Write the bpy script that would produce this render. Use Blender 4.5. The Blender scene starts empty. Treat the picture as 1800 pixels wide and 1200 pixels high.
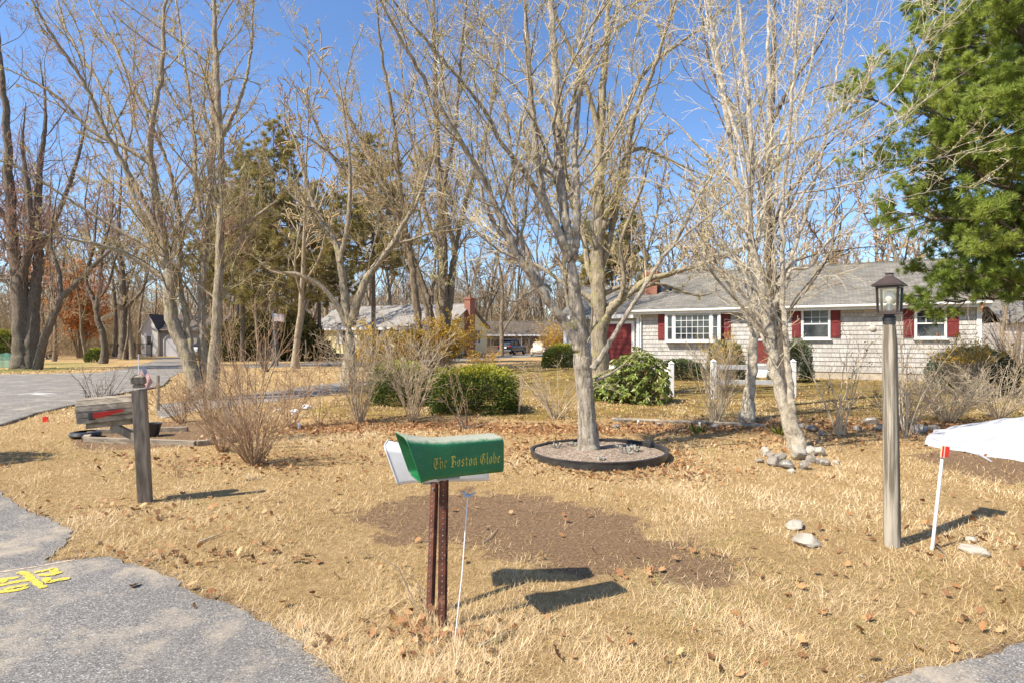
import bpy, math, random
import numpy as np
from mathutils import Vector, Matrix
random.seed(5)
RN = np.random.default_rng(11)
S = bpy.context.scene
COL = S.collection
CH, FP, HZ = 1.55, 1000.0, 600.0     # eye height, focal length in photo pixels, horizon row
PI = math.pi

# ---------------------------------------------------------------- terrain
def sstep(a, b, x):
    t = np.clip((np.asarray(x, float)-a)/(b-a), 0, 1)
    return t*t*(3-2*t)
_w = [(RN.normal(size=2), RN.uniform(0, 6.28)) for _ in range(24)]
def wob(x, y, f=1.0, k=8, o=0):
    s = 0
    for (d, p) in _w[o:o+k]:
        s = s + np.sin((d[0]*x+d[1]*y)*f+p)
    return s/k**.5/1.0
def fbm(x, y, f=1.0, o=0):
    return .5*wob(x, y, f, 6, o)+.3*wob(x+7.3, y-2.1, f*2.3, 6, (o+6) % 18)+.2*wob(x-3.3, y+5.1, f*5.1, 6, (o+12) % 18)
def gz0(px, py):
    Y = FP*CH/(py-HZ)
    return ((px-900)/FP*Y, Y)
def poly_px(pts):
    return np.array([gz0(a, b) for a, b in pts])
def dist_poly(x, y, P):
    """signed distance to polygon, negative inside"""
    x = np.asarray(x, float); y = np.asarray(y, float)
    d = np.full(x.shape, 1e9); ins = np.zeros(x.shape, bool)
    n = len(P)
    for i in range(n):
        a = P[i]; b = P[(i+1) % n]
        e = b-a; wx = x-a[0]; wy = y-a[1]
        t = np.clip((wx*e[0]+wy*e[1])/(e@e+1e-12), 0, 1)
        d = np.minimum(d, (wx-t*e[0])**2+(wy-t*e[1])**2)
        c = (a[1] > y) != (b[1] > y)
        xi = a[0]+(y-a[1])*(b[0]-a[0])/((b[1]-a[1]) if abs(b[1]-a[1]) > 1e-9 else 1e-9)
        ins ^= c & (x < xi)
    return np.where(ins, -1, 1)*np.sqrt(d)

def resub(P, step, amp, seed):
    r = np.random.default_rng(seed); out = []
    n = len(P)
    for i in range(n):
        a = P[i]; b = P[(i+1) % n]; L = np.linalg.norm(b-a); m = max(1, int(L/step))
        for j in range(m):
            t = j/m; q = a+(b-a)*t
            if np.hypot(*q) < 45: q = q+r.normal(size=2)*amp
            out.append(q)
    return np.array(out)

near_px = [(-10, 858), (30, 888), (60, 902), (100, 918), (131, 932), (118, 952), (98, 968), (76, 988), (130, 984), (190, 976), (235, 992), (275, 1004), (320, 1030), (350, 1046), (400, 1062), (440, 1082), (500, 1112), (560, 1158), (600, 1190), (640, 1240)]
NR = np.vstack([poly_px(near_px), [[-.4, 1.2], [-1, -14], [-16, -14], [-16, 5.6], [-7, 5.9]]])
ROAD_NEAR = resub(NR, .07, .012, 3)
ROAD_RIGHT = resub(np.vstack([poly_px([(1480, 1228), (1560, 1200), (1620, 1180), (1700, 1158), (1800, 1131), (1900, 1105)]), [[9, 3.4], [14, 3.6], [14, -14], [1.6, -14], [1.3, 2.2]]]), .07, .01, 4)
street_px = [(-600, 668), (0, 657), (90, 656), (170, 654), (215, 648), (255, 638), (283, 628), (318, 627), (338, 634), (330, 648), (300, 662), (285, 676), (200, 692), (130, 710), (60, 726), (0, 746), (-300, 800)]
STREET = resub(poly_px(street_px), .4, .03, 5)
drive_px = [(270, 712), (340, 702), (400, 697), (470, 688), (560, 675), (640, 668), (720, 664), (720, 670), (640, 678), (575, 692), (470, 706), (400, 715), (340, 722), (285, 734)]
DRIVE = resub(poly_px(drive_px), .3, .03, 6)
lane_px = [(420, 640), (620, 634), (830, 622.5), (1000, 621), (1000, 624), (870, 630), (640, 641), (430, 646)]
LANE = resub(poly_px(lane_px), 1, .04, 7)
ROADS = [ROAD_NEAR, ROAD_RIGHT, STREET, DRIVE, LANE]

def H0(x, y):
    x = np.asarray(x, float); y = np.asarray(y, float)
    yy = y+.25*np.sin(x*.9)+.12*np.sin(x*2.3+1)
    h = .10*sstep(9.7, 10.9, yy)*sstep(-5.5, -3.5, x)*(1-sstep(14, 24, y))
    h = h+.42*(1-sstep(3.2, 9.5, np.hypot(x-3.6, y-28.5)))
    h = h+.02*fbm(x, y, .9)*sstep(2, 4, y)*(1-sstep(40, 80, y))
    return h
def H(x, y):
    x = np.asarray(x, float); y = np.asarray(y, float)
    h = H0(x, y)
    for P in ROADS:
        m = (x > P[:, 0].min()-1) & (x < P[:, 0].max()+1) & (y > P[:, 1].min()-1) & (y < P[:, 1].max()+1)
        if m.any():
            d = np.full(x.shape, 9.) if x.shape else 9.
            if x.shape:
                d[m] = dist_poly(x[m], y[m], P)
            else:
                d = dist_poly(x, y, P)
            k = 1-sstep(0.03, .5, d)
            h = h*(1-k)-.03*(1-sstep(-.06, .04, d))
    return h
def hz(x, y): return float(H(np.array([x]), np.array([y]))[0])
def gp(px, py):
    """where the ray through a photo pixel meets the ground"""
    Y = FP*CH/(py-HZ)
    for _ in range(12):
        X = (px-900)/FP*Y
        Y = FP*(CH-hz(X, Y))/(py-HZ)
    return Vector(((px-900)/FP*Y, Y, hz((px-900)/FP*Y, Y)))
def at(px, py, Y): return Vector(((px-900)/FP*Y, Y, CH-(py-HZ)/FP*Y))

# ---------------------------------------------------------------- node helpers
class NT:
    def __init__(s, name, world=None):
        if world: s.t = world.node_tree
        else:
            s.m = bpy.data.materials.new(name); s.m.use_nodes = True; s.t = s.m.node_tree
        s.t.nodes.clear()
    def n(s, typ, ins=None, **kw):
        nd = s.t.nodes.new(typ)
        for k, v in kw.items(): setattr(nd, k, v)
        for k, v in (ins or {}).items():
            if isinstance(v, bpy.types.NodeSocket): s.t.links.new(v, nd.inputs[k])
            else:
                sk = nd.inputs[k]
                if hasattr(sk.default_value, '__len__') and not hasattr(v, '__len__'): v = [v]*len(sk.default_value)
                elif hasattr(v, '__len__') and len(v) == 3 and len(sk.default_value) == 4: v = (*v, 1)
                sk.default_value = v
        return nd
    def coord(s, which='Object'): return s.n('ShaderNodeTexCoord').outputs[which]
    def geo(s): return s.n('ShaderNodeNewGeometry').outputs['Position']
    def mapping(s, v, scale=(1, 1, 1), rot=(0, 0, 0), loc=(0, 0, 0)):
        return s.n('ShaderNodeMapping', {'Vector': v, 'Scale': scale, 'Rotation': rot, 'Location': loc}).outputs[0]
    def noise(s, v, sc, det=4, rough=.55, dist=0):
        return s.n('ShaderNodeTexNoise', {'Vector': v, 'Scale': sc, 'Detail': det, 'Roughness': rough, 'Distortion': dist}).outputs['Fac']
    def ramp(s, f, stops):
        r = s.n('ShaderNodeValToRGB', {'Fac': f}); e = r.color_ramp.elements
        while len(e) < len(stops): e.new(.5)
        for el, (p, c) in zip(e, stops):
            el.position = p; el.color = (c, c, c, 1) if not hasattr(c, '__len__') else (*c, 1)
        return r.outputs[0]
    def mix(s, f, a, b, mode='MIX'):
        m = s.n('ShaderNodeMix', data_type='RGBA', blend_type=mode)
        for k, v in ((0, f), (6, a), (7, b)):
            if isinstance(v, bpy.types.NodeSocket): s.t.links.new(v, m.inputs[k])
            else: m.inputs[k].default_value = v if (k == 0 or len(v) == 4) else (*v, 1)
        return m.outputs[2]
    def math(s, op, a, b=0.0):
        return s.n('ShaderNodeMath', {0: a, 1: b}, operation=op).outputs[0]
    def attr(s, name): return s.n('ShaderNodeAttribute', attribute_name=name).outputs['Fac']
    def bump(s, h, st=.3, dist=.02):
        return s.n('ShaderNodeBump', {'Height': h, 'Strength': st, 'Distance': dist}).outputs[0]
    def out(s, col, rough=.8, normal=None, spec=.3, metal=0, **kw):
        d = {'Base Color': col, 'Roughness': rough, 'Specular IOR Level': spec, 'Metallic': metal}
        if normal is not None: d['Normal'] = normal
        d.update(kw)
        p = s.n('ShaderNodeBsdfPrincipled', d)
        s.t.links.new(p.outputs[0], s.n('ShaderNodeOutputMaterial').inputs[0])
        return s.m

MC = {}
def mat(name, c1, c2=None, sc=6, rough=.8, spec=.3, bump=.0, bsc=None, metal=0, stretch=(1, 1, 1), lo=.35, hi=.65, c3=None, sc3=1.5, t3=.6, bd=.01):
    if name in MC: return MC[name]
    t = NT(name); v = t.mapping(t.coord(), stretch)
    col = c1
    if c2 is not None: col = t.ramp(t.noise(v, sc, 6), [(lo, c1), (hi, c2)])
    if c3 is not None:
        col = t.mix(t.ramp(t.noise(t.coord(), sc3, 5, .65), [(t3, 0.), (min(1, t3+.07), 1.)]), col, c3)
    nm = t.bump(t.noise(v, bsc or sc*2, 6, .6), bump, bd) if bump else None
    MC[name] = t.out(col, rough, nm, spec, metal)
    return MC[name]

# ---------------------------------------------------------------- objects
XF = {}
def tag(o, label=None, cat=None, group=None, kind=None):
    if label: o['label'] = label
    if cat: o['category'] = cat
    if group: o['group'] = group
    if kind: o['kind'] = kind
    return o
def thing(name, label, cat, loc=(0, 0, 0), rz=0, group=None):
    o = bpy.data.objects.new(name, None); COL.objects.link(o)
    o.location = loc; o.rotation_euler = (0, 0, rz); o.empty_display_size = .2
    XF[o.name] = Matrix.Translation(Vector(loc)) @ Matrix.Rotation(rz, 4, 'Z')
    return tag(o, label, cat, group)
def link(name, me, m, parent=None):
    o = bpy.data.objects.new(name, me); COL.objects.link(o)
    if m is not None: me.materials.append(m)
    if parent is not None: o.parent = parent
    return o
def root_of(p):
    while p.parent is not None: p = p.parent
    return p
def np_mesh(name, V, F, m, parent=None, smooth=False, attrs=None, local=False, pt_attrs=None):
    """V (n,3), F (k,3|4) or list of such arrays"""
    V = np.asarray(V, np.float32)
    if parent is not None and not local:
        M = np.array(XF[root_of(parent).name].inverted()); V = V@M[:3, :3].T.astype(np.float32)+M[:3, 3].astype(np.float32)
    Fs = F if isinstance(F, list) else [F]
    me = bpy.data.meshes.new(name)
    me.vertices.add(len(V)); me.vertices.foreach_set('co', V.astype(np.float32).ravel())
    lv = np.concatenate([f.ravel() for f in Fs]).astype(np.int32)
    tot = np.concatenate([np.full(len(f), f.shape[1]) for f in Fs]).astype(np.int32)
    st = np.concatenate([[0], np.cumsum(tot)[:-1]]).astype(np.int32)
    me.loops.add(len(lv)); me.loops.foreach_set('vertex_index', lv)
    me.polygons.add(len(tot)); me.polygons.foreach_set('loop_start', st); me.polygons.foreach_set('loop_total', tot)
    if smooth: me.polygons.foreach_set('use_smooth', np.ones(len(tot), bool))
    me.update(calc_edges=True)
    for k, a in (pt_attrs or {}).items():
        at_ = me.attributes.new(k, 'FLOAT', 'POINT'); at_.data.foreach_set('value', np.asarray(a, np.float32))
    return link(name, me, m, parent)

class MB:
    def __init__(s): s.v = []; s.f = []
    def add(s, vs, fs):
        b = len(s.v); s.v += [Vector(v) for v in vs]; s.f += [tuple(i+b for i in f) for f in fs]; return s
    def box(s, c, d, R=None):
        x, y, z = d[0]/2, d[1]/2, d[2]/2
        vs = [Vector((a*x, b*y, e*z)) for e in (-1, 1) for b in (-1, 1) for a in (-1, 1)]
        if R is not None: vs = [R @ v for v in vs]
        return s.add([v+Vector(c) for v in vs], [(0, 2, 3, 1), (4, 5, 7, 6), (0, 1, 5, 4), (2, 6, 7, 3), (0, 4, 6, 2), (1, 3, 7, 5)])
    def bx(s, x0, x1, y0, y1, z0, z1): return s.box(((x0+x1)/2, (y0+y1)/2, (z0+z1)/2), (x1-x0, y1-y0, z1-z0))
    def bar(s, a, b, w, h, up=(0, 0, 1)):
        a = Vector(a); b = Vector(b); d = b-a; L = d.length; d.normalize()
        sd = d.cross(Vector(up)); sd = sd.normalized() if sd.length > 1e-4 else Vector((1, 0, 0)); u = sd.cross(d)
        R = Matrix((d, sd, u)).transposed()
        return s.box((a+b)/2, (L, w, h), R)
    def tube(s, pts, r, n=8, caps=True):
        pts = [Vector(p) for p in pts]
        if not hasattr(r, '__len__'): r = [r]*len(pts)
        b0 = len(s.v); N = None; vs = []
        for i, p in enumerate(pts):
            t = (pts[min(i+1, len(pts)-1)]-pts[max(i-1, 0)]).normalized()
            if N is None:
                N = t.cross(Vector((.13, .31, 1)) if abs(t.z) < .9 else Vector((1, .1, 0))).normalized()
            N = (N-t*N.dot(t)).normalized(); B = t.cross(N)
            vs += [p+(N*math.cos(2*PI*k/n)+B*math.sin(2*PI*k/n))*r[i] for k in range(n)]
        fs = [(i*n+k, i*n+(k+1) % n, (i+1)*n+(k+1) % n, (i+1)*n+k) for i in range(len(pts)-1) for k in range(n)]
        if caps: fs += [tuple(range(n))[::-1], tuple(range((len(pts)-1)*n, len(pts)*n))]
        return s.add(vs, fs)
    def prism(s, poly, off):
        n = len(poly); poly = [Vector(p) for p in poly]; off = Vector(off)
        return s.add(poly+[p+off for p in poly], [tuple(range(n))[::-1], tuple(range(n, 2*n))]+[(i, (i+1) % n, n+(i+1) % n, n+i) for i in range(n)])
    def lathe(s, prof, c=(0, 0, 0), n=20, M=None):
        vs = []
        for r, z in prof: vs += [Vector((r*math.cos(2*PI*k/n), r*math.sin(2*PI*k/n), z)) for k in range(n)]
        if M is not None: vs = [M @ v for v in vs]
        vs = [v+Vector(c) for v in vs]
        return s.add(vs, [(i*n+k, i*n+(k+1) % n, (i+1)*n+(k+1) % n, (i+1)*n+k) for i in range(len(prof)-1) for k in range(n)])
    def ell(s, c, r, nu=14, nv=8, jit=0, seed=0, M=None):
        rr = random.Random(seed); vs = []
        for j in range(nv+1):
            for k in range(nu):
                a = PI*j/nv; b = 2*PI*k/nu; q = 1+(rr.uniform(-jit, jit) if 0 < j < nv else 0)
                v = Vector((r[0]*math.sin(a)*math.cos(b)*q, r[1]*math.sin(a)*math.sin(b)*q, r[2]*math.cos(a)*q))
                vs.append((M @ v if M is not None else v)+Vector(c))
        return s.add(vs, [(j*nu+k, (j+1)*nu+k, (j+1)*nu+(k+1) % nu, j*nu+(k+1) % nu) for j in range(nv) for k in range(nu)])
    def build(s, name, m, parent=None, smooth=False, bevel=0, local=True, seg=2):
        me = bpy.data.meshes.new(name); vs = s.v
        if parent is not None and not local:
            I = XF[root_of(parent).name].inverted(); vs = [I @ v for v in vs]
        me.from_pydata(vs, [], s.f); me.update()
        import bmesh
        bm = bmesh.new(); bm.from_mesh(me); bmesh.ops.remove_doubles(bm, verts=bm.verts, dist=1e-5)
        bmesh.ops.recalc_face_normals(bm, faces=bm.faces)
        if bevel: bmesh.ops.bevel(bm, geom=[e for e in bm.edges if e.is_manifold and e.calc_face_angle(0) > .6], offset=bevel, segments=seg, affect='EDGES', clamp_overlap=True)
        if smooth:
            for f in bm.faces: f.smooth = True
            for e in bm.edges:
                if e.is_manifold and e.calc_face_angle(0) > .7: e.smooth = False
        bm.to_mesh(me); bm.free()
        return link(name, me, m, parent)
def copy_tree(o, parent=None):
    c = o.copy(); COL.objects.link(c)
    if parent is not None:
        c.parent = parent; c.matrix_parent_inverse = o.matrix_parent_inverse
    for ch in [q for q in bpy.data.objects if q.parent == o]: copy_tree(ch, c)
    return c

# ---------------------------------------------------------------- camera, light, sky
cam = bpy.data.cameras.new('camera'); co = bpy.data.objects.new('camera', cam); COL.objects.link(co)
cam.sensor_width = 36; cam.lens = 20; cam.clip_end = 3000; cam.clip_start = .05
co.location = (0, 0, CH); co.rotation_euler = (PI/2, 0, 0); S.camera = co
SAZ = Vector((-.87, -.49, 0)).normalized(); SEL = math.radians(49)
sd = Vector((SAZ.x*math.cos(SEL), SAZ.y*math.cos(SEL), math.sin(SEL)))
sl = bpy.data.lights.new('sun', 'SUN'); sl.energy = 5.0; sl.angle = math.radians(.5); sl.color = (1, .92, .79)
so = bpy.data.objects.new('sun', sl); COL.objects.link(so); so.rotation_euler = sd.to_track_quat('Z', 'Y').to_euler()
so.location = (-20, -10, 30)
W = bpy.data.worlds.new('World'); S.world = W; W.use_nodes = True
t = NT('w', W)
sky = t.n('ShaderNodeTexSky', sky_type='NISHITA', sun_disc=False, sun_elevation=SEL, sun_rotation=math.atan2(SAZ.x, SAZ.y), air_density=1.0, dust_density=.5, ozone_density=4)
hs = t.n('ShaderNodeHueSaturation', {'Hue': .504, 'Saturation': 1.1, 'Value': 1.0, 'Color': sky.outputs[0]})
bg = t.n('ShaderNodeBackground', {'Color': hs.outputs[0], 'Strength': .13})
t.t.links.new(bg.outputs[0], t.n('ShaderNodeOutputWorld').inputs[0])
S.view_settings.view_transform = 'Standard'; S.view_settings.look = 'None'; S.view_settings.gamma = 1
S.view_settings.exposure = .78
S.render.engine = 'CYCLES'; S.cycles.max_bounces = 6; S.cycles.transparent_max_bounces = 8
# ================================================================ materials
WHITE = mat('white_paint', (.84, .83, .8), (.72, .7, .66), 5, .55, .4, .1, 30)
TRIM = mat('trim_white', (.78, .78, .76), (.68, .67, .64), 3, .5, .4)
BLACKM = mat('black_plastic', (.02, .02, .022), (.05, .047, .043), 8, .38, .5, .1)
BRONZE = mat('bronze', (.03, .022, .018), (.06, .038, .03), 9, .45, .5, .15)
OLDWOOD = mat('old_wood', (.36, .3, .225), (.17, .14, .105), 3, .9, .15, .6, 5, stretch=(9, 9, .8), c3=(.32, .34, .2), sc3=6, t3=.66)
OLDWOOD_H = mat('old_wood_planks', (.4, .335, .25), (.17, .14, .105), 3, .9, .15, .6, 5, stretch=(.8, 9, 9), c3=(.32, .34, .2), sc3=6, t3=.66)
POSTWOOD = mat('post_wood', (.4, .355, .28), (.15, .128, .095), 3, .95, .08, .9, 6, lo=.42, hi=.56, stretch=(9, 9, .45), c3=(.3, .33, .2), sc3=3, t3=.64)
RUST = mat('rusty_steel', (.16, .055, .03), (.075, .03, .02), 14, .75, .35, .3, 40, c3=(.26, .12, .07), sc3=12, t3=.6)
STONE = mat('stone', (.3, .26, .21), (.15, .13, .11), 5, .9, .2, .7, 9, c3=(.5, .48, .42), sc3=9, t3=.58, bd=.03)
PALESTONE = mat('pale_stone', (.48, .43, .35), (.27, .235, .18), 6, .9, .2, .7, 12, bd=.02)
REDPAINT = mat('red_paint', (.2, .032, .03), (.14, .024, .024), 4, .6, .3, .1, 20, c3=(.27, .08, .07), sc3=5, t3=.62)
DARKIN = mat('dark_interior', (.015, .015, .017))
ALU = mat('grey_metal', (.42, .43, .44), (.3, .31, .32), 12, .4, .5, metal=.7)
TARPM = mat('tarp_cloth', (.46, .46, .475), (.38, .385, .41), 3, .7, .3, .12, 30)
CREAMSID = None

def bark_mat(name, a, b, lich, amt=.5, sc=7, st=(3.2, 3.2, .6), bump=.7):
    t = NT(name); v = t.mapping(t.coord(), st)
    n1 = t.noise(v, sc, 9, .8)
    col = t.ramp(n1, [(.41, b), (.55, a)])
    ln = t.noise(t.coord(), 4.2, 7, .78)
    col = t.mix(t.ramp(ln, [(amt, 0.), (amt+.1, 1.)]), col, lich)
    ln2 = t.noise(t.coord(), 19, 3, .6)
    col = t.mix(t.ramp(ln2, [(.62, 0.), (.7, .6)]), col, tuple(min(1, c*1.5) for c in a))
    h = t.noise(v, sc*1.6, 9, .8)
    return t.out(col, .92, t.bump(h, 1., .05), .12)
BARK_A = bark_mat('bark_maple', (.54, .47, .37), (.19, .155, .115), (.4, .35, .16), .56)
BARK_B = bark_mat('bark_oak', (.46, .38, .28), (.18, .145, .1), (.42, .37, .17), .5)
BARK_C = bark_mat('bark_pale', (.62, .55, .43), (.28, .235, .175), (.4, .36, .19), .6, sc=5, st=(1.6, 1.6, 1.2))
BARK_E = bark_mat('bark_left', (.48, .4, .285), (.21, .17, .12), (.33, .3, .14), .55)
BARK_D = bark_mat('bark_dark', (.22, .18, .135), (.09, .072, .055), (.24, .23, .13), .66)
BARK_F = bark_mat('bark_far', (.31, .245, .165), (.14, .11, .078), (.3, .25, .12), .6)
def twig_mat(name, a, b, c=None):
    t = NT(name); n = t.noise(t.coord(), 3.1, 5, .7)
    col = t.ramp(n, [(.38, a), (.62, b)])
    if c: col = t.mix(t.ramp(t.noise(t.coord(), 1.3, 3), [(.5, 0.), (.62, 1.)]), col, c)
    return t.out(col, .85, None, .15)
TWIG_A = twig_mat('twig_maple', (.52, .42, .28), (.62, .54, .34))
TWIG_B = twig_mat('twig_oak', (.46, .36, .22), (.58, .5, .26))
TWIG_C = twig_mat('twig_pale', (.6, .51, .38), (.66, .58, .4))
TWIG_E = twig_mat('twig_left', (.46, .35, .21), (.56, .48, .25), (.42, .24, .18))
TWIG_F = twig_mat('twig_far', (.44, .33, .19), (.54, .42, .24))
TWIG_W = twig_mat('twig_woods', (.28, .21, .13), (.36, .275, .165))
TWIG_RED = twig_mat('twig_reddish', (.36, .22, .17), (.4, .28, .19), (.34, .17, .14))
STEM_BR = twig_mat('stem_brown', (.31, .2, .12), (.44, .31, .19))
STEM_PALE = twig_mat('stem_pale', (.54, .44, .3), (.38, .3, .2))
STEM_DK = twig_mat('stem_dark', (.13, .1, .08), (.2, .155, .12))

def leaf_mat(name, stops, rough=.6, trans=.25, spec=.3):
    t = NT(name); c = t.ramp(t.attr('rnd'), stops)
    p = t.n('ShaderNodeBsdfPrincipled', {'Base Color': c, 'Roughness': rough, 'Specular IOR Level': spec})
    tr = t.n('ShaderNodeBsdfTranslucent', {'Color': c})
    mx = t.n('ShaderNodeMixShader', {0: trans, 1: p.outputs[0], 2: tr.outputs[0]})
    t.t.links.new(mx.outputs[0], t.n('ShaderNodeOutputMaterial').inputs[0])
    return t.m
GRASSM = leaf_mat('dry_blades', [(0, (.26, .165, .07)), (.3, (.47, .32, .13)), (.6, (.72, .54, .31)), (.9, (.84, .68, .44)), (.93, (.3, .28, .09)), (1, (.24, .26, .06))], .7, .15, .2)
LITTER = leaf_mat('leaf_litter', [(0, (.13, .06, .025)), (.35, (.28, .13, .055)), (.7, (.42, .22, .09)), (1, (.55, .36, .18))], .65, .15)
NEEDLE = leaf_mat('needles', [(0, (.09, .14, .03)), (.3, (.2, .28, .05)), (.65, (.38, .46, .09)), (1, (.54, .58, .16))], .55, .4)
NEEDLE2 = leaf_mat('needles_far', [(0, (.2, .18, .06)), (.5, (.36, .31, .11)), (1, (.5, .42, .18))], .6, .2)
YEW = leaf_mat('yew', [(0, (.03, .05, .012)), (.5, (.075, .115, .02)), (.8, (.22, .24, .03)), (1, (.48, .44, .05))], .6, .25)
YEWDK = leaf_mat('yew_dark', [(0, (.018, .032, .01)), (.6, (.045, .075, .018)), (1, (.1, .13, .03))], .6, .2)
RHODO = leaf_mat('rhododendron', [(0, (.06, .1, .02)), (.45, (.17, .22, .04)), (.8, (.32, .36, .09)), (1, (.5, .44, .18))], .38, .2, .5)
FORSY = leaf_mat('forsythia', [(0, (.4, .22, .03)), (.5, (.62, .4, .05)), (1, (.75, .55, .1))], .7, .3)
ORANGE = leaf_mat('beech_leaves', [(0, (.4, .13, .03)), (.5, (.65, .25, .06)), (1, (.75, .38, .13))], .6, .35)
BUDS = leaf_mat('maple_buds', [(0, (.25, .05, .05)), (1, (.42, .12, .1))], .6, .2)
LICH = leaf_mat('lichen_tufts', [(0, (.36, .31, .13)), (1, (.6, .54, .27))], .9, .1)
OLIVE = leaf_mat('olive_twigs', [(0, (.08, .075, .025)), (.6, (.19, .165, .05)), (1, (.34, .27, .1))], .7, .2)

# asphalt
def asphalt(name, a, b, sand, sandamt=.6, scale=95):
    t = NT(name); v = t.geo()
    vo = t.n('ShaderNodeTexVoronoi', {'Vector': v, 'Scale': scale*1.35}, feature='F1')
    vc = t.n('ShaderNodeSeparateColor', {0: vo.outputs['Color']}).outputs[0]
    col = t.ramp(vc, [(0., b), (.5, a), (.9, tuple(min(1, x*1.3) for x in a)), (1., (.48, .46, .42))])
    d = t.ramp(vo.outputs['Distance'], [(.4, 1.), (.8, .5)])
    col = t.mix(1.0, col, d, 'MULTIPLY')
    big = t.noise(v, .9, 5, .6)
    col = t.mix(t.ramp(big, [(.35, 0.), (.75, .5)]), col, tuple(x*.55 for x in a))
    sn = t.noise(v, 1.7, 8, .7)
    col = t.mix(t.ramp(sn, [(sandamt, 0.), (sandamt+.16, .75)]), col, sand)
    return t.out(col, .9, t.bump(vo.outputs['Distance'], .6, .003), .2)
ASPH = asphalt('asphalt_worn', (.23, .215, .197), (.105, .1, .094), (.42, .35, .26), .49)
ASPH2 = asphalt('asphalt_street', (.25, .23, .2), (.16, .148, .13), (.4, .35, .28), .5, 60)

# ground
t = NT('ground_soil'); v = t.geo()
n1 = t.noise(v, 1.1, 8, .6); n2 = t.noise(v, 17, 6, .7); n3 = t.noise(v, 90, 4, .7)
straw = t.ramp(n2, [(.3, (.3, .2, .09)), (.5, (.5, .34, .16)), (.7, (.66, .47, .24))])
straw = t.mix(t.ramp(n1, [(.4, 0.), (.7, .55)]), straw, (.42, .27, .12))
straw = t.mix(t.ramp(n3, [(.35, .5), (.6, 0.)]), straw, (.2, .13, .06))
moss = t.ramp(t.noise(v, 1.9, 9, .7), [(.36, (.13, .085, .03)), (.48, (.3, .19, .065)), (.6, (.33, .26, .06)), (.74, (.5, .33, .13))])
moss = t.mix(t.ramp(t.noise(v, 26, 4, .7), [(.4, .4), (.6, 0.)]), moss, (.11, .075, .03))
def edge(a, k=.8):
    return t.ramp(t.math('ADD', t.attr(a), t.math('MULTIPLY', t.math('SUBTRACT', t.noise(v, 5, 7, .7), .5), k)), [(.42, 0.), (.58, 1.)])
soil = t.ramp(t.noise(v, 38, 9, .85), [(.36, (.1, .066, .038)), (.5, (.24, .15, .085)), (.62, (.37, .25, .15)), (.7, (.52, .4, .25))])
green = t.ramp(n2, [(.35, (.13, .15, .035)), (.55, (.22, .25, .06)), (.75, (.4, .36, .13))])
litt = t.ramp(t.noise(v, 34, 5, .7), [(.32, (.12, .055, .025)), (.5, (.33, .16, .07)), (.68, (.5, .3, .14))])
c = t.mix(edge('moss', .5), straw, moss)
c = t.mix(edge('green', .5), c, green)
c = t.mix(edge('litter'), c, litt)
c = t.mix(edge('dirt', 1.5), c, soil)
hh = t.math('ADD', t.noise(v, 60, 6, .8), t.math('MULTIPLY', n2, .8))
GROUND = t.out(c, .95, t.bump(hh, .9, .03), .1)

# shingles (local coords, x along wall, z up)
def shingle_mat():
    t = NT('cedar_shingles'); co_ = t.coord()
    s = t.n('ShaderNodeSeparateXYZ', {0: co_}); v = t.n('ShaderNodeCombineXYZ', {0: t.math('ADD', s.outputs[0], t.math('MULTIPLY', t.noise(t.mapping(co_, (2.5, 1, 5.4)), 1., 2), .25)), 1: t.math('SUBTRACT', s.outputs[2], .56)}).outputs[0]
    br = t.n('ShaderNodeTexBrick', {'Vector': v, 'Color1': (.68, .66, .62, 1), 'Color2': (.48, .46, .43, 1), 'Mortar': (.09, .08, .07, 1), 'Scale': 1, 'Mortar Size': .004, 'Mortar Smooth': .3, 'Bias': .25, 'Brick Width': .15, 'Row Height': .18}, offset=.37, squash=1.3, squash_frequency=3)
    g = t.noise(t.mapping(co_, (16, 16, 2)), 3, 6, .7)
    c = t.mix(t.ramp(g, [(.35, .5), (.62, 0.)]), br.outputs[0], (.25, .22, .19))
    c = t.mix(t.ramp(t.noise(co_, .9, 4), [(.5, 0.), (.7, .3)]), c, (.3, .27, .24))
    return t.out(c, .9, t.bump(t.math('MULTIPLY', br.outputs['Fac'], -1.), .5, .01), .15)
SHING = shingle_mat()
def roof_mat(name, a, b):
    t = NT(name); co_ = t.coord(); s = t.n('ShaderNodeSeparateXYZ', {0: co_})
    v = t.n('ShaderNodeCombineXYZ', {0: s.outputs[0], 1: t.math('MULTIPLY', s.outputs[2], 2.2)}).outputs[0]
    br = t.n('ShaderNodeTexBrick', {'Vector': v, 'Color1': (*a, 1), 'Color2': (*b, 1), 'Mortar': (*[x*.45 for x in b], 1), 'Scale': 1, 'Mortar Size': .006, 'Bias': 0, 'Brick Width': .3, 'Row Height': .14}, offset=.5)
    c = t.mix(t.ramp(t.noise(co_, 1.1, 7, .7), [(.4, 0.), (.7, .6)]), br.outputs[0], tuple(x*.6 for x in b))
    c = t.mix(t.ramp(t.noise(co_, 60, 3, .7), [(.4, .3), (.6, 0.)]), c, tuple(x*.5 for x in b))
    return t.out(c, .95, t.bump(t.math('MULTIPLY', br.outputs['Fac'], -1.), .6, .012), .1)
ROOFG = roof_mat('roof_grey', (.29, .265, .225), (.17, .16, .14))
ROOFL = roof_mat('roof_light', (.4, .37, .34), (.3, .28, .25))
ROOFD = roof_mat('roof_dark', (.2, .165, .135), (.13, .11, .095))
t = NT('brick'); co_ = t.coord(); s_ = t.n('ShaderNodeSeparateXYZ', {0: co_})
v_ = t.n('ShaderNodeCombineXYZ', {0: t.math('ADD', s_.outputs[0], s_.outputs[1]), 1: s_.outputs[2]}).outputs[0]
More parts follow.
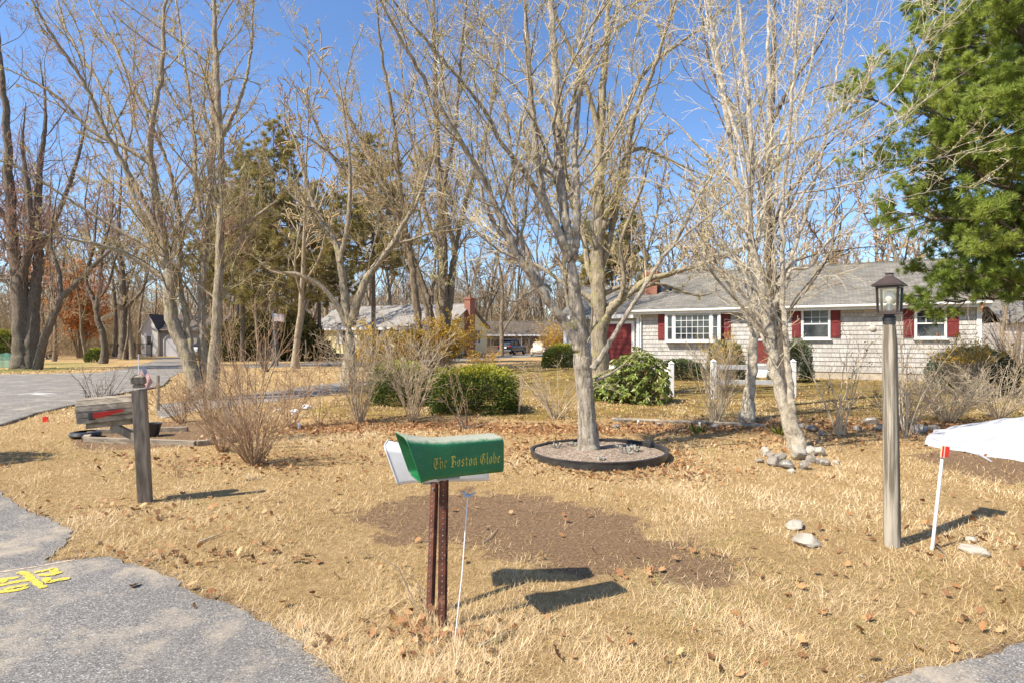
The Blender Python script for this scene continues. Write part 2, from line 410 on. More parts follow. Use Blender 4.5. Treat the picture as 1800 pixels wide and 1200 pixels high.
br_ = t.n('ShaderNodeTexBrick', {'Vector': v_, 'Color1': (.36, .12, .07, 1), 'Color2': (.26, .085, .05, 1), 'Mortar': (.4, .34, .28, 1), 'Scale': 1, 'Mortar Size': .006, 'Brick Width': .21, 'Row Height': .07})
BRICK = t.out(br_.outputs[0], .9, t.bump(t.math('MULTIPLY', br_.outputs['Fac'], -1.), .5, .01), .2)
def clap_mat(name, a, pitch=.11):
    t = NT(name); co_ = t.coord(); s = t.n('ShaderNodeSeparateXYZ', {0: co_})
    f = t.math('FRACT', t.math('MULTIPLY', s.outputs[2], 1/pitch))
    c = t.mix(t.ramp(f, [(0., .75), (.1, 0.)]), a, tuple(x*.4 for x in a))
    return t.out(c, .6, t.bump(f, .6, .02), .3)
YELLOW = clap_mat('yellow_clapboard', (.86, .76, .44)); WHCLAP = clap_mat('white_clapboard', (.72, .7, .66)); GRCLAP = clap_mat('grey_clapboard', (.32, .3, .28))
def glass_mat(name, tint=(.02, .025, .03)):
    t = NT(name)
    c = t.ramp(t.noise(t.coord(), 2.3, 3), [(.4, tint), (.65, tuple(x*2.5+.01 for x in tint))])
    return t.out(c, .06, None, .8)
GLASS = glass_mat('window_glass')
t = NT('clear_glass')
gl = t.n('ShaderNodeBsdfGlossy', {'Roughness': .04}); tr = t.n('ShaderNodeBsdfTransparent', {'Color': (.97, .98, .97, 1)})
df = t.n('ShaderNodeBsdfDiffuse', {'Color': (.7, .7, .66, 1)})
m1 = t.n('ShaderNodeMixShader', {0: .015, 1: tr.outputs[0], 2: df.outputs[0]})
mx = t.n('ShaderNodeMixShader', {0: .07, 1: m1.outputs[0], 2: gl.outputs[0]})
t.t.links.new(mx.outputs[0], t.n('ShaderNodeOutputMaterial').inputs[0]); CLEAR = t.m

# ================================================================ ground and roads
def axis(lo, hi, step, far, g=1.16):
    a = list(np.arange(lo, hi+1e-6, step)); s = step; x = hi
    while x < far: s *= g; x += s; a.append(x)
    s = step; x = lo
    while x > -far: s *= g; x -= s; a.insert(0, x)
    return np.array(a)
ax = axis(-8.5, 8.5, .065, 900); ay = axis(1.6, 12.5, .065, 900)
X, Y = np.meshgrid(ax, ay); x = X.ravel(); y = Y.ravel()
z = H(x, y)
RING = Vector((1.18, 7.72, 0))
rd = np.hypot(x-RING.x, y-RING.y)
z = z*sstep(.9, 1.4, rd)+(1-sstep(.9, 1.4, rd))*.0
DIRT = poly_px([(600, 915), (700, 872), (820, 862), (940, 868), (1040, 885), (1130, 905), (1220, 945), (1320, 985), (1345, 1020), (1270, 1042), (1160, 1030), (1040, 1008), (950, 985), (860, 962), (740, 935)])
dirt = 1-sstep(-.45, .4, dist_poly(x, y, DIRT)+.2*fbm(x, y, 2.4))
DIRT2 = poly_px([(1600, 800), (1700, 780), (1800, 760), (1900, 770), (1900, 850), (1760, 850), (1690, 830)])
dirt = np.maximum(dirt, .8*(1-sstep(-.2, .3, dist_poly(x, y, DIRT2))))
DIRT3 = poly_px([(120, 770), (300, 740), (420, 740), (430, 775), (330, 785), (240, 790), (140, 790)])
dirt = np.maximum(dirt, .75*(1-sstep(-.2, .35, dist_poly(x, y, DIRT3))))
for P in ROADS[:2]:
    d = dist_poly(x, y, P); dirt = np.maximum(dirt, .62*(1-sstep(.0, .16, d)))
yy = y+.25*np.sin(x*.9)+.12*np.sin(x*2.3+1)
moss = sstep(10.4, 11.2, yy)*sstep(-5.5, -4, x)*(1-sstep(22, 40, y))*(.75+.25*fbm(x, y, .35))
moss = np.clip(moss, 0, 1)
litter = np.exp(-((yy-10.1)/.7)**2)*.62*sstep(-5.5, -3.5, x)+.25*np.exp(-((rd-1.1)/.35)**2)
litter = np.maximum(litter, .55*sstep(55, 62, y))
green = (1-sstep(-2, 3, dist_poly(x, y, poly_px([(-200, 655), (0, 655), (140, 652), (240, 640), (200, 632), (60, 632), (-200, 632)]))))*.6*(.75+.35*fbm(x, y, .3))
green = np.maximum(green, np.where((y > 14) & (y < 60), np.clip(fbm(x, y, .12)*.7, 0, .42), 0))
nx, ny = len(ax), len(ay)
i = np.arange(ny-1)[:, None]*nx+np.arange(nx-1)[None, :]; i = i.ravel()
F = np.stack([i, i+1, i+nx+1, i+nx], 1)
g = np_mesh('ground', np.stack([x, y, z], 1), F, GROUND, smooth=True, pt_attrs={'dirt': dirt, 'moss': moss, 'litter': litter, 'green': green})
tag(g, 'dry straw coloured lawn with bare soil and mossy patches', kind='structure')

def sheet(name, P, m, z, th, label):
    mb = MB(); mb.prism([(p[0], p[1], z-th) for p in P], (0, 0, th))
    o = mb.build(name, m); return tag(o, label, kind='structure')
sheet('road', ROAD_NEAR, ASPH, .004, .05, 'worn grey asphalt road in the foreground')
sheet('pavement', ROAD_RIGHT, ASPH, .004, .05, 'asphalt corner at the right edge')
sheet('street', STREET, ASPH2, .0, .05, 'far asphalt street curving round the corner')
sheet('driveway', DRIVE, ASPH2, .004, .05, 'asphalt driveway crossing the yards')
sheet('lane', LANE, ASPH2, -.002, .05, 'far asphalt drive before the yellow house')
# kerb berm of the street, near edge
mb = MB(); e = [gp(*p) for p in [(-300, 803), (0, 749), (60, 729), (130, 713), (200, 695), (285, 679), (300, 664)]]
pts = []
for a, b in zip(e[:-1], e[1:]):
    for k in range(6): pts.append(a.lerp(b, k/6)+Vector((0, 0, .02)))
mb.tube(pts, [.035+.006*math.sin(i*1.7) for i in range(len(pts))], 7); tag(mb.build('kerb', ASPH2, smooth=True), 'low asphalt berm along the near side of the street', kind='structure')
# seam and paint marks
def flat_strokes(name, strokes, w, z, m, jit=.1, n=6):
    mb = MB(); rr = random.Random(4)
    for st in strokes:
        P = [Vector(gz0(*q)).to_3d() for q in st]; q = []
        for a, b in zip(P[:-1], P[1:]):
            for k in range(n): q.append(a.lerp(b, k/n))
        q.append(P[-1]); vs = []
        for k, p in enumerate(q):
            d = (q[min(k+1, len(q)-1)]-q[max(k-1, 0)]).normalized(); s = Vector((-d.y, d.x, 0))
            ww = w*rr.uniform(1-jit, 1+jit)*(.35 if k in (0, len(q)-1) else 1)
            vs += [p+s*ww+Vector((0, 0, z)), p-s*ww+Vector((0, 0, z))]
        mb.add(vs, [(2*k, 2*k+1, 2*k+3, 2*k+2) for k in range(len(q)-1)]); z += .0005
    return mb.build(name, m)
def patchy(name, c):
    t = NT(name); v = t.geo()
    n = t.ramp(t.noise(v, 70, 5, .8), [(.36, 1.), (.5, 0.)])
    p = t.n('ShaderNodeBsdfPrincipled', {'Base Color': c, 'Roughness': .8}); tr = t.n('ShaderNodeBsdfTransparent')
    mx = t.n('ShaderNodeMixShader', {0: n, 1: p.outputs[0], 2: tr.outputs[0]})
    t.t.links.new(mx.outputs[0], t.n('ShaderNodeOutputMaterial').inputs[0]); return t.m
def zq(l): return [(a/9, 960+b/9) for a, b in l]
yp = [[(-160, 560), (0, 535), (300, 500)], [(-160, 590), (20, 570), (110, 560)], [(-120, 660), (20, 622), (250, 575), (510, 535)],
      [(-160, 740), (40, 730), (280, 705), (450, 650)], [(60, 700), (250, 650), (440, 625)], [(290, 420), (400, 440), (520, 545), (640, 640), (710, 670)],
      [(540, 425), (690, 400), (840, 370), (870, 425), (950, 442)], [(610, 465), (760, 470), (900, 450)], [(720, 515), (760, 585), (930, 545), (1110, 520)]]
o = flat_strokes('road_marking', [zq(s) for s in yp], .021, .0075, patchy('yellow_spray', (.62, .49, .06)), .25)
tag(o, 'yellow sprayed utility marks on the worn asphalt', 'road marking')
wp = [[(30, 693), (60, 690), (100, 692)], [(15, 671), (48, 670)], [(55, 692), (85, 694)], [(210, 655), (228, 654)]]
o = flat_strokes('street_marking', wp[:3], .055, .006, patchy('white_spray', (.75, .74, .7)), .3)
tag(o, 'faint white sprayed marks on the far street', 'road marking')
o = flat_strokes('edge_line', [[(90, 657), (140, 656.5), (165, 655.6)], [(205, 652.5), (228, 651.5)]], .07, .006, patchy('white_line', (.7, .69, .66)), .1)
tag(o, 'thin white line along the far edge of the street', 'road marking')

o = flat_strokes('road_seam', [[(-120, 1024), (0, 1006), (60, 997), (132, 984)]], .012, .0065, patchy('seam_sand', (.5, .4, .28)), .5, 14)
tag(o, 'sandy seam where the two asphalt surfaces meet', kind='structure')
# ---------------------------------------------------------------- grass blades, litter
def keep_off(x, y, polys, m=0.0):
    k = np.ones(len(x), bool)
    for P in polys: k &= dist_poly(x, y, P) > m
    return k
def blades(name, N, y0, y1, hmin, hmax, wbase, label, seed, sel=None, m=GRASSM):
    r = np.random.default_rng(seed)
    y = np.exp(r.uniform(math.log(y0), math.log(y1), N)); x = r.uniform(-1, 1, N)*(.98*y+.6)
    k = keep_off(x, y, [ROAD_NEAR, ROAD_RIGHT], -.015); x = x[k]; y = y[k]
    dd = 1-sstep(-.4, .35, dist_poly(x, y, DIRT)+.2*fbm(x, y, 2.4)); dr = np.hypot(x-RING.x, y-RING.y)
    dd = np.maximum(dd, .8*(1-sstep(-.1, .2, dist_poly(x, y, DIRT3)))); dd = np.maximum(dd, .8*(1-sstep(-.1, .2, dist_poly(x, y, DIRT2))))
    k = (r.uniform(size=len(x)) > dd*.94) & (dr > .93)
    thin = .72+.5*fbm(x, y, 2.2, 3); k &= r.uniform(size=len(x)) < thin+.25
    if sel is not None: k &= sel(x, y, r)
    x = x[k]; y = y[k]; n = len(x)
    cl = fbm(x, y, 4., 6); h = r.uniform(hmin, hmax, n)*(1+.55*cl)*np.where(np.hypot(x+.4, y-3.0) < .55, 1.5, 1)
    a = r.uniform(0, 2*PI, n)+.8*wob(x, y, 1.7); lean = 1.6-.95*r.uniform(0, 1, n)**1.7
    d = np.stack([np.cos(a)*np.sin(lean), np.sin(a)*np.sin(lean), np.cos(lean)], 1)
    d2 = d+np.stack([np.cos(a+.8), np.sin(a+.8), -np.ones(n)*.5], 1)*r.uniform(.0, .45, n)[:, None]; d2 /= np.linalg.norm(d2, axis=1)[:, None]
    sdv = np.stack([-np.sin(a), np.cos(a), np.zeros(n)], 1); w = (wbase*np.maximum(1, y/3.2)*r.uniform(.6, 1.3, n))[:, None]
    b = np.stack([x, y, H(x, y)-.006], 1); mid = b+d*(h*.55)[:, None]; tip = mid+d2*(h*.6)[:, None]; tip[:, 2] = np.maximum(tip[:, 2], b[:, 2]+.008)
    V = np.stack([b-sdv*w, b+sdv*w, mid-sdv*w*.8, mid+sdv*w*.8, tip], 1).reshape(-1, 3)
    o5 = np.arange(n)[:, None]*5
    Fq = o5+np.array([[0, 1, 3, 2]]); Ft = o5+np.array([[2, 3, 4]])
    gq = fbm(x, y, 1.1, 9); col = r.uniform(0, .9, n)*.7+.17*cl+.12+.2*gq
    col = np.clip(col, 0, .9)
    gr = (r.uniform(size=n) < np.clip(.03+.5*(fbm(x, y, 1.3, 2)-.55), 0.02, .6)+.5*np.exp(-((x+2.95)**2+(y-5.6)**2)/.06)); col[gr] = r.uniform(.93, 1, gr.sum())
    return tag(np_mesh(name, V, [Fq, Ft], m, pt_attrs={'rnd': np.repeat(col, 5)}), label, kind='stuff')
blades('dry_grass', 640000, 2.2, 14.5, .03, .08, .0011, 'dry straw coloured grass covering the lawn', 21)
blades('grass_tuft', 7000, 2.3, 12, .06, .12, .0011, 'longer dry grass tufts standing in the lawn', 22, sel=lambda x, y, r: (fbm(x, y, 5, 4) > .55) | ((np.hypot(x+.42, y-3.0) < .4)) | ((dist_poly(x, y, ROAD_NEAR) < .12)))

def far_grass():
    r = np.random.default_rng(77); N = 90000; y = np.exp(r.uniform(math.log(12), math.log(34), N)); x = r.uniform(-1, 1, N)*.98*y
    k = keep_off(x, y, [STREET, DRIVE], .05) & ((x < -5.5) | (y > 21) | (r.uniform(size=N) < .16)); x = x[k]; y = y[k]; n = len(x); k = r.uniform(size=n) < .5+.5*fbm(x, y, .6); x = x[k]; y = y[k]; n = len(x)
    a = r.uniform(0, 2*PI, n); lean = r.uniform(.5, 1.5, n); h = r.uniform(.04, .1, n)
    d = np.stack([np.cos(a)*np.sin(lean), np.sin(a)*np.sin(lean), np.cos(lean)], 1); sdv = np.stack([-np.sin(a), np.cos(a), np.zeros(n)], 1)*(.0011*y)[:, None]
    b = np.stack([x, y, H(x, y)-.005], 1); V = np.stack([b-sdv, b+sdv, b+d*h[:, None]], 1).reshape(-1, 3)
    col = np.clip(r.uniform(0, .9, n)*.8+.1*fbm(x, y, .5), 0, .9); g_ = r.uniform(size=n) < .12; col[g_] = .96
    tag(np_mesh('lawn_grass', V, np.arange(n)[:, None]*3+np.array([[0, 1, 2]]), GRASSM, pt_attrs={'rnd': np.repeat(col, 3)}), 'dry grass of the farther lawns', kind='stuff')
far_grass()
# loose gravel crumbs along the asphalt edge
def crumbs():
    r = np.random.default_rng(78); P = np.vstack([ROAD_NEAR, ROAD_RIGHT]); P = P[(P[:, 1] > 1.8) & (P[:, 1] < 8)]; n = 5200
    q = P[r.integers(0, len(P), n)]+r.normal(size=(n, 2))*np.array([.07, .07]); s = r.uniform(.002, .007, n)
    base = np.array([[1, 0, 0], [-.5, .87, 0], [-.5, -.87, 0], [0, 0, .9]]); a = r.uniform(0, 6.28, n)
    V = base[None]*s[:, None, None]; c, s_ = np.cos(a)[:, None], np.sin(a)[:, None]; X_ = V[..., 0]*c-V[..., 1]*s_+q[:, :1]; Y_ = V[..., 0]*s_+V[..., 1]*c+q[:, 1:]; Z_ = V[..., 2]+.004
    F = np.arange(n)[:, None]*4; F = np.concatenate([F+np.array([[0, 1, 3]]), F+np.array([[1, 2, 3]]), F+np.array([[2, 0, 3]])])
    tag(np_mesh('gravel', np.stack([X_, Y_, Z_], -1).reshape(-1, 3), F, mat('crumbs', (.4, .36, .3), (.2, .18, .16), 60)), 'loose gravel crumbs along the asphalt edge', kind='stuff')
crumbs()
LF = np.array([(0, 0), (.06, .12), (.2, .16), (.16, .3), (.34, .42), (.2, .52), (.3, .7), (.14, .74), (0, 1), (-.14, .74), (-.3, .7), (-.2, .52), (-.34, .42), (-.16, .3), (-.2, .16), (-.06, .12)])
def litter_leaves(name, x, y, size, label, seed, m=LITTER, zoff=0.0):
    r = np.random.default_rng(seed); n = len(x); a = r.uniform(0, 2*PI, n); tl = r.normal(0, .45, n); rl = r.normal(0, .45, n); cu = r.uniform(-1.2, 1.2, n)
    s = size*r.uniform(.6, 1.3, n)
    L = LF[None]*s[:, None, None]; px_ = L[..., 0]; py_ = L[..., 1]-.5*s[:, None]
    pz_ = cu[:, None]*(px_**2+py_**2)/s[:, None]*1.2
    X1 = px_*np.cos(rl)[:, None]+pz_*np.sin(rl)[:, None]; Z1 = -px_*np.sin(rl)[:, None]+pz_*np.cos(rl)[:, None]
    Y2 = py_*np.cos(tl)[:, None]-Z1*np.sin(tl)[:, None]; Z2 = py_*np.sin(tl)[:, None]+Z1*np.cos(tl)[:, None]
    XX = X1*np.cos(a)[:, None]-Y2*np.sin(a)[:, None]+x[:, None]; YY = X1*np.sin(a)[:, None]+Y2*np.cos(a)[:, None]+y[:, None]
    ZZ = Z2-Z2.min(1)[:, None]+(H(x, y)+zoff)[:, None]+r.uniform(.0, .02, n)[:, None]
    V = np.stack([XX, YY, ZZ], -1).reshape(-1, 3); o = np.arange(n)[:, None]*16
    F = [o+np.array([[0, 1, 15, 0]])[:, :3]] + [o+np.array([[a_, b_, c_, d_]]) for a_, b_, c_, d_ in ((1, 2, 14, 15), (2, 3, 13, 14), (3, 4, 12, 13), (13, 4, 4, 12))[:3]]+[o+np.array([[4, 5, 11, 12]]), o+np.array([[5, 6, 10, 11]]), o+np.array([[6, 7, 9, 10]]), o+np.array([[7, 8, 9]])]
    return tag(np_mesh(name, V, F, m, pt_attrs={'rnd': np.repeat(r.uniform(0, 1, n), 16)}), label, kind='stuff')
r = np.random.default_rng(31); X1 = []; Y1 = []
def scat(n, fx, fy): X1.append(fx(n)); Y1.append(fy(n))
scat(4600, lambda n: r.uniform(-5, 12, n), lambda n: 10.0+r.normal(0, .45, n)-.25*np.sin(X1[-1]*.9))
scat(1500, lambda n: r.uniform(-9, 13, n), lambda n: r.uniform(10, 17, n))
th = r.uniform(0, 2*PI, 500); q = 1.0+np.abs(r.normal(0, .22, 500)); X1.append(RING.x+q*np.cos(th)); Y1.append(RING.y+q*np.sin(th))
for (cx, cy, sx, sy, n) in [(-.4, 3.0, .22, .12, 90), (-3.3, 7.3, 1.1, .35, 420), (1.6, 6.6, .7, .25, 170), (3.6, 8.3, .7, .4, 180), (-2.3, 4.05, .5, .12, 90), (5.2, 9.0, 1.2, .5, 350), (3.6, 4.5, .6, .3, 70), (1.5, 3.9, .5, .3, 30), (-3.2, 5.2, .7, .3, 90), (-1.7, 8.7, 1, .4, 220), (7.5, 10.3, 1.5, .5, 300), (2.3, 3.1, .9, .3, 50)]:
    X1.append(r.normal(cx, sx, n)); Y1.append(r.normal(cy, sy, n))
yv = np.exp(r.uniform(math.log(2.4), math.log(12), 330)); X1.append(r.uniform(-1, 1, 330)*yv*.95); Y1.append(yv)
lx = np.concatenate(X1); ly = np.concatenate(Y1); k = keep_off(lx, ly, [ROAD_NEAR, ROAD_RIGHT, STREET, DRIVE], .02) & (np.hypot(lx-RING.x, ly-RING.y) > .95); lx = lx[k]; ly = ly[k]
litter_leaves('fallen_leaves', lx, ly, .062, 'brown fallen oak leaves scattered over the lawn and bank', 32, zoff=.004)
for (px_, py_, lb) in [(237, 1032, 'small brown leaf lying alone on the asphalt'), (338, 1036, 'flat tan leaf at the asphalt edge'), (371, 1052, 'reddish leaf on the asphalt beside the lawn'), (341, 1069, 'curled brown leaf nearest the camera on the asphalt')]:
    q = gz0(px_, py_); o = litter_leaves('fallen_leaf', np.array([q[0]]), np.array([q[1]]), .07, lb, px_, zoff=.034); del o['kind']; tag(o, lb, 'leaf', 'leaves lying on the asphalt')
# ================================================================ vegetation
def nrm(v): return v/(np.linalg.norm(v, axis=-1, keepdims=True)+1e-12)
def tubes(P, R, n):
    """P (b,m,3) centre lines, R (b,m) radii -> verts, quads"""
    b, m, _ = P.shape
    T = nrm(np.gradient(P, axis=1)); mean = nrm(P[:, -1]-P[:, 0])
    ref = np.where(np.abs(mean[:, 2:3]) < .8, np.array([[.12, .07, 1.]]), np.array([[1., .13, .05]]))
    N = nrm(np.cross(T, ref[:, None, :])); B = np.cross(T, N)
    a = np.arange(n)*2*PI/n
    V = P[:, :, None, :]+R[:, :, None, None]*(np.cos(a)[None, None, :, None]*N[:, :, None, :]+np.sin(a)[None, None, :, None]*B[:, :, None, :])
    k = np.arange(n); k2 = (k+1) % n
    base = (np.arange(b)[:, None, None]*m+np.arange(m-1)[None, :, None])*n
    F = np.stack([base+k, base+k2, base+n+k2, base+n+k], -1).reshape(-1, 4)
    return V.reshape(-1, 3), F
def spawn(r, P, R, dens, t0, ang, lf, lmin, lmax, segs, wobb, up, rr, rmin, tshape=.9, short=.55, rmax=9, tipf=.45, knob=0):
    b, m, _ = P.shape
    L = np.linalg.norm(np.diff(P, axis=1), axis=2).sum(1)
    cnt = np.maximum(1, np.round(L*(1-t0)*dens*r.uniform(.8, 1.2, b))).astype(int)
    idx = np.repeat(np.arange(b), cnt); n = len(idx)
    t = t0+(1-t0)*r.uniform(0, 1, n)**tshape
    f = t*(m-1); i0 = np.minimum(f.astype(int), m-2); w = (f-i0)[:, None]
    p = P[idx, i0]*(1-w)+P[idx, i0+1]*w; pd = nrm(P[idx, i0+1]-P[idx, i0]); rp = R[idx, i0]*(1-w[:, 0])+R[idx, i0+1]*w[:, 0]
    q = nrm(np.cross(pd, nrm(r.normal(size=(n, 3)))))
    a = r.uniform(ang[0], ang[1], n)[:, None]
    d = nrm(pd*np.cos(a)+q*np.sin(a))
    l = np.clip(L[idx]*lf*(1-short*t)*r.uniform(.55, 1.35, n), lmin, lmax)
    r0 = np.clip(np.minimum(rp*rr, l*.03), rmin, rmax)
    out = [p]; bend = r.normal(size=(n, 3))*wobb*.5
    for j in range(segs):
        d = d+r.normal(size=(n, 3))*wobb+bend; d[:, 2] += up; d = nrm(d); p = p+d*(l/segs)[:, None]; out.append(p)
    s = np.linspace(0, 1, segs+1)
    RR = r0[:, None]*(1-(1-tipf)*s)[None]; RR = np.maximum(RR, rmin*.8)
    if knob: RR = RR*(1+knob*np.maximum(0, r.normal(size=RR.shape)))
    return np.stack(out, 1), RR
def rsmp(pts, ws, m, r, crook=.006):
    """Catmull-Rom resample a hand-placed limb"""
    P = np.array([list(p) for p in pts]); W_ = np.array(ws, float); n = len(P)
    Q = np.vstack([2*P[0]-P[1], P, 2*P[-1]-P[-2]]); s = np.linspace(0, n-1-1e-6, m); i = s.astype(int); u = (s-i)[:, None]
    a, b, c, d = Q[i], Q[i+1], Q[i+2], Q[i+3]
    O = .5*((2*b)+(-a+c)*u+(2*a-5*b+4*c-d)*u*u+(-a+3*b-3*c+d)*u**3)
    L = np.linalg.norm(np.diff(O, axis=0), axis=1).sum()
    O[1:-1] += r.normal(size=(m-2, 3))*L*crook
    return O, np.interp(s, np.arange(n), W_)
def cat(lst):
    V = []; F = []; o = 0
    for v, f in lst:
        V.append(v); F.append(f+o); o += len(v)
    return np.concatenate(V), np.concatenate(F)
def leafs(name, p, d, ln, wd, m, parent, r, local=False, rnd=None, fold=.25):
    """flat pointed leaves / needles: p base (n,3), d direction (n,3)"""
    n = len(p); d = nrm(d); s = nrm(np.cross(d, nrm(r.normal(size=(n, 3))))); up = np.cross(s, d)
    ln = np.broadcast_to(ln, n)[:, None]; wd = np.broadcast_to(wd, n)[:, None]
    V = np.stack([p, p+d*ln*.45+s*wd+up*wd*fold, p+d*ln, p+d*ln*.45-s*wd+up*wd*fold], 1).reshape(-1, 3)
    F = np.arange(n)[:, None]*4+np.array([[0, 1, 2, 3]])
    if rnd is None: rnd = r.uniform(0, 1, n)
    return np_mesh(name, V, F, m, parent, local=local, pt_attrs={'rnd': np.repeat(rnd, 4)})

def bare_tree(name, label, cat_, base, limbs, seed, bark, twig, L1=(2.2, .32, .5, 2.4), L2=(6.75, .4, .2, .95), L3=(11.2, .45, .08, .4), up=.10, rmin=.0017, group=None, lich=0, buds=0, spread=.3, depth_s=.3, m=26, L1t=.22, ang=(.45, 1.05), l1w=.1, wsc=1.):
    """limbs: list of (pts[(px,py)], widths px, Y, lean) traced limbs placed at distance Y, swinging in depth"""
    r = np.random.default_rng(seed)
    T = thing(name, label, cat_, base, 0, group)
    big = []; par = []
    for li, (pts, ws, Y, lean) in enumerate(limbs):
        n = len(pts); acc = np.concatenate([[0], np.cumsum([math.dist(pts[i], pts[i+1]) for i in range(n-1)])])
        if pts[-1][1] <= 15:
            (x0, y0), (x1, y1) = pts[-2], pts[-1]; k = 260*8/Y/max(1, math.dist((x0, y0), (x1, y1)))
            pts = pts+[(x1+(x1-x0)*k, y1+(y1-y0)*k)]; ws = list(ws)
            ws = np.interp(np.linspace(0, 1, n), np.linspace(0, 1, len(ws)), ws).tolist()+[max(1, ws[-1]*.3)]; n += 1
            acc = np.append(acc, acc[-1]+math.dist(pts[-1], pts[-2]))
        wv = np.interp(acc/acc[-1], np.linspace(0, 1, len(ws)), ws) if len(ws) != n else ws
        tot = acc[-1]/FP*Y
        wv = [w*(.95 if i < 2 else .86)*(.3 if i == len(wv)-1 else .75 if i == len(wv)-2 else 1) for i, w in enumerate(wv)]
        W3 = [at(a, b, Y+lean*(acc[i]/acc[-1])**1.3*tot) for i, (a, b) in enumerate(pts)]
        P, R = rsmp(W3, [w/2*wsc*Y/FP for w in wv], 3*m-2, r, .0012)
        big.append((P[None], R[None], li)); P = P[::3]; R = R[::3]
        if ws[0] > 0: par.append((P, R))
    trunk = []
    for P, R, li in big:
        n = 22 if R.max() > .07 else 9
        RR = R*(1+.02*np.sin(np.arange(R.shape[1])*.63+li)); V_, F_ = tubes(P, RR, n); mm = R.shape[1]
        a_ = np.arange(n)*2*PI/n; s_ = np.linspace(0, 1, mm)*mm*.12; A_, S__ = np.meshgrid(a_, s_)
        dd = .035*np.sin(4*A_+1.5*np.sin(S__*1.3+li))+.03*np.sin(7*A_+2*np.sin(S__*.9))+.025*np.sin(2*A_+S__*1.7)+.022*r.normal(size=A_.shape)
        cen = np.repeat(P[0], n, 0); V_ = cen+(V_-cen)*(1+dd.reshape(-1, 1)*(1 if n > 9 else .5)); trunk.append((V_, F_))
    allP = np.stack([p for p, _ in par]); allR = np.stack([q for _, q in par])
    P1, R1 = spawn(r, allP, allR, L1[0], L1t, ang, L1[1], L1[2], L1[3], 11, l1w, up, .33, .004, rmax=.024, knob=.12 if lich else 0)
    trunk.append(tubes(P1, R1, 5))
    V, F = cat(trunk); np_mesh('trunk', V, F, bark, T, smooth=True)
    P2, R2 = spawn(r, np.concatenate([P1]), R1, L2[0], .12, (.4, 1.0), L2[1], L2[2], L2[3], 6, .13, up*.7, .55, .0028, rmax=.008, knob=.25 if lich else 0)
    Pb, Rb = spawn(r, allP, allR, L2[0]*.35, .25, (.5, 1.2), .1, L2[2], L2[3], 6, .13, up, .4, .003, rmax=.008)
    P3, R3 = spawn(r, np.concatenate([P2, Pb]), np.concatenate([R2, Rb]), L3[0], .15, (.35, 1.0), L3[1], L3[2], L3[3], 4, .16, up*.6, .6, rmin, rmax=.004)
    V, F = cat([tubes(P2, R2, 4), tubes(Pb, Rb, 4), tubes(P3, R3, 3)])
    np_mesh('crown', V, F, twig, T, smooth=True)
    if lich:
        q = np.concatenate([P1.reshape(-1, 3), P2[:, :2].reshape(-1, 3)]); rr_ = np.concatenate([R1.reshape(-1), R2[:, :2].reshape(-1)])
        k = r.uniform(size=len(q)) < lich*.5; q = q[k]; rr_ = rr_[k]
        q = np.repeat(q, 14, 0)+r.normal(size=(len(q)*14, 3))*.014*max(1, base[1]/12)
        lz = max(1, base[1]/9); leafs('lichen', q, r.normal(size=q.shape), lz*r.uniform(.01, .032, len(q)), lz*r.uniform(.004, .009, len(q)), LICH, T, r)
    if buds:
        q = P3[:, 2:].reshape(-1, 3); k = r.uniform(size=len(q)) < buds; q = q[k]
        q = np.repeat(q, 2, 0); leafs('buds', q, r.normal(size=q.shape)+[0, 0, .6], r.uniform(.012, .028, len(q)), .006, BUDS, T, r)
    return T

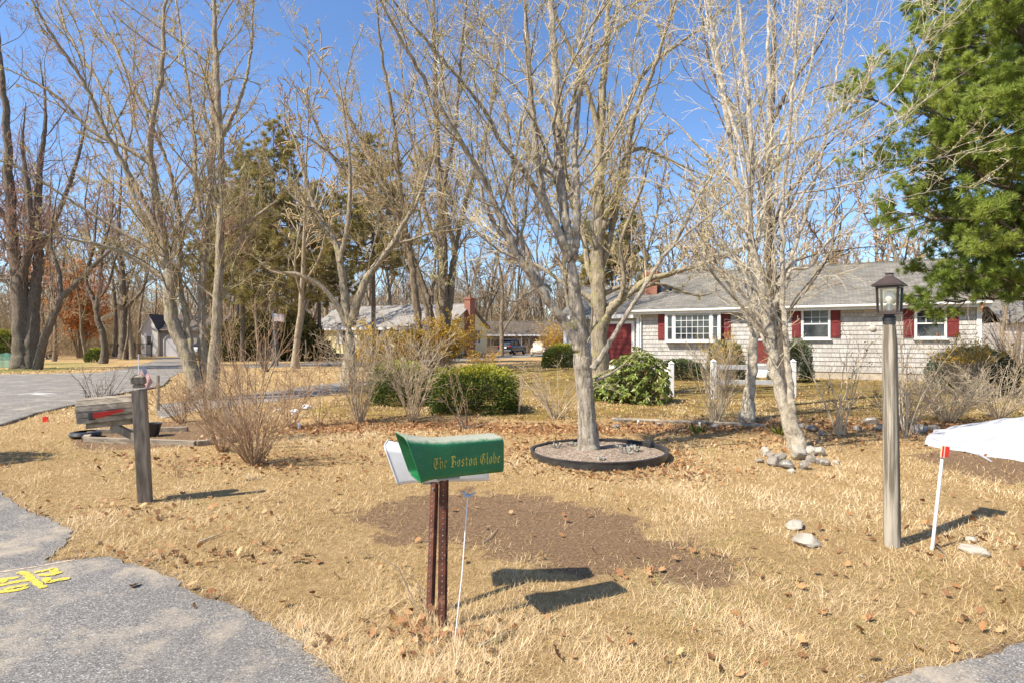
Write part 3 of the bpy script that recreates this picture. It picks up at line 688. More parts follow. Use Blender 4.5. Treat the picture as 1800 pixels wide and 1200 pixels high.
# --- the maple in the ring (nearest big tree)
YA = 7.9
bare_tree('maple_tree', 'big bare grey maple growing out of the black rimmed ring bed', 'tree', gp(1035, 797), [
    ([(1036, 806), (1034, 775), (1029, 700), (1024, 640), (1021, 600), (1013, 540), (1007, 480), (1003, 445)], [66, 46, 40, 42, 40, 34, 32, 30], YA, 0),
    ([(1005, 455), (994, 435), (975, 395), (958, 358), (948, 300), (942, 262), (932, 160), (926, 60), (922, -10)], [26, 24, 21, 19, 17, 16, 13, 10, 8], YA, -.1),
    ([(1004, 455), (1012, 425), (1014, 380), (1014, 327), (1011, 265), (1020, 160), (1040, 60), (1060, -20)], [22, 20, 18, 16, 14, 10, 8, 6], YA, .1),
    ([(1004, 450), (999, 420), (990, 360), (984, 310), (981, 230), (975, 110), (968, 0), (964, -70)], [24, 24, 23, 22, 20, 17, 14, 11], YA, .25),
    ([(1022, 612), (998, 574), (972, 540), (950, 508), (930, 478), (905, 440), (882, 385), (862, 345), (835, 290), (800, 232), (745, 140), (700, 60), (665, -5)], [28, 24, 22, 20, 19, 17, 15, 14, 12, 11, 8, 6, 5], YA, -.25),
    ([(1010, 590), (985, 560), (962, 520), (940, 478), (915, 420), (905, 395), (902, 350), (902, 300), (893, 230), (872, 140), (850, 60), (838, -10)], [18, 16, 15, 14, 12, 11, 10, 9, 8, 7, 6, 5], YA, .2),
    ([(930, 480), (900, 430), (872, 400), (850, 350), (835, 300), (790, 200), (770, 100), (752, 0)], [13, 12, 11, 9, 8, 6, 5, 4], YA-.1, -.1),
    ([(958, 360), (920, 300), (880, 250), (855, 200), (800, 130), (740, 60), (690, 0)], [13, 12, 10, 9, 7, 5, 4], YA, -.35),
    ([(1042, 648), (1058, 625), (1085, 580), (1107, 545), (1135, 500), (1165, 452), (1192, 418), (1225, 350), (1250, 310), (1268, 280)], [16, 13, 11, 11, 10, 9, 9, 7, 6, 5], YA-.3, .1),
    ([(1165, 452), (1200, 418), (1240, 385), (1290, 350), (1340, 312), (1400, 262), (1480, 190), (1540, 150)], [6, 5, 4.5, 4, 3.5, 3, 2.2, 1.6], YA-.25, -.2),
    ([(970, 512), (955, 500), (925, 518), (905, 530), (880, 522), (850, 512), (800, 505), (760, 480)], [6, 5, 4, 4, 3.5, 3, 2, 1.5], YA, -.3),
    ([(1046, 668), (1075, 655), (1100, 640), (1130, 648)], [9, 6, 4, 2], YA, -.1),
    ([(984, 300), (1000, 200), (1030, 120), (1070, 60), (1085, 0)], [12, 9, 8, 6, 5], YA+.2, .2),
    ([(982, 240), (950, 170), (900, 90), (850, 40), (800, -10)], [10, 8, 6, 5, 4], YA+.2, .3),
], 101, BARK_A, TWIG_A, lich=1, wsc=.86, L1=(2.6, .3, .4, 2.1), L2=(6.75, .42, .15, .85), L3=(11.2, .5, .08, .36), rmin=0.00324)
# --- broad oak behind it
YB = 15.2
bare_tree('oak_tree', 'thick mossy limbed oak close behind the ring bed maple', 'tree', gp(1058, 696), [
    ([(1058, 700), (1056, 670), (1055, 620), (1053, 560), (1052, 500), (1050, 440), (1052, 360), (1055, 270), (1060, 160), (1066, 60), (1068, -10)], [42, 36, 33, 32, 28, 26, 24, 20, 15, 11, 8], YB, 0),
    ([(1056, 575), (1070, 548), (1090, 528), (1112, 512), (1138, 492), (1178, 482), (1230, 464), (1290, 446), (1350, 418)], [26, 20, 16, 14, 12, 10, 8, 6, 4], YB, -.2),
    ([(1088, 530), (1096, 500), (1094, 465), (1090, 430), (1108, 380), (1128, 330), (1140, 285), (1150, 240)], [9, 9, 8, 8, 7, 6, 5, 3], YB-.2, -.2),
    ([(1054, 480), (1072, 420), (1090, 330), (1098, 280), (1130, 262), (1190, 288), (1245, 312)], [14, 12, 11, 10, 8, 6, 4], YB, .15),
    ([(1054, 420), (1072, 360), (1100, 300), (1110, 220), (1150, 120), (1175, 40), (1190, -10)], [14, 12, 11, 10, 8, 6, 5], YB, -.2),
    ([(1050, 520), (1034, 470), (1026, 420), (1005, 350), (990, 270), (985, 160), (975, 60)], [12, 11, 10, 9, 8, 6, 4], YB, .3),
    ([(1052, 540), (1030, 520), (1000, 505), (950, 470), (900, 450), (860, 420)], [12, 10, 9, 7, 5, 3], YB, .3),
    ([(1056, 520), (1090, 505), (1120, 510), (1160, 500), (1230, 520), (1290, 500)], [10, 9, 8, 6, 4, 2], YB, .2),
    ([(1058, 300), (1090, 210), (1140, 120), (1230, 50), (1300, -10)], [11, 9, 7, 5, 4], YB, .1),
    ([(1056, 250), (1030, 150), (990, 60), (960, -10)], [11, 9, 7, 5], YB, -.2),
], 102, BARK_B, TWIG_B, lich=1, L1=(1.9, .34, .8, 3.2), L2=(4.05, .42, .3, 1.3), L3=(6.3, .5, .15, .6), rmin=0.006)
# --- clump on the stone pile
YC = 8.15
bare_tree('grey_tree_clump', 'pale many stemmed tree rising from the pile of stones', 'tree', gp(1408, 806), [
    ([(1410, 812), (1398, 780), (1384, 735), (1370, 680), (1360, 640), (1352, 590), (1346, 545), (1338, 490), (1325, 448), (1317, 412), (1317, 367), (1321, 300), (1316, 180), (1306, 80), (1298, -5)], [52, 36, 30, 27, 24, 23, 21, 19, 16, 14, 13, 12, 10, 8, 7], YC, .05),
    ([(1416, 810), (1403, 770), (1392, 720), (1388, 680), (1384, 620), (1378, 560), (1375, 500), (1375, 420), (1376, 353), (1382, 300), (1390, 200), (1398, 100), (1402, 0)], [34, 24, 18, 15, 13, 12, 11, 10, 9, 8, 7, 6, 5], YC-.1, -.1),
    ([(1412, 800), (1388, 740), (1376, 690), (1366, 620), (1361, 560), (1362, 500), (1360, 430), (1363, 340), (1370, 240), (1362, 120), (1350, 0)], [20, 14, 10, 7, 6, 6, 5, 5, 4, 3, 2.5], YC+.05, .1),
    ([(1350, 560), (1362, 530), (1376, 510), (1384, 490), (1384, 470), (1398, 430), (1414, 385), (1424, 345), (1436, 305), (1446, 265), (1456, 215), (1468, 150), (1482, 70), (1490, -5)], [12, 11, 11, 11, 10, 9.5, 9, 9, 8, 7, 6, 5, 4, 3], YC+.1, .15),
    ([(1382, 492), (1392, 474), (1424, 470), (1442, 446), (1460, 420), (1500, 402), (1520, 345), (1534, 300)], [7, 6, 5.5, 5, 4, 3.4, 2.6, 1.6], YC, -.1),
    ([(1377, 352), (1400, 340), (1450, 334), (1540, 312), (1640, 282), (1730, 256), (1800, 225)], [5, 4.6, 4.2, 3.6, 2.8, 2, 1.4], YC, -.15),
    ([(1376, 400), (1420, 330), (1480, 272), (1570, 215), (1650, 160), (1720, 110)], [5, 4.6, 4, 3, 2, 1.4], YC-.1, -.2),
    ([(1350, 300), (1360, 260), (1440, 240), (1560, 170), (1620, 80), (1665, 5)], [5, 5, 4.4, 3.6, 2.8, 1.8], YC+.1, .1),
    ([(1376, 480), (1420, 440), (1500, 370), (1600, 345), (1720, 320)], [4.5, 4, 3, 2.2, 1.4], YC-.2, -.15),
    ([(1321, 300), (1290, 220), (1262, 130), (1245, 50), (1238, -10)], [9, 8, 6, 5, 4], YC, .3),
    ([(1317, 412), (1280, 380), (1240, 330), (1190, 290), (1130, 270)], [7, 6, 5, 4, 2], YC, .25),
], 103, BARK_C, TWIG_C, lich=.5, wsc=.86, up=.03, ang=(.35, .85), l1w=.05, L1=(1.7, .4, .5, 2.8), L2=(4.2, .42, .15, .85), L3=(9.8, .5, .08, .36), rmin=0.00324)
bare_tree('shaded_tree', 'dark straight trunk standing in shade just behind the pale clump', 'tree', gp(1386, 712), [  # shade on this grey trunk is put into the dark bark colour
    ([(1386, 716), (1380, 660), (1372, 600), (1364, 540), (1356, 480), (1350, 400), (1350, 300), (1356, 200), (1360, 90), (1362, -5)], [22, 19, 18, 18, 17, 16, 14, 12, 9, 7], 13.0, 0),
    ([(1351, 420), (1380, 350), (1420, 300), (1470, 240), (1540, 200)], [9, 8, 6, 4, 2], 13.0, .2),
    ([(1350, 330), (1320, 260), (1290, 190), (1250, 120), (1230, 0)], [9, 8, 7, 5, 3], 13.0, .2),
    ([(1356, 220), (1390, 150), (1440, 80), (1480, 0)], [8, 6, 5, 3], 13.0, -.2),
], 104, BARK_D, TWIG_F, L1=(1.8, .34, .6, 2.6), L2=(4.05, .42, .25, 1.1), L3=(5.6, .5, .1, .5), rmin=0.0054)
bare_tree('grey_tree', 'upright grey tree with an orange lichen streak left of the pale clump', 'tree', gp(1313, 740), [
    ([(1312, 744), (1315, 715), (1320, 670), (1324, 620), (1325, 560), (1325, 500), (1322, 450), (1316, 410), (1306, 360), (1292, 300), (1280, 230), (1266, 130), (1250, 40), (1242, -10)], [38, 27, 22, 21, 20, 18, 16, 14, 13, 12, 11, 9, 7, 6], 10.7, 0),
    ([(1322, 455), (1336, 400), (1348, 340), (1352, 270), (1352, 180), (1350, 80), (1352, -5)], [13, 13, 12, 11, 10, 8, 7], 10.7, .15),
    ([(1322, 585), (1312, 560), (1292, 520), (1270, 480), (1262, 440), (1266, 380)], [7, 6, 5, 4, 3, 2], 10.6, -.2),
    ([(1300, 340), (1270, 300), (1220, 250), (1180, 210), (1130, 190)], [7, 6, 5, 3, 2], 10.7, .2),
    ([(1318, 430), (1270, 450), (1220, 470), (1180, 478)], [7, 5, 4, 2], 10.7, .1),
    ([(1350, 300), (1390, 220), (1420, 140), (1435, 40), (1440, -10)], [8, 7, 6, 4, 3], 10.7, .1),
], 105, BARK_C, TWIG_C, lich=.6, wsc=.92, up=.03, l1w=.06, L1=(2.2, .3, .5, 2.2), L2=(5.13, .42, .2, .9), L3=(7.7, .5, .1, .42), rmin=0.00432)
# --- left clump of stems
YE = 15.3
bare_tree('left_tree_clump', 'tall many stemmed bare tree beside the driveway behind the wooden mailbox', 'tree', gp(362, 702), [
    ([(356, 708), (347, 687), (338, 655), (328, 620), (307, 575), (298, 525), (300, 487), (292, 450), (283, 400), (272, 330), (262, 260), (272, 190), (285, 110), (292, 0)], [34, 32, 28, 26, 24, 22, 20, 18, 16, 14, 12, 10, 9, 7], YE, 0),
    ([(365, 704), (358, 640), (355, 580), (357, 500), (362, 420), (370, 330), (376, 220), (377, 110), (378, 0)], [24, 17, 15, 15, 14, 13, 12, 10, 8], YE+.2, .1),
    ([(372, 702), (376, 640), (381, 560), (385, 480), (388, 400), (389, 300), (384, 200), (379, 100), (376, 0)], [25, 21, 18, 16, 15, 13, 12, 10, 8], YE-.2, -.05),
    ([(340, 640), (327, 560), (316, 490), (318, 410), (306, 330), (275, 240), (225, 130), (180, 50), (150, -5)], [12, 11, 10, 9, 8, 7, 6, 5, 4], YE, .2),
    ([(298, 495), (275, 480), (232, 452), (180, 432), (120, 420), (50, 405)], [13, 11, 9, 7, 5, 3], YE, -.3),
    ([(290, 430), (240, 330), (190, 240), (150, 150), (90, 60), (50, -10)], [10, 9, 8, 6, 5, 4], YE, -.25),
    ([(268, 290), (220, 260), (160, 230), (100, 170), (30, 130), (-40, 100)], [9, 8, 7, 5, 4, 3], YE, -.2),
    ([(388, 420), (420, 400), (465, 370), (510, 330), (560, 250)], [8, 7, 6, 4, 2], YE, -.2),
    ([(379, 260), (420, 180), (440, 100), (445, 0)], [8, 7, 5, 4], YE, .2),
    ([(300, 470), (262, 400), (228, 330), (215, 240), (175, 150), (120, 60), (100, -5)], [9, 8, 8, 7, 6, 5, 4], YE+.3, .2),
    ([(362, 420), (345, 330), (340, 220), (325, 120), (310, 0)], [9, 8, 7, 6, 5], YE+.3, .3),
    ([(290, 450), (200, 400), (120, 350), (40, 300), (-60, 260)], [8, 6, 5, 4, 2], YE-.2, -.3),
], 106, BARK_E, TWIG_E, lich=1, buds=.35, L1=(2.2, .34, .7, 3.2), L2=(4.32, .42, .3, 1.3), L3=(6.72, .5, .15, .6), rmin=0.00624)
# --- trees in front of the yellow house
YF = 21.5
bare_tree('forked_tree', 'low forked bare tree before the left end of the yellow house', 'tree', gp(612, 670), [
    ([(612, 674), (614, 640), (615, 600), (612, 568)], [32, 26, 24, 26], YF, 0),
    ([(609, 572), (598, 545), (580, 520), (560, 500), (520, 482), (480, 478), (440, 446)], [14, 12, 10, 9, 8, 6, 3], YF, -.1),
    ([(611, 570), (606, 520), (598, 465), (590, 428), (572, 398), (555, 370), (540, 330), (522, 260), (500, 200)], [16, 15, 14, 12, 10, 9, 8, 6, 4], YF, .1),
    ([(597, 460), (612, 390), (615, 300), (605, 200), (590, 110)], [9, 8, 7, 6, 4], YF, -.1),
    ([(617, 570), (628, 532), (645, 490), (668, 458), (690, 430), (705, 400), (735, 350), (760, 270), (770, 180)], [18, 16, 14, 13, 12, 9, 7, 5, 3], YF, 0),
    ([(690, 430), (730, 420), (780, 400), (830, 390)], [6, 5, 4, 2], YF, .1),
    ([(560, 372), (520, 350), (480, 300), (450, 230)], [6, 5, 4, 3], YF, -.1),
], 107, BARK_E, TWIG_F, lich=.6, L1=(1.8, .36, .9, 3.8), L2=(3.51, .42, .4, 1.6), L3=(5.32, .5, .2, .75), rmin=0.0084)
YG = 25.
bare_tree('fan_tree', 'tall fan shaped tree with many stems before the yellow house centre', 'tree', gp(770, 660), [
    ([(770, 664), (772, 620), (776, 560), (779, 500), (779, 430), (772, 330), (766, 200), (763, 90), (762, 0)], [40, 32, 24, 20, 17, 13, 10, 8, 6], YG, 0),
    ([(764, 620), (755, 550), (742, 500), (718, 440), (695, 370), (660, 300), (620, 220), (570, 130), (520, 60)], [20, 16, 14, 12, 10, 8, 7, 5, 3], YG, .1),
    ([(740, 620), (735, 560), (728, 500), (722, 450), (712, 400), (700, 300), (690, 200), (670, 90), (660, 0)], [16, 15, 14, 13, 11, 9, 7, 5, 4], YG-1, -.1),
    ([(780, 600), (792, 520), (800, 440), (820, 350), (850, 250), (870, 150), (880, 40)], [18, 14, 12, 10, 8, 6, 4], YG, .2),
    ([(718, 440), (670, 380), (630, 320), (580, 270), (520, 230)], [9, 8, 6, 5, 3], YG, -.2),
    ([(779, 460), (750, 380), (730, 280), (710, 160), (700, 50)], [9, 8, 7, 5, 4], YG, .2),
    ([(800, 440), (780, 340), (800, 230), (810, 100), (820, 0)], [9, 8, 6, 5, 4], YG, -.2),
    ([(700, 380), (650, 340), (600, 300), (545, 200), (500, 120)], [8, 7, 6, 4, 3], YG+1, -.1),
], 108, BARK_F, TWIG_F, lich=.6, L1=(2.2, .36, 1.1, 4.2), L2=(3.24, .42, .45, 1.8), L3=(4.76, .5, .22, .85), rmin=0.0096)
# --- big dark oaks across the street
bare_tree('dark_oak', 'huge dark double trunked oak on the green verge across the street', 'tree', gp(43, 648), [
    ([(42, 652), (40, 620), (38, 570), (34, 500), (28, 460), (20, 380), (15, 300), (10, 200), (0, 100), (-10, 0)], [42, 34, 30, 28, 22, 18, 15, 12, 9, 6], 32.5, 0),
    ([(54, 650), (55, 590), (60, 520), (68, 460), (66, 390), (70, 300), (80, 200), (70, 100)], [28, 22, 20, 17, 14, 11, 8, 4], 32.5, .1),
    ([(36, 510), (45, 460), (55, 420), (50, 340), (40, 260), (45, 180)], [16, 13, 12, 10, 7, 4], 32.5, -.1),
    ([(22, 400), (-10, 360), (-60, 330), (-100, 300)], [10, 8, 6, 3], 32.5, 0),
    ([(68, 440), (100, 380), (130, 300), (150, 220), (160, 150)], [10, 8, 7, 5, 3], 32.5, 0),
], 109, BARK_D, TWIG_RED, L1=(1.4, .36, 1.4, 5), L2=(2.97, .42, .6, 2.2), L3=(4.2, .5, .3, 1.), rmin=0.0132)
bare_tree('leaning_oak', 'dark slim oak leaning right beside the huge double trunk', 'tree', gp(66, 648), [
    ([(66, 650), (72, 620), (80, 590), (95, 555), (108, 525), (128, 505), (150, 482), (170, 462), (195, 440), (220, 420)], [16, 14, 13, 12, 12, 11, 10, 8, 6, 3], 31.5, 0),
    ([(108, 525), (104, 480), (90, 430), (95, 370), (110, 300)], [7, 6, 5, 4, 3], 31.5, .1),
    ([(150, 482), (165, 430), (170, 370), (180, 310)], [6, 5, 4, 3], 31.5, .1),
], 110, BARK_D, TWIG_F, L1=(1.3, .36, 1.2, 4), L2=(2.97, .42, .6, 2), L3=(4.2, .5, .3, 1.), rmin=0.0132)
bare_tree('curved_tree', 'curved trunk tree on the dry verge left of the black fence', 'tree', gp(181, 638), [
    ([(181, 641), (184, 620), (180, 585), (172, 565), (168, 540), (160, 515), (152, 495), (160, 440), (150, 360), (160, 280)], [16, 12, 11, 10, 9, 7, 6, 5, 4, 3], 40, 0),
    ([(169, 545), (176, 500), (180, 440), (196, 380), (200, 300)], [9, 8, 6, 5, 3], 40, .1),
    ([(170, 530), (190, 500), (205, 450), (230, 410)], [6, 5, 4, 2], 40, 0),
], 111, BARK_D, TWIG_RED, L1=(1.3, .36, 1.2, 4.5), L2=(2.84, .42, .6, 2.2), L3=(3.92, .5, .3, 1.1), rmin=0.0156)
bare_tree('stout_oak', 'stout straight oak trunk behind the black metal fence', 'tree', gp(217, 630), [
    ([(217, 632), (217, 600), (217, 560), (216, 520), (214, 470), (208, 420), (212, 340), (215, 250)], [17, 14, 13, 12, 10, 8, 6, 4], 50, 0),
    ([(217, 545), (232, 530), (250, 510), (262, 470), (270, 400)], [7, 6, 5, 4, 2], 50, 0), ([(215, 500), (200, 460), (185, 400), (180, 330)], [6, 5, 4, 2], 50, 0),
], 112, BARK_D, TWIG_F, L1=(1.3, .36, 1.4, 5), L2=(2.7, .42, .7, 2.4), L3=(3.64, .5, .35, 1.2), rmin=0.0192)
bare_tree('verge_oak', 'dark oak trunk behind the leaning oak across the street', 'tree', gp(91, 629), [
    ([(91, 632), (91, 600), (92, 560), (90, 520), (84, 480), (86, 400), (90, 300)], [17, 14, 12, 11, 9, 7, 4], 50, 0),
    ([(90, 530), (106, 490), (116, 430), (120, 360)], [7, 6, 4, 2], 50, 0), ([(86, 480), (70, 430), (62, 360), (60, 300)], [6, 5, 4, 2], 50, 0),
], 113, BARK_D, TWIG_F, L1=(1.3, .36, 1.4, 5), L2=(2.7, .42, .7, 2.4), L3=(3.64, .5, .35, 1.2), rmin=0.0192)
bare_tree('back_yard_tree', 'forked tree standing in front of the low dark roofed house', 'tree', gp(882, 622), [
    ([(882, 625), (882, 590), (881, 560), (884, 520), (880, 480), (872, 430), (876, 370)], [9, 7.5, 7, 6, 5, 4, 2], 62, 0),
    ([(883, 585), (892, 570), (902, 555), (915, 530), (940, 500)], [4, 4, 3.5, 3, 2], 62, 0), ([(883, 540), (900, 500), (905, 450), (925, 400)], [4, 3.5, 3, 2], 62, 0), ([(881, 500), (860, 470), (840, 430)], [4, 3, 2], 62, 0),
], 114, BARK_F, TWIG_F, L1=(1.2, .36, 1.4, 5), L2=(2.43, .42, .7, 2.4), L3=(3.36, .5, .35, 1.2), rmin=0.0228)

# --- generic woodland trees, six models shared by the copies
def model_tree(seed, h, bark, twig, rmin, forks=7, tall=.5):
    r = np.random.default_rng(seed)
    P = [np.array([0, 0, -.2])]; d = np.array([r.normal(0, .05), r.normal(0, .05), 1])
    for i in range(12): d = nrm(d+r.normal(size=3)*.05+[0, 0, .03]); P.append(P[-1]+d*h*.85/12)
    P = np.array(P)[None]; r0 = h*.0115; R = (r0*(1-.85*np.linspace(0, 1, 13)**.9))[None]; R[0, 0] *= 1.5; R[0, 1] *= 1.1
    L0, Q0 = spawn(r, P, R, forks/(h*.85*.65), .3, (.35, .85), .55, h*.22, h*.5, 12, .07, .09, .6, .03, rmax=.2)
    L1, Q1 = spawn(r, L0, Q0, 1.5, .15, (.4, 1.), .36, 1, 4, 8, .1, .06, .55, .012, rmax=.06)
    L2, Q2 = spawn(r, L1, Q1, 2.6, .12, (.4, 1.), .42, .5, 2, 5, .13, .05, .55, rmin*1.4, rmax=.02)
    L3, Q3 = spawn(r, L2, Q2, 3.6, .1, (.35, 1.), .5, .3, 1.1, 3, .15, .04, .55, rmin, rmax=.012)
    V, F = cat([tubes(P, R, 9), tubes(L0, Q0, 6), tubes(L1, Q1, 4)])
    T = thing('woodland_tree', 'bare tree standing in the woods behind the houses', 'tree', (0, 0, 0), 0)
    np_mesh('trunk', V, F, bark, T, smooth=True, local=True)
    V, F = cat([tubes(L2, Q2, 3), tubes(L3, Q3, 3)]); np_mesh('crown', V, F, twig, T, smooth=True, local=True)
    return T
models = [model_tree(200+i, h, b, tw, .03) for i, (h, b, tw) in enumerate([(15, BARK_F, TWIG_W), (14, BARK_D, TWIG_W), (16, BARK_F, TWIG_RED), (13, BARK_F, TWIG_B), (15, BARK_D, TWIG_RED), (14, BARK_E, TWIG_F)])]
used = set()
def place_tree(px, Y, s, k, label=None, group='bare trees in the woods behind the houses', rz=None):
    o = models[k] if k not in used else copy_tree(models[k]); used.add(k)
    x = (px-900)/FP*Y; rr_ = random.Random(px*7+int(Y))
    o.location = (x, Y, hz(x, Y)); o.rotation_euler = (0, 0, rr_.uniform(0, 6.28) if rz is None else rz); o.scale = (s, s, s*rr_.uniform(.92, 1.1))
    o['label'] = label or 'bare tree standing in the woods behind the houses'; o['group'] = group
    if label: del o['group']
    return o
rr = random.Random(77)
for px in range(-150, 560, 21):
    place_tree(px+rr.randint(-9, 9), rr.uniform(50, 82) if not 230 < px < 350 else rr.uniform(70, 90), rr.uniform(1.05, 1.55), rr.randrange(6))
for px in range(-120, 520, 55):
    place_tree(px+rr.randint(-15, 15), rr.uniform(42, 52), rr.uniform(.7, .95), rr.randrange(6)) if not (235 < px < 360) else None
for px in range(540, 1060, 24):
    place_tree(px+rr.randint(-10, 10), rr.uniform(78, 100), rr.uniform(.7, 1.0), rr.randrange(6))
for px in range(1040, 1900, 30):
    place_tree(px+rr.randint(-12, 12), rr.uniform(48, 80), rr.uniform(.75, 1.05), rr.randrange(6))
for (px, Y, s, k, lb) in [(520, 44, 1.0, 5, 'bare tree left of the yellow house beside the flag'), (460, 36, .8, 3, 'slender bare tree on the lawn near the driveway'), (1180, 42, .9, 0, 'bare tree rising just behind the garage roof'),
                          (1270, 40, .95, 3, 'bare tree behind the grey roof above the picture window'), (1450, 38, .8, 5, 'bare tree behind the grey roof left of the lantern'), (1560, 42, .85, 2, 'bare tree behind the roof ridge above the lantern'), (1115, 36, .8, 5, 'bare tree directly behind the main brick chimney'),
                          (915, 90, 1.1, 2, 'reddish bare tree behind the low dark roofed house'), (700, 66, .95, 3, 'bare tree rising right behind the yellow house roof'), (590, 63, 1.0, 1, 'dark bare tree behind the left half of the yellow house'), (518, 33, 1.2, 5, 'tall bare tree behind the forked tree, nearest the left end of the yellow house'), (690, 64, 1.5, 3, 'tall bare tree rising behind the middle of the yellow roof'), (845, 70, 1.5, 2, 'tall reddish bare tree behind the gable of the yellow house'), (1000, 42, 1.15, 0, 'tall bare tree directly behind the ring bed maple'), (1205, 33, 1.0, 5, 'bare tree close behind the roof above the picture window'), (-60, 30, .95, 4, 'reddish bare tree at the far left edge'), (1760, 33, .7, 0, 'bare tree right of the grey house under the pine')]:
    place_tree(px, Y, s, k, lb)

for px in range(395, 1010, 47):
    place_tree(px+rr.randint(-14, 14), rr.uniform(62, 70) if px < 790 else rr.uniform(88, 98), rr.uniform(1.35, 1.7) if px < 790 else rr.uniform(1.7, 2.0), rr.randrange(6))
for px in range(1090, 1640, 62):
    place_tree(px+rr.randint(-14, 14), rr.uniform(38, 50), rr.uniform(.95, 1.2), rr.randrange(6))
# far-off wood, one mass
r = np.random.default_rng(300); n = 1500
a = r.uniform(-1.15, 1.15, n); D = r.uniform(92, 150, n); bx_ = D*a; by = D*r.uniform(.95, 1.05, n)
hh_ = r.uniform(9, 15, n); P = np.stack([bx_, by, np.zeros(n)-.3], 1)[:, None]+np.linspace(0, 1, 6)[None, :, None]*np.stack([r.normal(0, .6, n), r.normal(0, .6, n), hh_], 1)[:, None]
R = (hh_*.008)[:, None]*np.linspace(1, .2, 6)[None]
A1, B1 = spawn(r, P, R, 1.3, .15, (.35, .9), .4, 2, 6, 4, .08, .08, .5, .045)
A2, B2 = spawn(r, A1, B1, 1.6, .1, (.4, 1), .45, .8, 3, 3, .12, .05, .5, .032)
V, F = cat([tubes(P, R, 4), tubes(A1, B1, 3), tubes(A2, B2, 3)])
tag(np_mesh('distant_wood', V, F, TWIG_W), 'distant leafless wood closing the horizon', kind='stuff')
# brushy undergrowth along the wood edge
r = np.random.default_rng(301); n = 8500
a = r.uniform(-1.1, 1.1, n); D = np.where(a < -.36, r.uniform(56, 85, n), r.uniform(76, 95, n)); D = np.where(a > .15, r.uniform(38, 60, n), D); x = D*a; k = ~((a > -.66) & (a < -.5) & (D < 76)); x = x[k]; D = D[k]; n = len(x)
P = np.stack([x, D, H(x, D)-.1], 1)[:, None]+np.linspace(0, 1, 5)[None, :, None]*np.stack([r.normal(0, .6, n), r.normal(0, .6, n), r.uniform(1.2, 4.6, n)], 1)[:, None]
R = np.full((n, 1), .02)*np.linspace(1, .4, 5)[None]
A1, B1 = spawn(r, P, R, 2.2, .1, (.3, 1), .5, .4, 1.6, 3, .15, .03, .6, .014)
V, F = cat([tubes(P, R, 3), tubes(A1, B1, 3)])
tag(np_mesh('undergrowth', V, F, twig_mat('brush', (.24, .17, .1), (.36, .27, .15), (.2, .17, .08))), 'brown leafless brush along the edge of the woods', kind='stuff')

# --- pines
def pine(name, label, base, h, r0, whorls, reach, seed, needle, bark, nd=26, nlen=.1, nw=.0035, zmin=.2, group=None, dens=1., side=None, tuft=3.2, droop=.02, prof=None, nbr=5, jz=.2):
    r = np.random.default_rng(seed); T = thing(name, label, 'pine tree', base, 0, group)
    zs = np.linspace(0, h, 20); P = np.stack([np.sin(zs*.3)*.06, np.cos(zs*.23)*.06, zs-.2], 1)[None]; R = (r0*(1-.93*zs/h))[None]
    A = []; B = []
    for zz in np.linspace(zmin*h, h*.97, whorls):
        f = (zz/h-zmin)/(1-zmin); L = reach*(1-f)**.75*(.6+.4*min(1, f*4+.1))+.3
        if prof is not None: L = float(np.interp(f, *prof))
        for k in range(nbr):
            a_ = r.uniform(0, 2*PI); l = L*r.uniform(.6, 1.15); el = -.05+.7*f+r.normal(0, .1)
            s = np.linspace(0, 1, 10); z0 = zz+r.uniform(-jz, jz)
            q = np.stack([np.cos(a_)*l*s*math.cos(el), np.sin(a_)*l*s*math.cos(el), z0+l*s*math.sin(el)-droop*l*np.sin(s*PI)+.12*l*s**2], 1)
            q[1:-1] += r.normal(size=(8, 3))*.02*l; A.append(q); B.append(max(.012, .02*l)*(1-.8*s))
    A = np.array(A); B = np.array(B)
    A2, B2 = spawn(r, A, B, 2.6*dens, .22, (.5, 1.05), .36, .25, 1.6, 5, .08, .06, .5, .004, rmax=.02)
    A3, B3 = spawn(r, A2, B2, 3.6*dens, .2, (.4, .9), .45, .12, .6, 3, .1, .12, .6, .003, rmax=.008)
    V, F = cat([tubes(P, R, 12), tubes(A, B, 7)]); np_mesh('trunk', V, F, bark, T, smooth=True, local=True)
    V, F = cat([tubes(A2, B2, 4), tubes(A3, B3, 3)]); np_mesh('branchlets', V, F, STEM_DK, T, smooth=True, local=True)
    # needles in tufts along the ends of the branchlets
    def pick(Q, f0, m_):
        n_, mm, _ = Q.shape; cnt = m_; t_ = r.uniform(f0, 1, (n_, cnt))*(mm-1); i = np.minimum(t_.astype(int), mm-2); w = (t_-i)[..., None]; ix = np.arange(n_)[:, None]
        return (Q[ix, i]*(1-w)+Q[ix, i+1]*w).reshape(-1, 3), nrm(Q[ix, i+1]-Q[ix, i]).reshape(-1, 3)
    c1, d1 = pick(A3, .3, 3); c2, d2 = pick(A2, .45, 4); c = np.concatenate([c1, c2]); d = np.concatenate([d1, d2])
    tn = r.uniform(0, 1, len(c))*.45+.3+.25*np.clip(fbm(c[:, 0]*1.3, c[:, 1]*1.3+c[:, 2]*2.1, 1.2), -1, 1)
    c = np.repeat(c, nd, 0); d = np.repeat(d, nd, 0); tn = np.clip(np.repeat(tn, nd)+r.normal(0, .1, len(c)), 0, 1)
    dd = nrm(d*.8+nrm(r.normal(size=c.shape))*.85+[0, 0, .15])
    leafs('needles', c, dd, nlen*r.uniform(.7, 1.2, len(c)), nw, needle, T, r, local=True, rnd=tn, fold=0)
    return T
q = Vector((12.2, 12.6, 0))
pine('white_pine', 'large green pine filling the right edge of the view', q, 11.5, .24, 19, 4.2, 401, NEEDLE, BARK_D, nd=24, nlen=.14, nw=.0055, zmin=.235, nbr=8, jz=.07, dens=3.0, prof=([0, .08, .3, .55, .75, 1], [2.5, 2.8, 3.9, 3.2, 2.2, .5]))
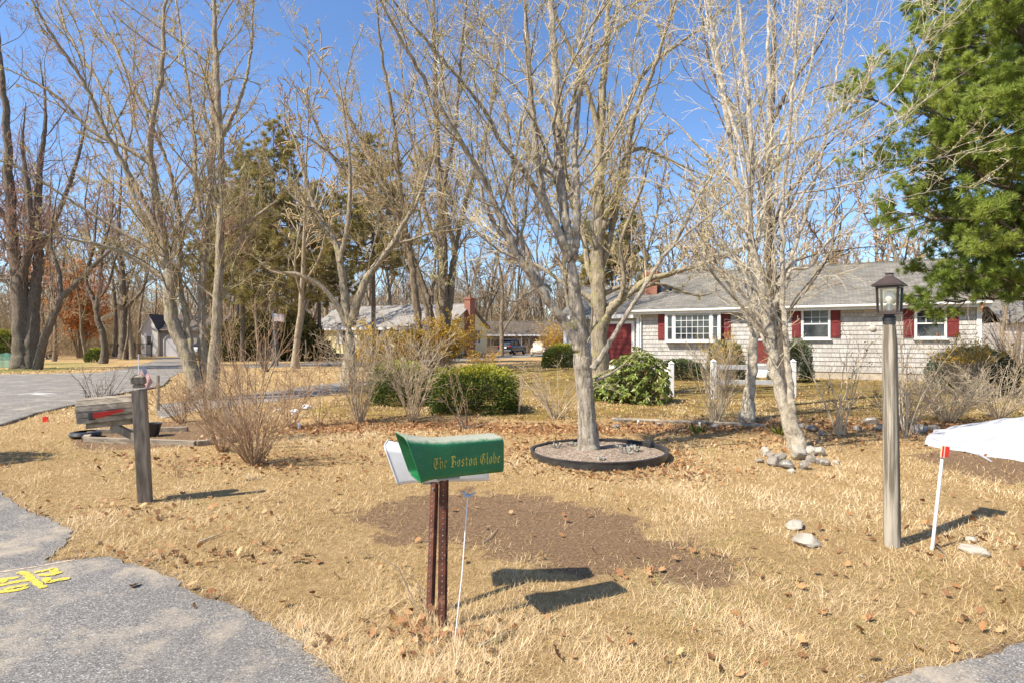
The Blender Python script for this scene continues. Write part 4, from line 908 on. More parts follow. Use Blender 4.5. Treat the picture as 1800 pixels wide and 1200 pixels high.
for (px, Y, h, zm, rc, sd_, lb) in [(483, 36, 15.5, .3, 4.2, 402, 'tall ragged pitch pine behind the small white flag'), (425, 44, 16, .35, 4.5, 403, 'pitch pine rising between the left clump and the flag'), (655, 40, 16, .42, 3.8, 404, 'straight dark pine trunk in front of the yellow roof'), (560, 48, 14.5, .35, 4, 405, 'pitch pine just left of the yellow house'), (1075, 50, 14, .5, 4.2, 406, 'dark pine behind the grey garage roof')]:
    x = (px-900)/FP*Y
    pine('pitch_pine', lb, (x, Y, 0), h, .2, 19, rc, sd_, NEEDLE2, BARK_D, nd=13, nlen=.28, nw=.014, zmin=zm, dens=1.3, droop=.05)

# --- shrubs: many stems from one crown
def shrub(name, label, base, h, spread, stems, seed, stem_m, twig_m, cat_='bush', r0=.008, L2=(6, .4, .1, .7), L3=(9, .4, .05, .3), rmin=.0035, up=.03, leaf=None, lp=.3, lsz=.03, group=None, arch=0, l3=True, wb=.09, ls_w=.4):
    r = np.random.default_rng(seed); T = thing(name, label, cat_, base, 0, group)
    a = r.uniform(0, 2*PI, stems); sp = r.uniform(.05, 1, stems)**.6*spread/h
    d = nrm(np.stack([np.cos(a)*sp, np.sin(a)*sp, np.ones(stems)], 1)); l = h*r.uniform(.6, 1.15, stems)*np.sqrt(1+sp**2)
    p = np.stack([np.cos(a)*spread*.08*r.uniform(0, 1, stems), np.sin(a)*spread*.08*r.uniform(0, 1, stems), np.full(stems, -.04)], 1); out = [p]
    for j in range(9):
        d = d+r.normal(size=(stems, 3))*wb; d[:, 2] += up-arch*j; d = nrm(d); p = p+d*(l/9)[:, None]; out.append(p)
    P = np.stack(out, 1); R = (r0*r.uniform(.6, 1.4, stems))[:, None]*np.linspace(1, .3, 10)[None]
    V, F = tubes(P, R, 6); np_mesh('stems', V, F, stem_m, T, smooth=True, local=True)
    A, B = spawn(r, P, R, L2[0], .25, (.3, .9), L2[1], L2[2], L2[3], 5, .11, up, .6, rmin*1.3)
    A3, B3 = spawn(r, A, B, L3[0], .15, (.3, 1), L3[1], L3[2], L3[3], 3, .14, up, .6, rmin)
    V, F = cat([tubes(A, B, 3), tubes(A3, B3, 3)]); np_mesh('twigs', V, F, twig_m, T, smooth=True, local=True)
    if leaf is not None:
        q = np.concatenate([A3[:, 1:].reshape(-1, 3), A[:, 2:].reshape(-1, 3)]); q = q[q[:, 2] > h*ls_w]; k = r.uniform(size=len(q)) < lp; q = q[k]; q = np.repeat(q, 3, 0)+r.normal(size=(len(q)*3, 3))*lsz*.4
        leafs('leaves', q, r.normal(size=q.shape)+[0, 0, .5], lsz*r.uniform(.6, 1.3, len(q)), lsz*.3, leaf, T, r, local=True)
    return T
shrub('brown_bush', 'dense reddish brown leafless bush on the lawn near the wooden mailbox', gp(446, 816), 1.05, .7, 70, 501, STEM_BR, STEM_BR, r0=.006, L2=(5, .35, .1, .5), L3=(6, .4, .05, .22), rmin=.0023)
shrub('brown_bush', 'smaller brown bush behind and left of the reddish bush', gp(392, 792), .9, .75, 45, 502, STEM_BR, STEM_BR, r0=.005, L2=(5, .35, .1, .5), L3=(6, .4, .05, .2), rmin=.0023)
shrub('tall_bush', 'tall thin bare bush rising behind the reddish bush', gp(440, 775), 2.0, .7, 13, 503, STEM_BR, STEM_BR, r0=.011, rmin=.0026)
shrub('pale_bush', 'tall pale stemmed bare bush left of the green newspaper tube', gp(632, 742), 1.65, .75, 34, 504, STEM_PALE, STEM_PALE, r0=.0085, rmin=.003, arch=.012)
shrub('pale_bush', 'tall pale stemmed bare bush directly behind the green newspaper tube', gp(724, 740), 1.75, .9, 34, 505, STEM_PALE, STEM_PALE, r0=.0085, rmin=.003, arch=.012)
shrub('pale_bush', 'spreading pale bare bush left of the ring bed maple trunk', gp(978, 736), 1.05, .85, 26, 506, STEM_PALE, STEM_PALE, r0=.008, rmin=.003, arch=.015)
shrub('pale_bush', 'pale bare bush between the two white fence sections', gp(1258, 744), 1.35, .7, 34, 507, STEM_PALE, STEM_PALE, r0=.008, rmin=.003, arch=.01)
shrub('tan_bush', 'rounded tan leafless bush beside the lamp post at right', gp(1665, 742), .95, .95, 80, 508, STEM_PALE, STEM_PALE, r0=.007, rmin=.003, arch=.012)
shrub('tan_bush', 'low tan leafless bush behind the lamp post', gp(1590, 752), .8, .8, 42, 509, STEM_PALE, STEM_BR, r0=.007, rmin=.003, arch=.012)
shrub('tan_bush', 'tan leafless bush at the right edge behind the white cloth', gp(1755, 735), .9, .95, 60, 510, STEM_PALE, STEM_PALE, r0=.007, rmin=.003, arch=.012)
shrub('sapling', 'thin multi stemmed sapling with a few green leaves right of the pale clump', gp(1478, 768), 1.75, .4, 7, 511, STEM_PALE, STEM_PALE, 'sapling', r0=.014, rmin=.003, leaf=YEW, lp=.05, lsz=.04)
shrub('sapling', 'thin sapling with a few orange leaves beside the lamp post', gp(1592, 768), 1.9, .55, 6, 512, STEM_PALE, STEM_PALE, 'sapling', r0=.013, rmin=.003, leaf=ORANGE, lp=.012, lsz=.06)
shrub('sapling', 'small bare sapling in front of the clipped hedge', gp(818, 754), 1.15, .6, 5, 513, STEM_DK, STEM_BR, 'sapling', r0=.012, rmin=.003)
shrub('sapling', 'thin white stemmed sapling right of the clipped hedge', gp(912, 727), .95, .25, 3, 514, STEM_PALE, STEM_PALE, 'sapling', r0=.013, rmin=.003)
shrub('sapling', 'bare arching sapling above the white plastic scraps', gp(560, 748), 1.5, .7, 6, 515, STEM_BR, STEM_BR, 'sapling', r0=.007, rmin=.0026)
shrub('dark_bush', 'black twiggy shrub on the street side behind the wooden mailbox', gp(172, 728), .95, .75, 26, 516, STEM_DK, STEM_DK, r0=.007, L2=(3, .35, .1, .5), L3=(3, .4, .05, .2), rmin=.0035)
shrub('brown_bush', 'sparse brown bush in the bed behind the wooden mailbox post', gp(318, 742), .8, .8, 34, 517, STEM_BR, STEM_BR, r0=.006, rmin=.003)
shrub('brown_bush', 'wide brown thicket at the foot of the left tree clump', gp(372, 738), 1.05, 1.2, 40, 561, STEM_BR, STEM_BR, r0=.006, rmin=.003)
shrub('brown_bush', 'loose brown thicket between the reddish bush and the pale bushes', gp(508, 752), 1.2, .8, 22, 562, STEM_BR, STEM_BR, r0=.006, rmin=.003)
shrub('tiny_bush', 'tiny twiggy plant in the lawn right of the wooden mailbox post', gp(312, 838), .32, .2, 14, 518, STEM_BR, STEM_BR, r0=.003, rmin=.0012)
shrub('tiny_bush', 'tiny weed stalks in the bare soil behind the bird ornament', gp(935, 905), .22, .14, 9, 519, STEM_BR, STEM_PALE, r0=.002, rmin=.0009, L2=(4, .3, .04, .15), L3=(3, .3, .02, .08))
shrub('tiny_bush', 'small dead plant in the soil right of the newspaper tubes', gp(1215, 965), .22, .3, 14, 520, STEM_BR, STEM_BR, r0=.0025, rmin=.0012, L2=(4, .3, .04, .15), L3=(3, .3, .02, .08))
shrub('yard_bush', 'dark stemmed shrub with a few orange leaves on the lawn left of the yellow house', gp(466, 653), 2.2, 1.3, 14, 521, STEM_DK, STEM_BR, r0=.03, rmin=.005, L2=(2, .4, .3, 1.2), L3=(3, .4, .15, .5), leaf=ORANGE, lp=.015, lsz=.12, ls_w=.05)
for i, (px, py, h, sp, n, lb) in enumerate([(655, 668, 1.9, 1.2, 60, 'yellow budded forsythia before the yellow house, leftmost of three'), (716, 664, 1.85, 1.1, 60, 'yellow budded forsythia before the yellow house, middle of three'), (785, 662, 2.1, 1.2, 70, 'yellow budded forsythia before the chimney, rightmost of three')]):
    shrub('forsythia', lb, gp(px, py), h, sp, n, 530+i, STEM_PALE, FORSTEM if False else STEM_BR, r0=.012, rmin=.004, L2=(3, .4, .2, .9), L3=(4, .4, .1, .35), leaf=FORSY, lp=1.0, lsz=.085, arch=.008, group='forsythias before the yellow house')
shrub('forsythia', 'yellow budded forsythia by the front steps of the grey house', gp(1275, 672), 1.5, .95, 50, 540, STEM_PALE, STEM_PALE, r0=.01, rmin=.003, L2=(4, .4, .15, .6), L3=(5, .4, .08, .25), leaf=FORSY, lp=.6, lsz=.045)
shrub('forsythia', 'yellow topped bush below the dome shaped evergreen', gp(1690, 690), 1.25, 1.0, 90, 541, STEM_PALE, STEM_PALE, r0=.008, rmin=.0035, L2=(5, .4, .15, .6), L3=(6, .4, .08, .25), leaf=FORSY, lp=.8, lsz=.04, ls_w=.7)
shrub('forsythia', 'amber shrub between the two parked cars', gp(975, 631), 2.8, 1.7, 60, 542, STEM_BR, STEM_BR, r0=.02, rmin=.008, L2=(2, .4, .3, 1.2), L3=(3, .4, .15, .5), leaf=FORSY, lp=.35, lsz=.12)
shrub('leafy_bush', 'low bush with yellowing leaves before the parked cars', gp(850, 640), .55, 1.4, 60, 543, STEM_BR, STEM_BR, r0=.012, rmin=.005, L2=(2.5, .4, .3, 1.2), L3=(3, .4, .15, .5), leaf=FORSY, lp=.3, lsz=.1, ls_w=.1)
shrub('wood_edge_bush', 'tall tan brush at the right of the grey house', gp(1790, 664), 2.6, 1.6, 60, 544, STEM_PALE, STEM_BR, r0=.014, rmin=.004, L2=(3, .4, .2, .9), L3=(4, .4, .1, .35))
shrub('wood_edge_bush', 'brown brush beside the green netting at far left', gp(60, 640), 2.2, 2.2, 50, 545, STEM_BR, STEM_BR, r0=.02, rmin=.007, L2=(2, .4, .3, 1.2), L3=(3, .4, .15, .5))
# orange leaf-holding young beech
T = shrub('beech_tree', 'young tree still holding orange dead leaves across the street', gp(140, 629), 7.5, 3.4, 16, 550, BARK_F, TWIG_F, 'tree', r0=.07, rmin=.01, L2=(1.6, .42, .5, 2.6), L3=(2.2, .45, .2, .9), leaf=ORANGE, lp=.9, lsz=.27, ls_w=.2)

# --- evergreens made of leafy sprays
def evergreen(name, label, base, rx, ry, h, seed, m, n=9000, ll=.05, lw=.012, flat=2.6, lump=.12, zb=.1, group=None, rz=0., box=2.5):
    r = np.random.default_rng(seed); T = thing(name, label, 'evergreen bush', base, rz, group)
    u = nrm(r.normal(size=(n, 3))); u[:, 2] = np.abs(u[:, 2])*1.0-.25*(r.uniform(size=n) < .3)
    k = (np.abs(u)**box).sum(1)**(-1/box); p = u*k[:, None]
    s = 1+lump*fbm(p[:, 0]*2.5+seed, p[:, 1]*2.5+p[:, 2]*2, 2.0); dep = r.uniform(0, 1, n)**2.2*.35
    q = p*(s-dep)[:, None]*np.array([rx, ry, h*(1-zb)]); q[:, 2] += h*zb; q[:, 2] = np.maximum(q[:, 2], .02)
    d = nrm(u+r.normal(size=(n, 3))*.55+[0, 0, .35])
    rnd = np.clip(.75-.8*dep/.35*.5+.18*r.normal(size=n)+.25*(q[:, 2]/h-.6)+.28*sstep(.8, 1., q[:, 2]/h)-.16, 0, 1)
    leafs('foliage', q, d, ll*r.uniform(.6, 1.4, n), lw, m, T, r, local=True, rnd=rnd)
    ns = 26; a = r.uniform(0, 2*PI, ns); f = r.uniform(.3, .8, ns)
    P = np.stack([np.zeros(ns), np.zeros(ns), np.zeros(ns)], 1)[:, None]+np.linspace(0, 1, 6)[None, :, None]*np.stack([np.cos(a)*f*rx, np.sin(a)*f*ry, np.full(ns, h*.85)], 1)[:, None]
    R = np.full((ns, 1), .014)*np.linspace(1, .4, 6)[None]
    A, B = spawn(r, P, R, 8, .2, (.4, 1.1), .5, .1, .6, 3, .15, .03, .6, .004)
    V, F = cat([tubes(P, R, 5), tubes(A, B, 3)]); np_mesh('stems', V, F, STEM_DK, T, smooth=True, local=True)
    return T
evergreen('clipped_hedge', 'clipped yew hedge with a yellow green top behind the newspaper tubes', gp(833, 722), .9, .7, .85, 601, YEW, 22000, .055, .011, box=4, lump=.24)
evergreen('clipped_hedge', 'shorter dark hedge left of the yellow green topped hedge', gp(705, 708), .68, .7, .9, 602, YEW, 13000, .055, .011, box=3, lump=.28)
evergreen('yard_bush', 'tall unseen evergreen bush just outside the left edge of the view', Vector((-9.4, 6.0, 0)), 1.5, 1.2, 3.1, 609, YEWDK, 9000, .12, .03)  # out of view, added to cast a shadow over the ground at left
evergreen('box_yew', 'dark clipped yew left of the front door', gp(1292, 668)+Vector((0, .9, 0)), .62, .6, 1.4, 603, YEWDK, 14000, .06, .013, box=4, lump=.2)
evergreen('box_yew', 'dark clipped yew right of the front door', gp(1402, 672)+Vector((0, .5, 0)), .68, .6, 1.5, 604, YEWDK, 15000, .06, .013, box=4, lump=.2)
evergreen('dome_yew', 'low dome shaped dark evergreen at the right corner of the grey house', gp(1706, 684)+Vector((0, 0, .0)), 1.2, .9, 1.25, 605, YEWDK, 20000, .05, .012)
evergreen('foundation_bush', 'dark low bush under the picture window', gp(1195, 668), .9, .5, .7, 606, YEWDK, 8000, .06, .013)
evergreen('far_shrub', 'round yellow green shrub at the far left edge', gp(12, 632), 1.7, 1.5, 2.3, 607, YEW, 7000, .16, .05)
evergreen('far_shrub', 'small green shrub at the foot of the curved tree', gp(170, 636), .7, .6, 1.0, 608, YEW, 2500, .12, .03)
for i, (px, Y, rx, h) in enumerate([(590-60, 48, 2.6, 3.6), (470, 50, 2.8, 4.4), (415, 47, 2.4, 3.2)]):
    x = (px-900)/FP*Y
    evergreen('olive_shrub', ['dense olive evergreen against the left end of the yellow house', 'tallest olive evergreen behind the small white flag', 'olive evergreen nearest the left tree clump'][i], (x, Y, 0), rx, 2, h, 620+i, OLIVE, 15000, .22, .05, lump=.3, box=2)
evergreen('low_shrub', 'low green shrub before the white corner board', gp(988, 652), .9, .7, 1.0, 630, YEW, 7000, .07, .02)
# rhododendron: whorls of long leaves
def rhodo(name, label, base, rx, ry, h, seed, n=620):
    r = np.random.default_rng(seed); T = thing(name, label, 'evergreen bush', base)
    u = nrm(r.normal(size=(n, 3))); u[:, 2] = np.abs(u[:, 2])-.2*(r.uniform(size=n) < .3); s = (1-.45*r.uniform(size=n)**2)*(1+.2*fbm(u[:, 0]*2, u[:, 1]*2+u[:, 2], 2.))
    c = u*s[:, None]*np.array([rx, ry, h*.85]); c[:, 2] = np.maximum(c[:, 2]+h*.12, .06); m = 11
    d = nrm(u+[0, 0, .6]); cc = np.repeat(c, m, 0); dd = np.repeat(d, m, 0)
    rad = nrm(np.cross(dd, nrm(r.normal(size=dd.shape)))); ld = nrm(rad+dd*.1+[0, 0, -.35]+r.normal(size=dd.shape)*.2)
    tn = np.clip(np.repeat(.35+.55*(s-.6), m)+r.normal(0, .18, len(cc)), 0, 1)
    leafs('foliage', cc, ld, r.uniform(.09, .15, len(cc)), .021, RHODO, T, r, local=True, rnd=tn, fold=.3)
    st = np.zeros((n, 6, 3)); tt = np.linspace(0, 1, 6)[None, :, None]; b0 = c*np.array([.12, .12, 0]); st = b0[:, None]*(1-tt)+c[:, None]*tt+np.sin(tt*PI)*np.array([0, 0, .0]); st[:, :, 2] = c[:, None, 2]*tt[..., 0]**1.2
    V, F = tubes(st, np.full((n, 1), .007)*np.linspace(1, .5, 6)[None], 4); np_mesh('stems', V, F, STEM_BR, T, smooth=True, local=True)
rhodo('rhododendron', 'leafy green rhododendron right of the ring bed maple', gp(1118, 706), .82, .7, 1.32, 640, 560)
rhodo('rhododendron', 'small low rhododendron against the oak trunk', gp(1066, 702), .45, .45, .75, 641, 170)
for (px, py, lb, sd_) in [(1228, 762, 'green strappy plant on the bank left of the pale clump', 1), (1372, 764, 'green strappy plant right behind the pale clump', 2)]:
    r = np.random.default_rng(650+sd_); T = thing('strappy_plant', lb, 'plant', gp(px, py)); n = 70
    a = r.uniform(0, 2*PI, n); leafs('leaves', np.stack([np.cos(a)*.03, np.sin(a)*.03, np.zeros(n)], 1), np.stack([np.cos(a)*.6, np.sin(a)*.6, r.uniform(.3, 1.1, n)], 1), r.uniform(.12, .3, n), .008, YEW, T, r, local=True)
# ================================================================ grey shingled house
A0 = Vector((6.07, 27.6, 0)); DX, DY = .877, -.477
GH = thing('shingle_house', 'grey shingled single storey house with dark red shutters and a white bay window', 'house', A0, math.atan2(DY, DX))
def fu(px):
    k = (px-900)/FP; return (k*A0.y-A0.x)/(DX-k*DY)
def fz(px, py): return CH-(py-HZ)/FP*(A0.y+DY*fu(px))
UL, UR, DEP = 0., 13.1, 7.6; EZ, RZ = 3.08, 5.0; OV = .32
def courses(mb, u0, u1, z0, z1, y=0., pitch=.18):
    n = int((z1-z0)/pitch+.5); p = (z1-z0)/n; rr = random.Random(3)
    for i in range(n):
        a = z0+i*p; mb.add([(u0, y-.022, a), (u1, y-.022, a), (u1, y-.003, a+p+.004), (u0, y-.003, a+p+.004), (u0, y+.01, a), (u1, y+.01, a)], [(0, 1, 2, 3), (0, 4, 5, 1)])
mb = MB(); mb.bx(UL, UR, 0, DEP, .3, EZ); courses(mb, UL, UR, .56, EZ)
mb.add([(UR, 0, EZ), (UR, DEP, EZ), (UR, DEP/2, RZ-.15)], [(0, 1, 2)]); mb.add([(UL, 0, EZ), (UL, DEP, EZ), (UL, DEP/2, RZ-.15)], [(0, 1, 2)])
mb.build('wall', SHING, GH)
mb = MB(); mb.bx(UL+.03, UR-.03, .03, DEP-.03, -.3, .56); mb.build('foundation', mat('concrete', (.5, .43, .33), (.36, .31, .25), 3, .9, .1, .2, 20), GH)
sl_ = (RZ-EZ)/(DEP/2)
def roofmb(u0, u1, y0, y1, ez, rz, ov, th=.09, oe=.25):
    m_ = MB(); ym = (y0+y1)/2; s = (rz-ez)/(ym-y0)
    for sgn in (0, 1):
        ya = y0-ov if not sgn else y1+ov; za = ez-ov*s
        m_.prism([(u0-oe, ya, za+.06), (u0-oe, ym, rz+.06), (u0-oe, ym, rz+.06+th), (u0-oe, ya, za+.06+th)], (u1-u0+2*oe, 0, 0))
    m_.bx(u0-oe, u1+oe, ym-.09, ym+.09, rz+.06+th*.55, rz+.06+th+.035); return m_
R_ = roofmb(UL-.1, UR, 0, DEP, EZ, RZ, OV); roof = R_.build('roof', ROOFG, GH)
mb = MB(); mb.bx(UL-.35, UR+.25, -OV-.05, -OV-.005, EZ-OV*sl_-.09, EZ-OV*sl_+.12); mb.bx(UL-.3, UR+.2, -OV-.004, -.003, EZ-OV*sl_-.085, EZ-OV*sl_-.06)
mb.build('soffit', TRIM, GH)
mb = MB(); mb.tube([(UL-.4, -OV-.1, EZ-OV*sl_+.06), (UR+.28, -OV-.1, EZ-OV*sl_+.06)], .055, 8)
mb.tube([(UL+.2, -OV-.08, EZ-OV*sl_), (UL+.2, -.07, EZ-.42), (UL+.2, -.07, .35)], .04, 8); mb.build('gutter', TRIM, GH, smooth=True)
mb = MB(); mb.bx(UL-.02, UL+.12, -.05, -.003-.022, .5, EZ); mb.bx(UR-.12, UR+.03, -.05, -.025, .5, EZ); mb.bx(UR+.003, UR+.03, -.05, .1, .5, EZ); mb.build('corner_board', TRIM, GH, bevel=.004)
def window(px0, px1, py0, py1, root, y=-.03, cols=1, rows=2, frame=.085, name='window', u=None, gm=GLASS, mun=True, topdiv=0):
    if u is None:
        u0, u1 = fu(px0), fu(px1); z1 = fz((px0+px1)/2, py0); z0 = fz((px0+px1)/2, py1)
    else: u0, u1, z0, z1 = u
    m_ = MB(); f = frame; d = .05
    m_.bx(u0, u0+f, y-d, y, z0, z1); m_.bx(u1-f, u1, y-d, y, z0, z1); m_.bx(u0+f, u1-f, y-d, y, z1-f, z1); m_.bx(u0+f, u1-f, y-d, y, z0, z0+f)
    fr = m_.build(name, TRIM, root, bevel=.004)
    m_ = MB(); m_.bx(u0-.04, u1+.04, y-d-.04, y-.001, z0-.05, z0-.001); m_.build('sill', TRIM, fr)
    m_ = MB(); m_.bx(u0+f, u1-f, y-.022, y-.012, z0+f, z1-f); m_.build('pane', gm, fr)
    m_ = MB(); w = u1-u0-2*f; h = z1-z0-2*f; b = .018
    if rows == 2 and cols == 1:
        m_.bx(u0+f, u1-f, y-.045, y-.023, z0+f+h/2-.025, z0+f+h/2+.025)
    else:
        for i in range(1, cols): m_.bx(u0+f+w*i/cols-b/2, u0+f+w*i/cols+b/2, y-.04, y-.023, z0+f, z1-f)
        for i in range(1, rows): m_.bx(u0+f, u1-f, y-.045, y-.041+.016, z0+f+h*i/rows-b/2, z0+f+h*i/rows+b/2)
    for i in range(1, topdiv): m_.bx(u0+f+w*i/topdiv-b/2, u0+f+w*i/topdiv+b/2, y-.04, y-.023, z0+f+h/2+.025, z1-f)
    if topdiv: m_.bx(u0+f, u1-f, y-.036, y-.024, z0+f+h*.75-b/2, z0+f+h*.75+b/2)
    if m_.v: m_.build('muntin', TRIM, fr)
    return fr
def shutter(px0, px1, py0, py1):
    m_ = MB(); u0, u1 = fu(px0), fu(px1); z1 = fz(px0, py0); z0 = fz(px0, py1); y = -.025
    m_.bx(u0, u1, y-.03, y, z0, z1)
    for a, b in ((z0+.06, (z0+z1)/2-.03), ((z0+z1)/2+.03, z1-.06)): m_.bx(u0+.05, u1-.05, y-.045, y-.031, a, b)
    m_.build('shutter', REDPAINT, GH, bevel=.006)
# bay window
bu0, bu1 = fu(1171), fu(1268); bz1, bz0 = min(fz(1220, 548), EZ-.27), fz(1220, 598); by_ = -.28
mb = MB(); mb.bx(bu0, bu1, by_, -.024, bz0-.1, bz0); mb.bx(bu0, bu1, by_, -.024, bz1, bz1+.08); mb.bx(bu0+.02, bu1-.02, -.06, -.026, bz0, bz1)
bay = mb.build('bay_window', TRIM, GH, bevel=.006)
mb = MB()
for uu in (bu0, bu0+.36*1.0, bu1-.46, bu1-.1): mb.bx(uu, uu+.1, by_, by_+.1, bz0, bz1)
c0 = bu0+.46; c1 = bu1-.46
mb.build('post', TRIM, bay, bevel=.004)
for (a, b, cc, rw) in ((bu0+.1, c0-.1, 1, 2), (c0, c1, 6, 4), (c1+.1, bu1-.1, 1, 2)):
    f = .035; h = bz1-bz0-.02; m_ = MB(); y = by_+.06
    m_.bx(a, a+f, y-.04, y, bz0+.01, bz1-.01); m_.bx(b-f, b, y-.04, y, bz0+.01, bz1-.01); m_.bx(a+f, b-f, y-.04, y, bz1-.01-f, bz1-.01); m_.bx(a+f, b-f, y-.04, y, bz0+.01, bz0+.01+f)
    for i in range(1, cc): m_.bx(a+f+(b-a-2*f)*i/cc-.011, a+f+(b-a-2*f)*i/cc+.011, y-.035, y-.02, bz0+.01+f, bz1-.01-f)
    for i in range(1, rw): m_.bx(a+f, b-f, y-.038, y-.019, bz0+.01+h*i/rw-.012, bz0+.01+h*i/rw+.012)
    m_.build('sash', TRIM, bay)
    m_ = MB(); m_.bx(a+.01, b-.01, y-.012, y-.004, bz0+.02, bz1-.02); m_.build('pane', GLASS, bay)
for a in ((1157, 1170.5), (1269.5, 1284)): shutter(*a, 550, 597)
window(1408, 1459, 543, 596, GH, topdiv=3); shutter(1391.5, 1407, 544, 594); shutter(1460, 1476.5, 543.5, 593.5)
window(1606, 1663, 542, 595, GH, topdiv=3); shutter(1586.5, 1605, 543, 593); shutter(1664, 1683.5, 542, 592)
# door, steps, lamp, vent
du0, du1 = fu(1330), fu(1367); dz0, dz1 = .62, 2.66
mb = MB(); mb.bx(du0-.12, du0, -.07, -.024, dz0, dz1); mb.bx(du1, du1+.12, -.07, -.024, dz0, dz1); mb.bx(du0-.12, du1+.12, -.07, -.024, dz1, dz1+.13); mb.build('door_frame', TRIM, GH, bevel=.004)
mb = MB(); mb.bx(du0, du1, -.05, -.01, dz0, dz1); mb.bx(du0+.12, du1-.12, -.062, -.051, dz0+.15, 1.5); d_ = mb.build('door', mat('door_red', (.2, .04, .03), (.13, .03, .022), 4, .45, .4), GH, bevel=.004)
mb = MB(); mb.bx(du0+.1, du1-.1, -.058, -.052, 1.72, 2.5); mb.build('pane', GLASS, d_)
mb = MB(); mb.bx(du0+.06, du1-.06, -.085, -.064, 1.58, 1.66); mb.build('door_bar', TRIM, d_)
mb = MB(); mb.tube([(du1-.09, -.06, 1.5), (du1-.09, -.12, 1.5)], .025, 8); mb.build('handle', ALU, d_)
mb = MB()
for i in range(3): mb.bx(du0-.3, du1+.3, -.55-.3*(2-i)-0.0, -.025, .0+.17*i+.05, .0+.17*(i+1)+.048)
mb.build('steps', WHITE, GH, bevel=.01)
mb = MB(); mb.lathe([(0, .12), (.05, .1), (.06, 0), (.03, -.09), (0, -.1)], (fu(1297), -.14, fz(1297, 558)), 10); mb.bar((fu(1297), -.02, fz(1297, 558)+.1), (fu(1297), -.15, fz(1297, 558)+.1), .03, .02)
mb.build('wall_lamp', mat('brass', (.35, .24, .08), metal=.8, rough=.35), GH, smooth=True)
mb = MB(); mb.lathe([(0, 0), (.11, 0), (.125, .015), (.1, .04), (.03, .05), (0, .05)], (0, 0, 0), 18, Matrix.Rotation(PI/2, 4, 'X')); mb.v = [v+Vector((fu(1533), -.026, fz(1533, 577))) for v in mb.v]; mb.build('vent', mat('vent_grey', (.5, .46, .4)), GH, smooth=True)
# chimney on the ridge end
def chimney(root, c, w, d, z0, z1, pot=True, m=BRICK):
    m_ = MB(); m_.box((c[0], c[1], (z0+z1)/2), (w, d, z1-z0)); m_.box((c[0], c[1], z1-.1), (w+.1, d+.1, .14)); m_.box((c[0], c[1], z1-.24), (w+.05, d+.05, .08))
    o = m_.build('chimney', m, root)
    m_ = MB(); m_.lathe([(.13, 0), (.12, .22), (.09, .22), (.09, 0)], (c[0], c[1], z1-.03), 12); m_.build('flue', mat('clay', (.3, .16, .1)), o, smooth=True)
    m_ = MB(); m_.box((c[0], c[1], z1+.01), (w-.02, d-.02, .06)); m_.build('crown_cap', mat('concrete', (.5, .43, .33)), o)
    return o
chimney(GH, (fu(1133)-.05, 1.6, 0), .62, .62, 3.2, 5.05)
mb = MB(); mb.bx(.62, 1.2, 1.55, 2.2, 3.62, 4.32); mb.build('skylight', mat('roof_flashing', (.025, .03, .045), (.04, .045, .06), 5, .35, .5), GH, bevel=.02)
# garage wing
gl0, gl1 = fu(986), -.02; GE, GR = 2.9, 4.45
mb = MB(); mb.bx(gl0, gl1, .45, DEP-.6, 0, GE); courses(mb, gl0, gl1, .56, GE, .45)
mb.add([(gl0, .45, GE), (gl0, DEP-.6, GE), (gl0, (DEP-.15)/2, GR-.1)], [(0, 1, 2)]); mb.build('garage_wall', SHING, GH)
roofmb(gl0, gl1-.05, .45, DEP-.6, GE, GR, OV, oe=.2).build('garage_roof', ROOFG, GH)
mb = MB(); sg = (GR-GE)/((DEP-1.05)/2); mb.bx(gl0-.2, gl1, .45-OV-.05, .45-OV-.005, GE-OV*sg-.07, GE-OV*sg+.12); mb.bx(gl0-.15, gl1-.02, .45-OV, .44, GE-OV*sg-.065, GE-OV*sg-.04); mb.bx(gl0, gl0+.16, .4, .447-.02, .4, GE); mb.bx(gl0-.03, gl0-.003, .4, .6, .4, GE); mb.build('garage_soffit', TRIM, GH)
g0, g1 = fu(1051), fu(1106); gz1_ = 2.42
mb = MB(); mb.bx(g0, g1, .4, .44, .4, gz1_)
for i in range(4):
    for j in range(2): mb.bx(g0+.02, g1-.02, .385, .399, .43+i*.5+.02+j*.24, .43+i*.5+.235+j*.24)
mb.build('garage_door', REDPAINT, GH, bevel=.005)
mb = MB(); mb.bx(g1+.002, g1+.15, .37, .427, .4, gz1_); mb.bx(g0-.15, g0-.002, .37, .427, .4, gz1_); mb.bx(g0-.15, g1+.15, .37, .427, gz1_+.002, gz1_+.14); mb.build('garage_door_frame', TRIM, GH)
mb = MB(); mb.bx(fu(1064), fu(1086)-.1, 1.7, 2.3, 3.38, 3.62); sk = mb.build('roof_window', mat('copper_green', (.2, .33, .26), (.28, .4, .32), 4, .5), GH, bevel=.03)

# ================================================================ yellow house
th = math.radians(22)
YH = thing('yellow_house', 'pale yellow ranch house with a brick chimney on its shaded gable end', 'house', (-5.72, 52, 0), PI-th)
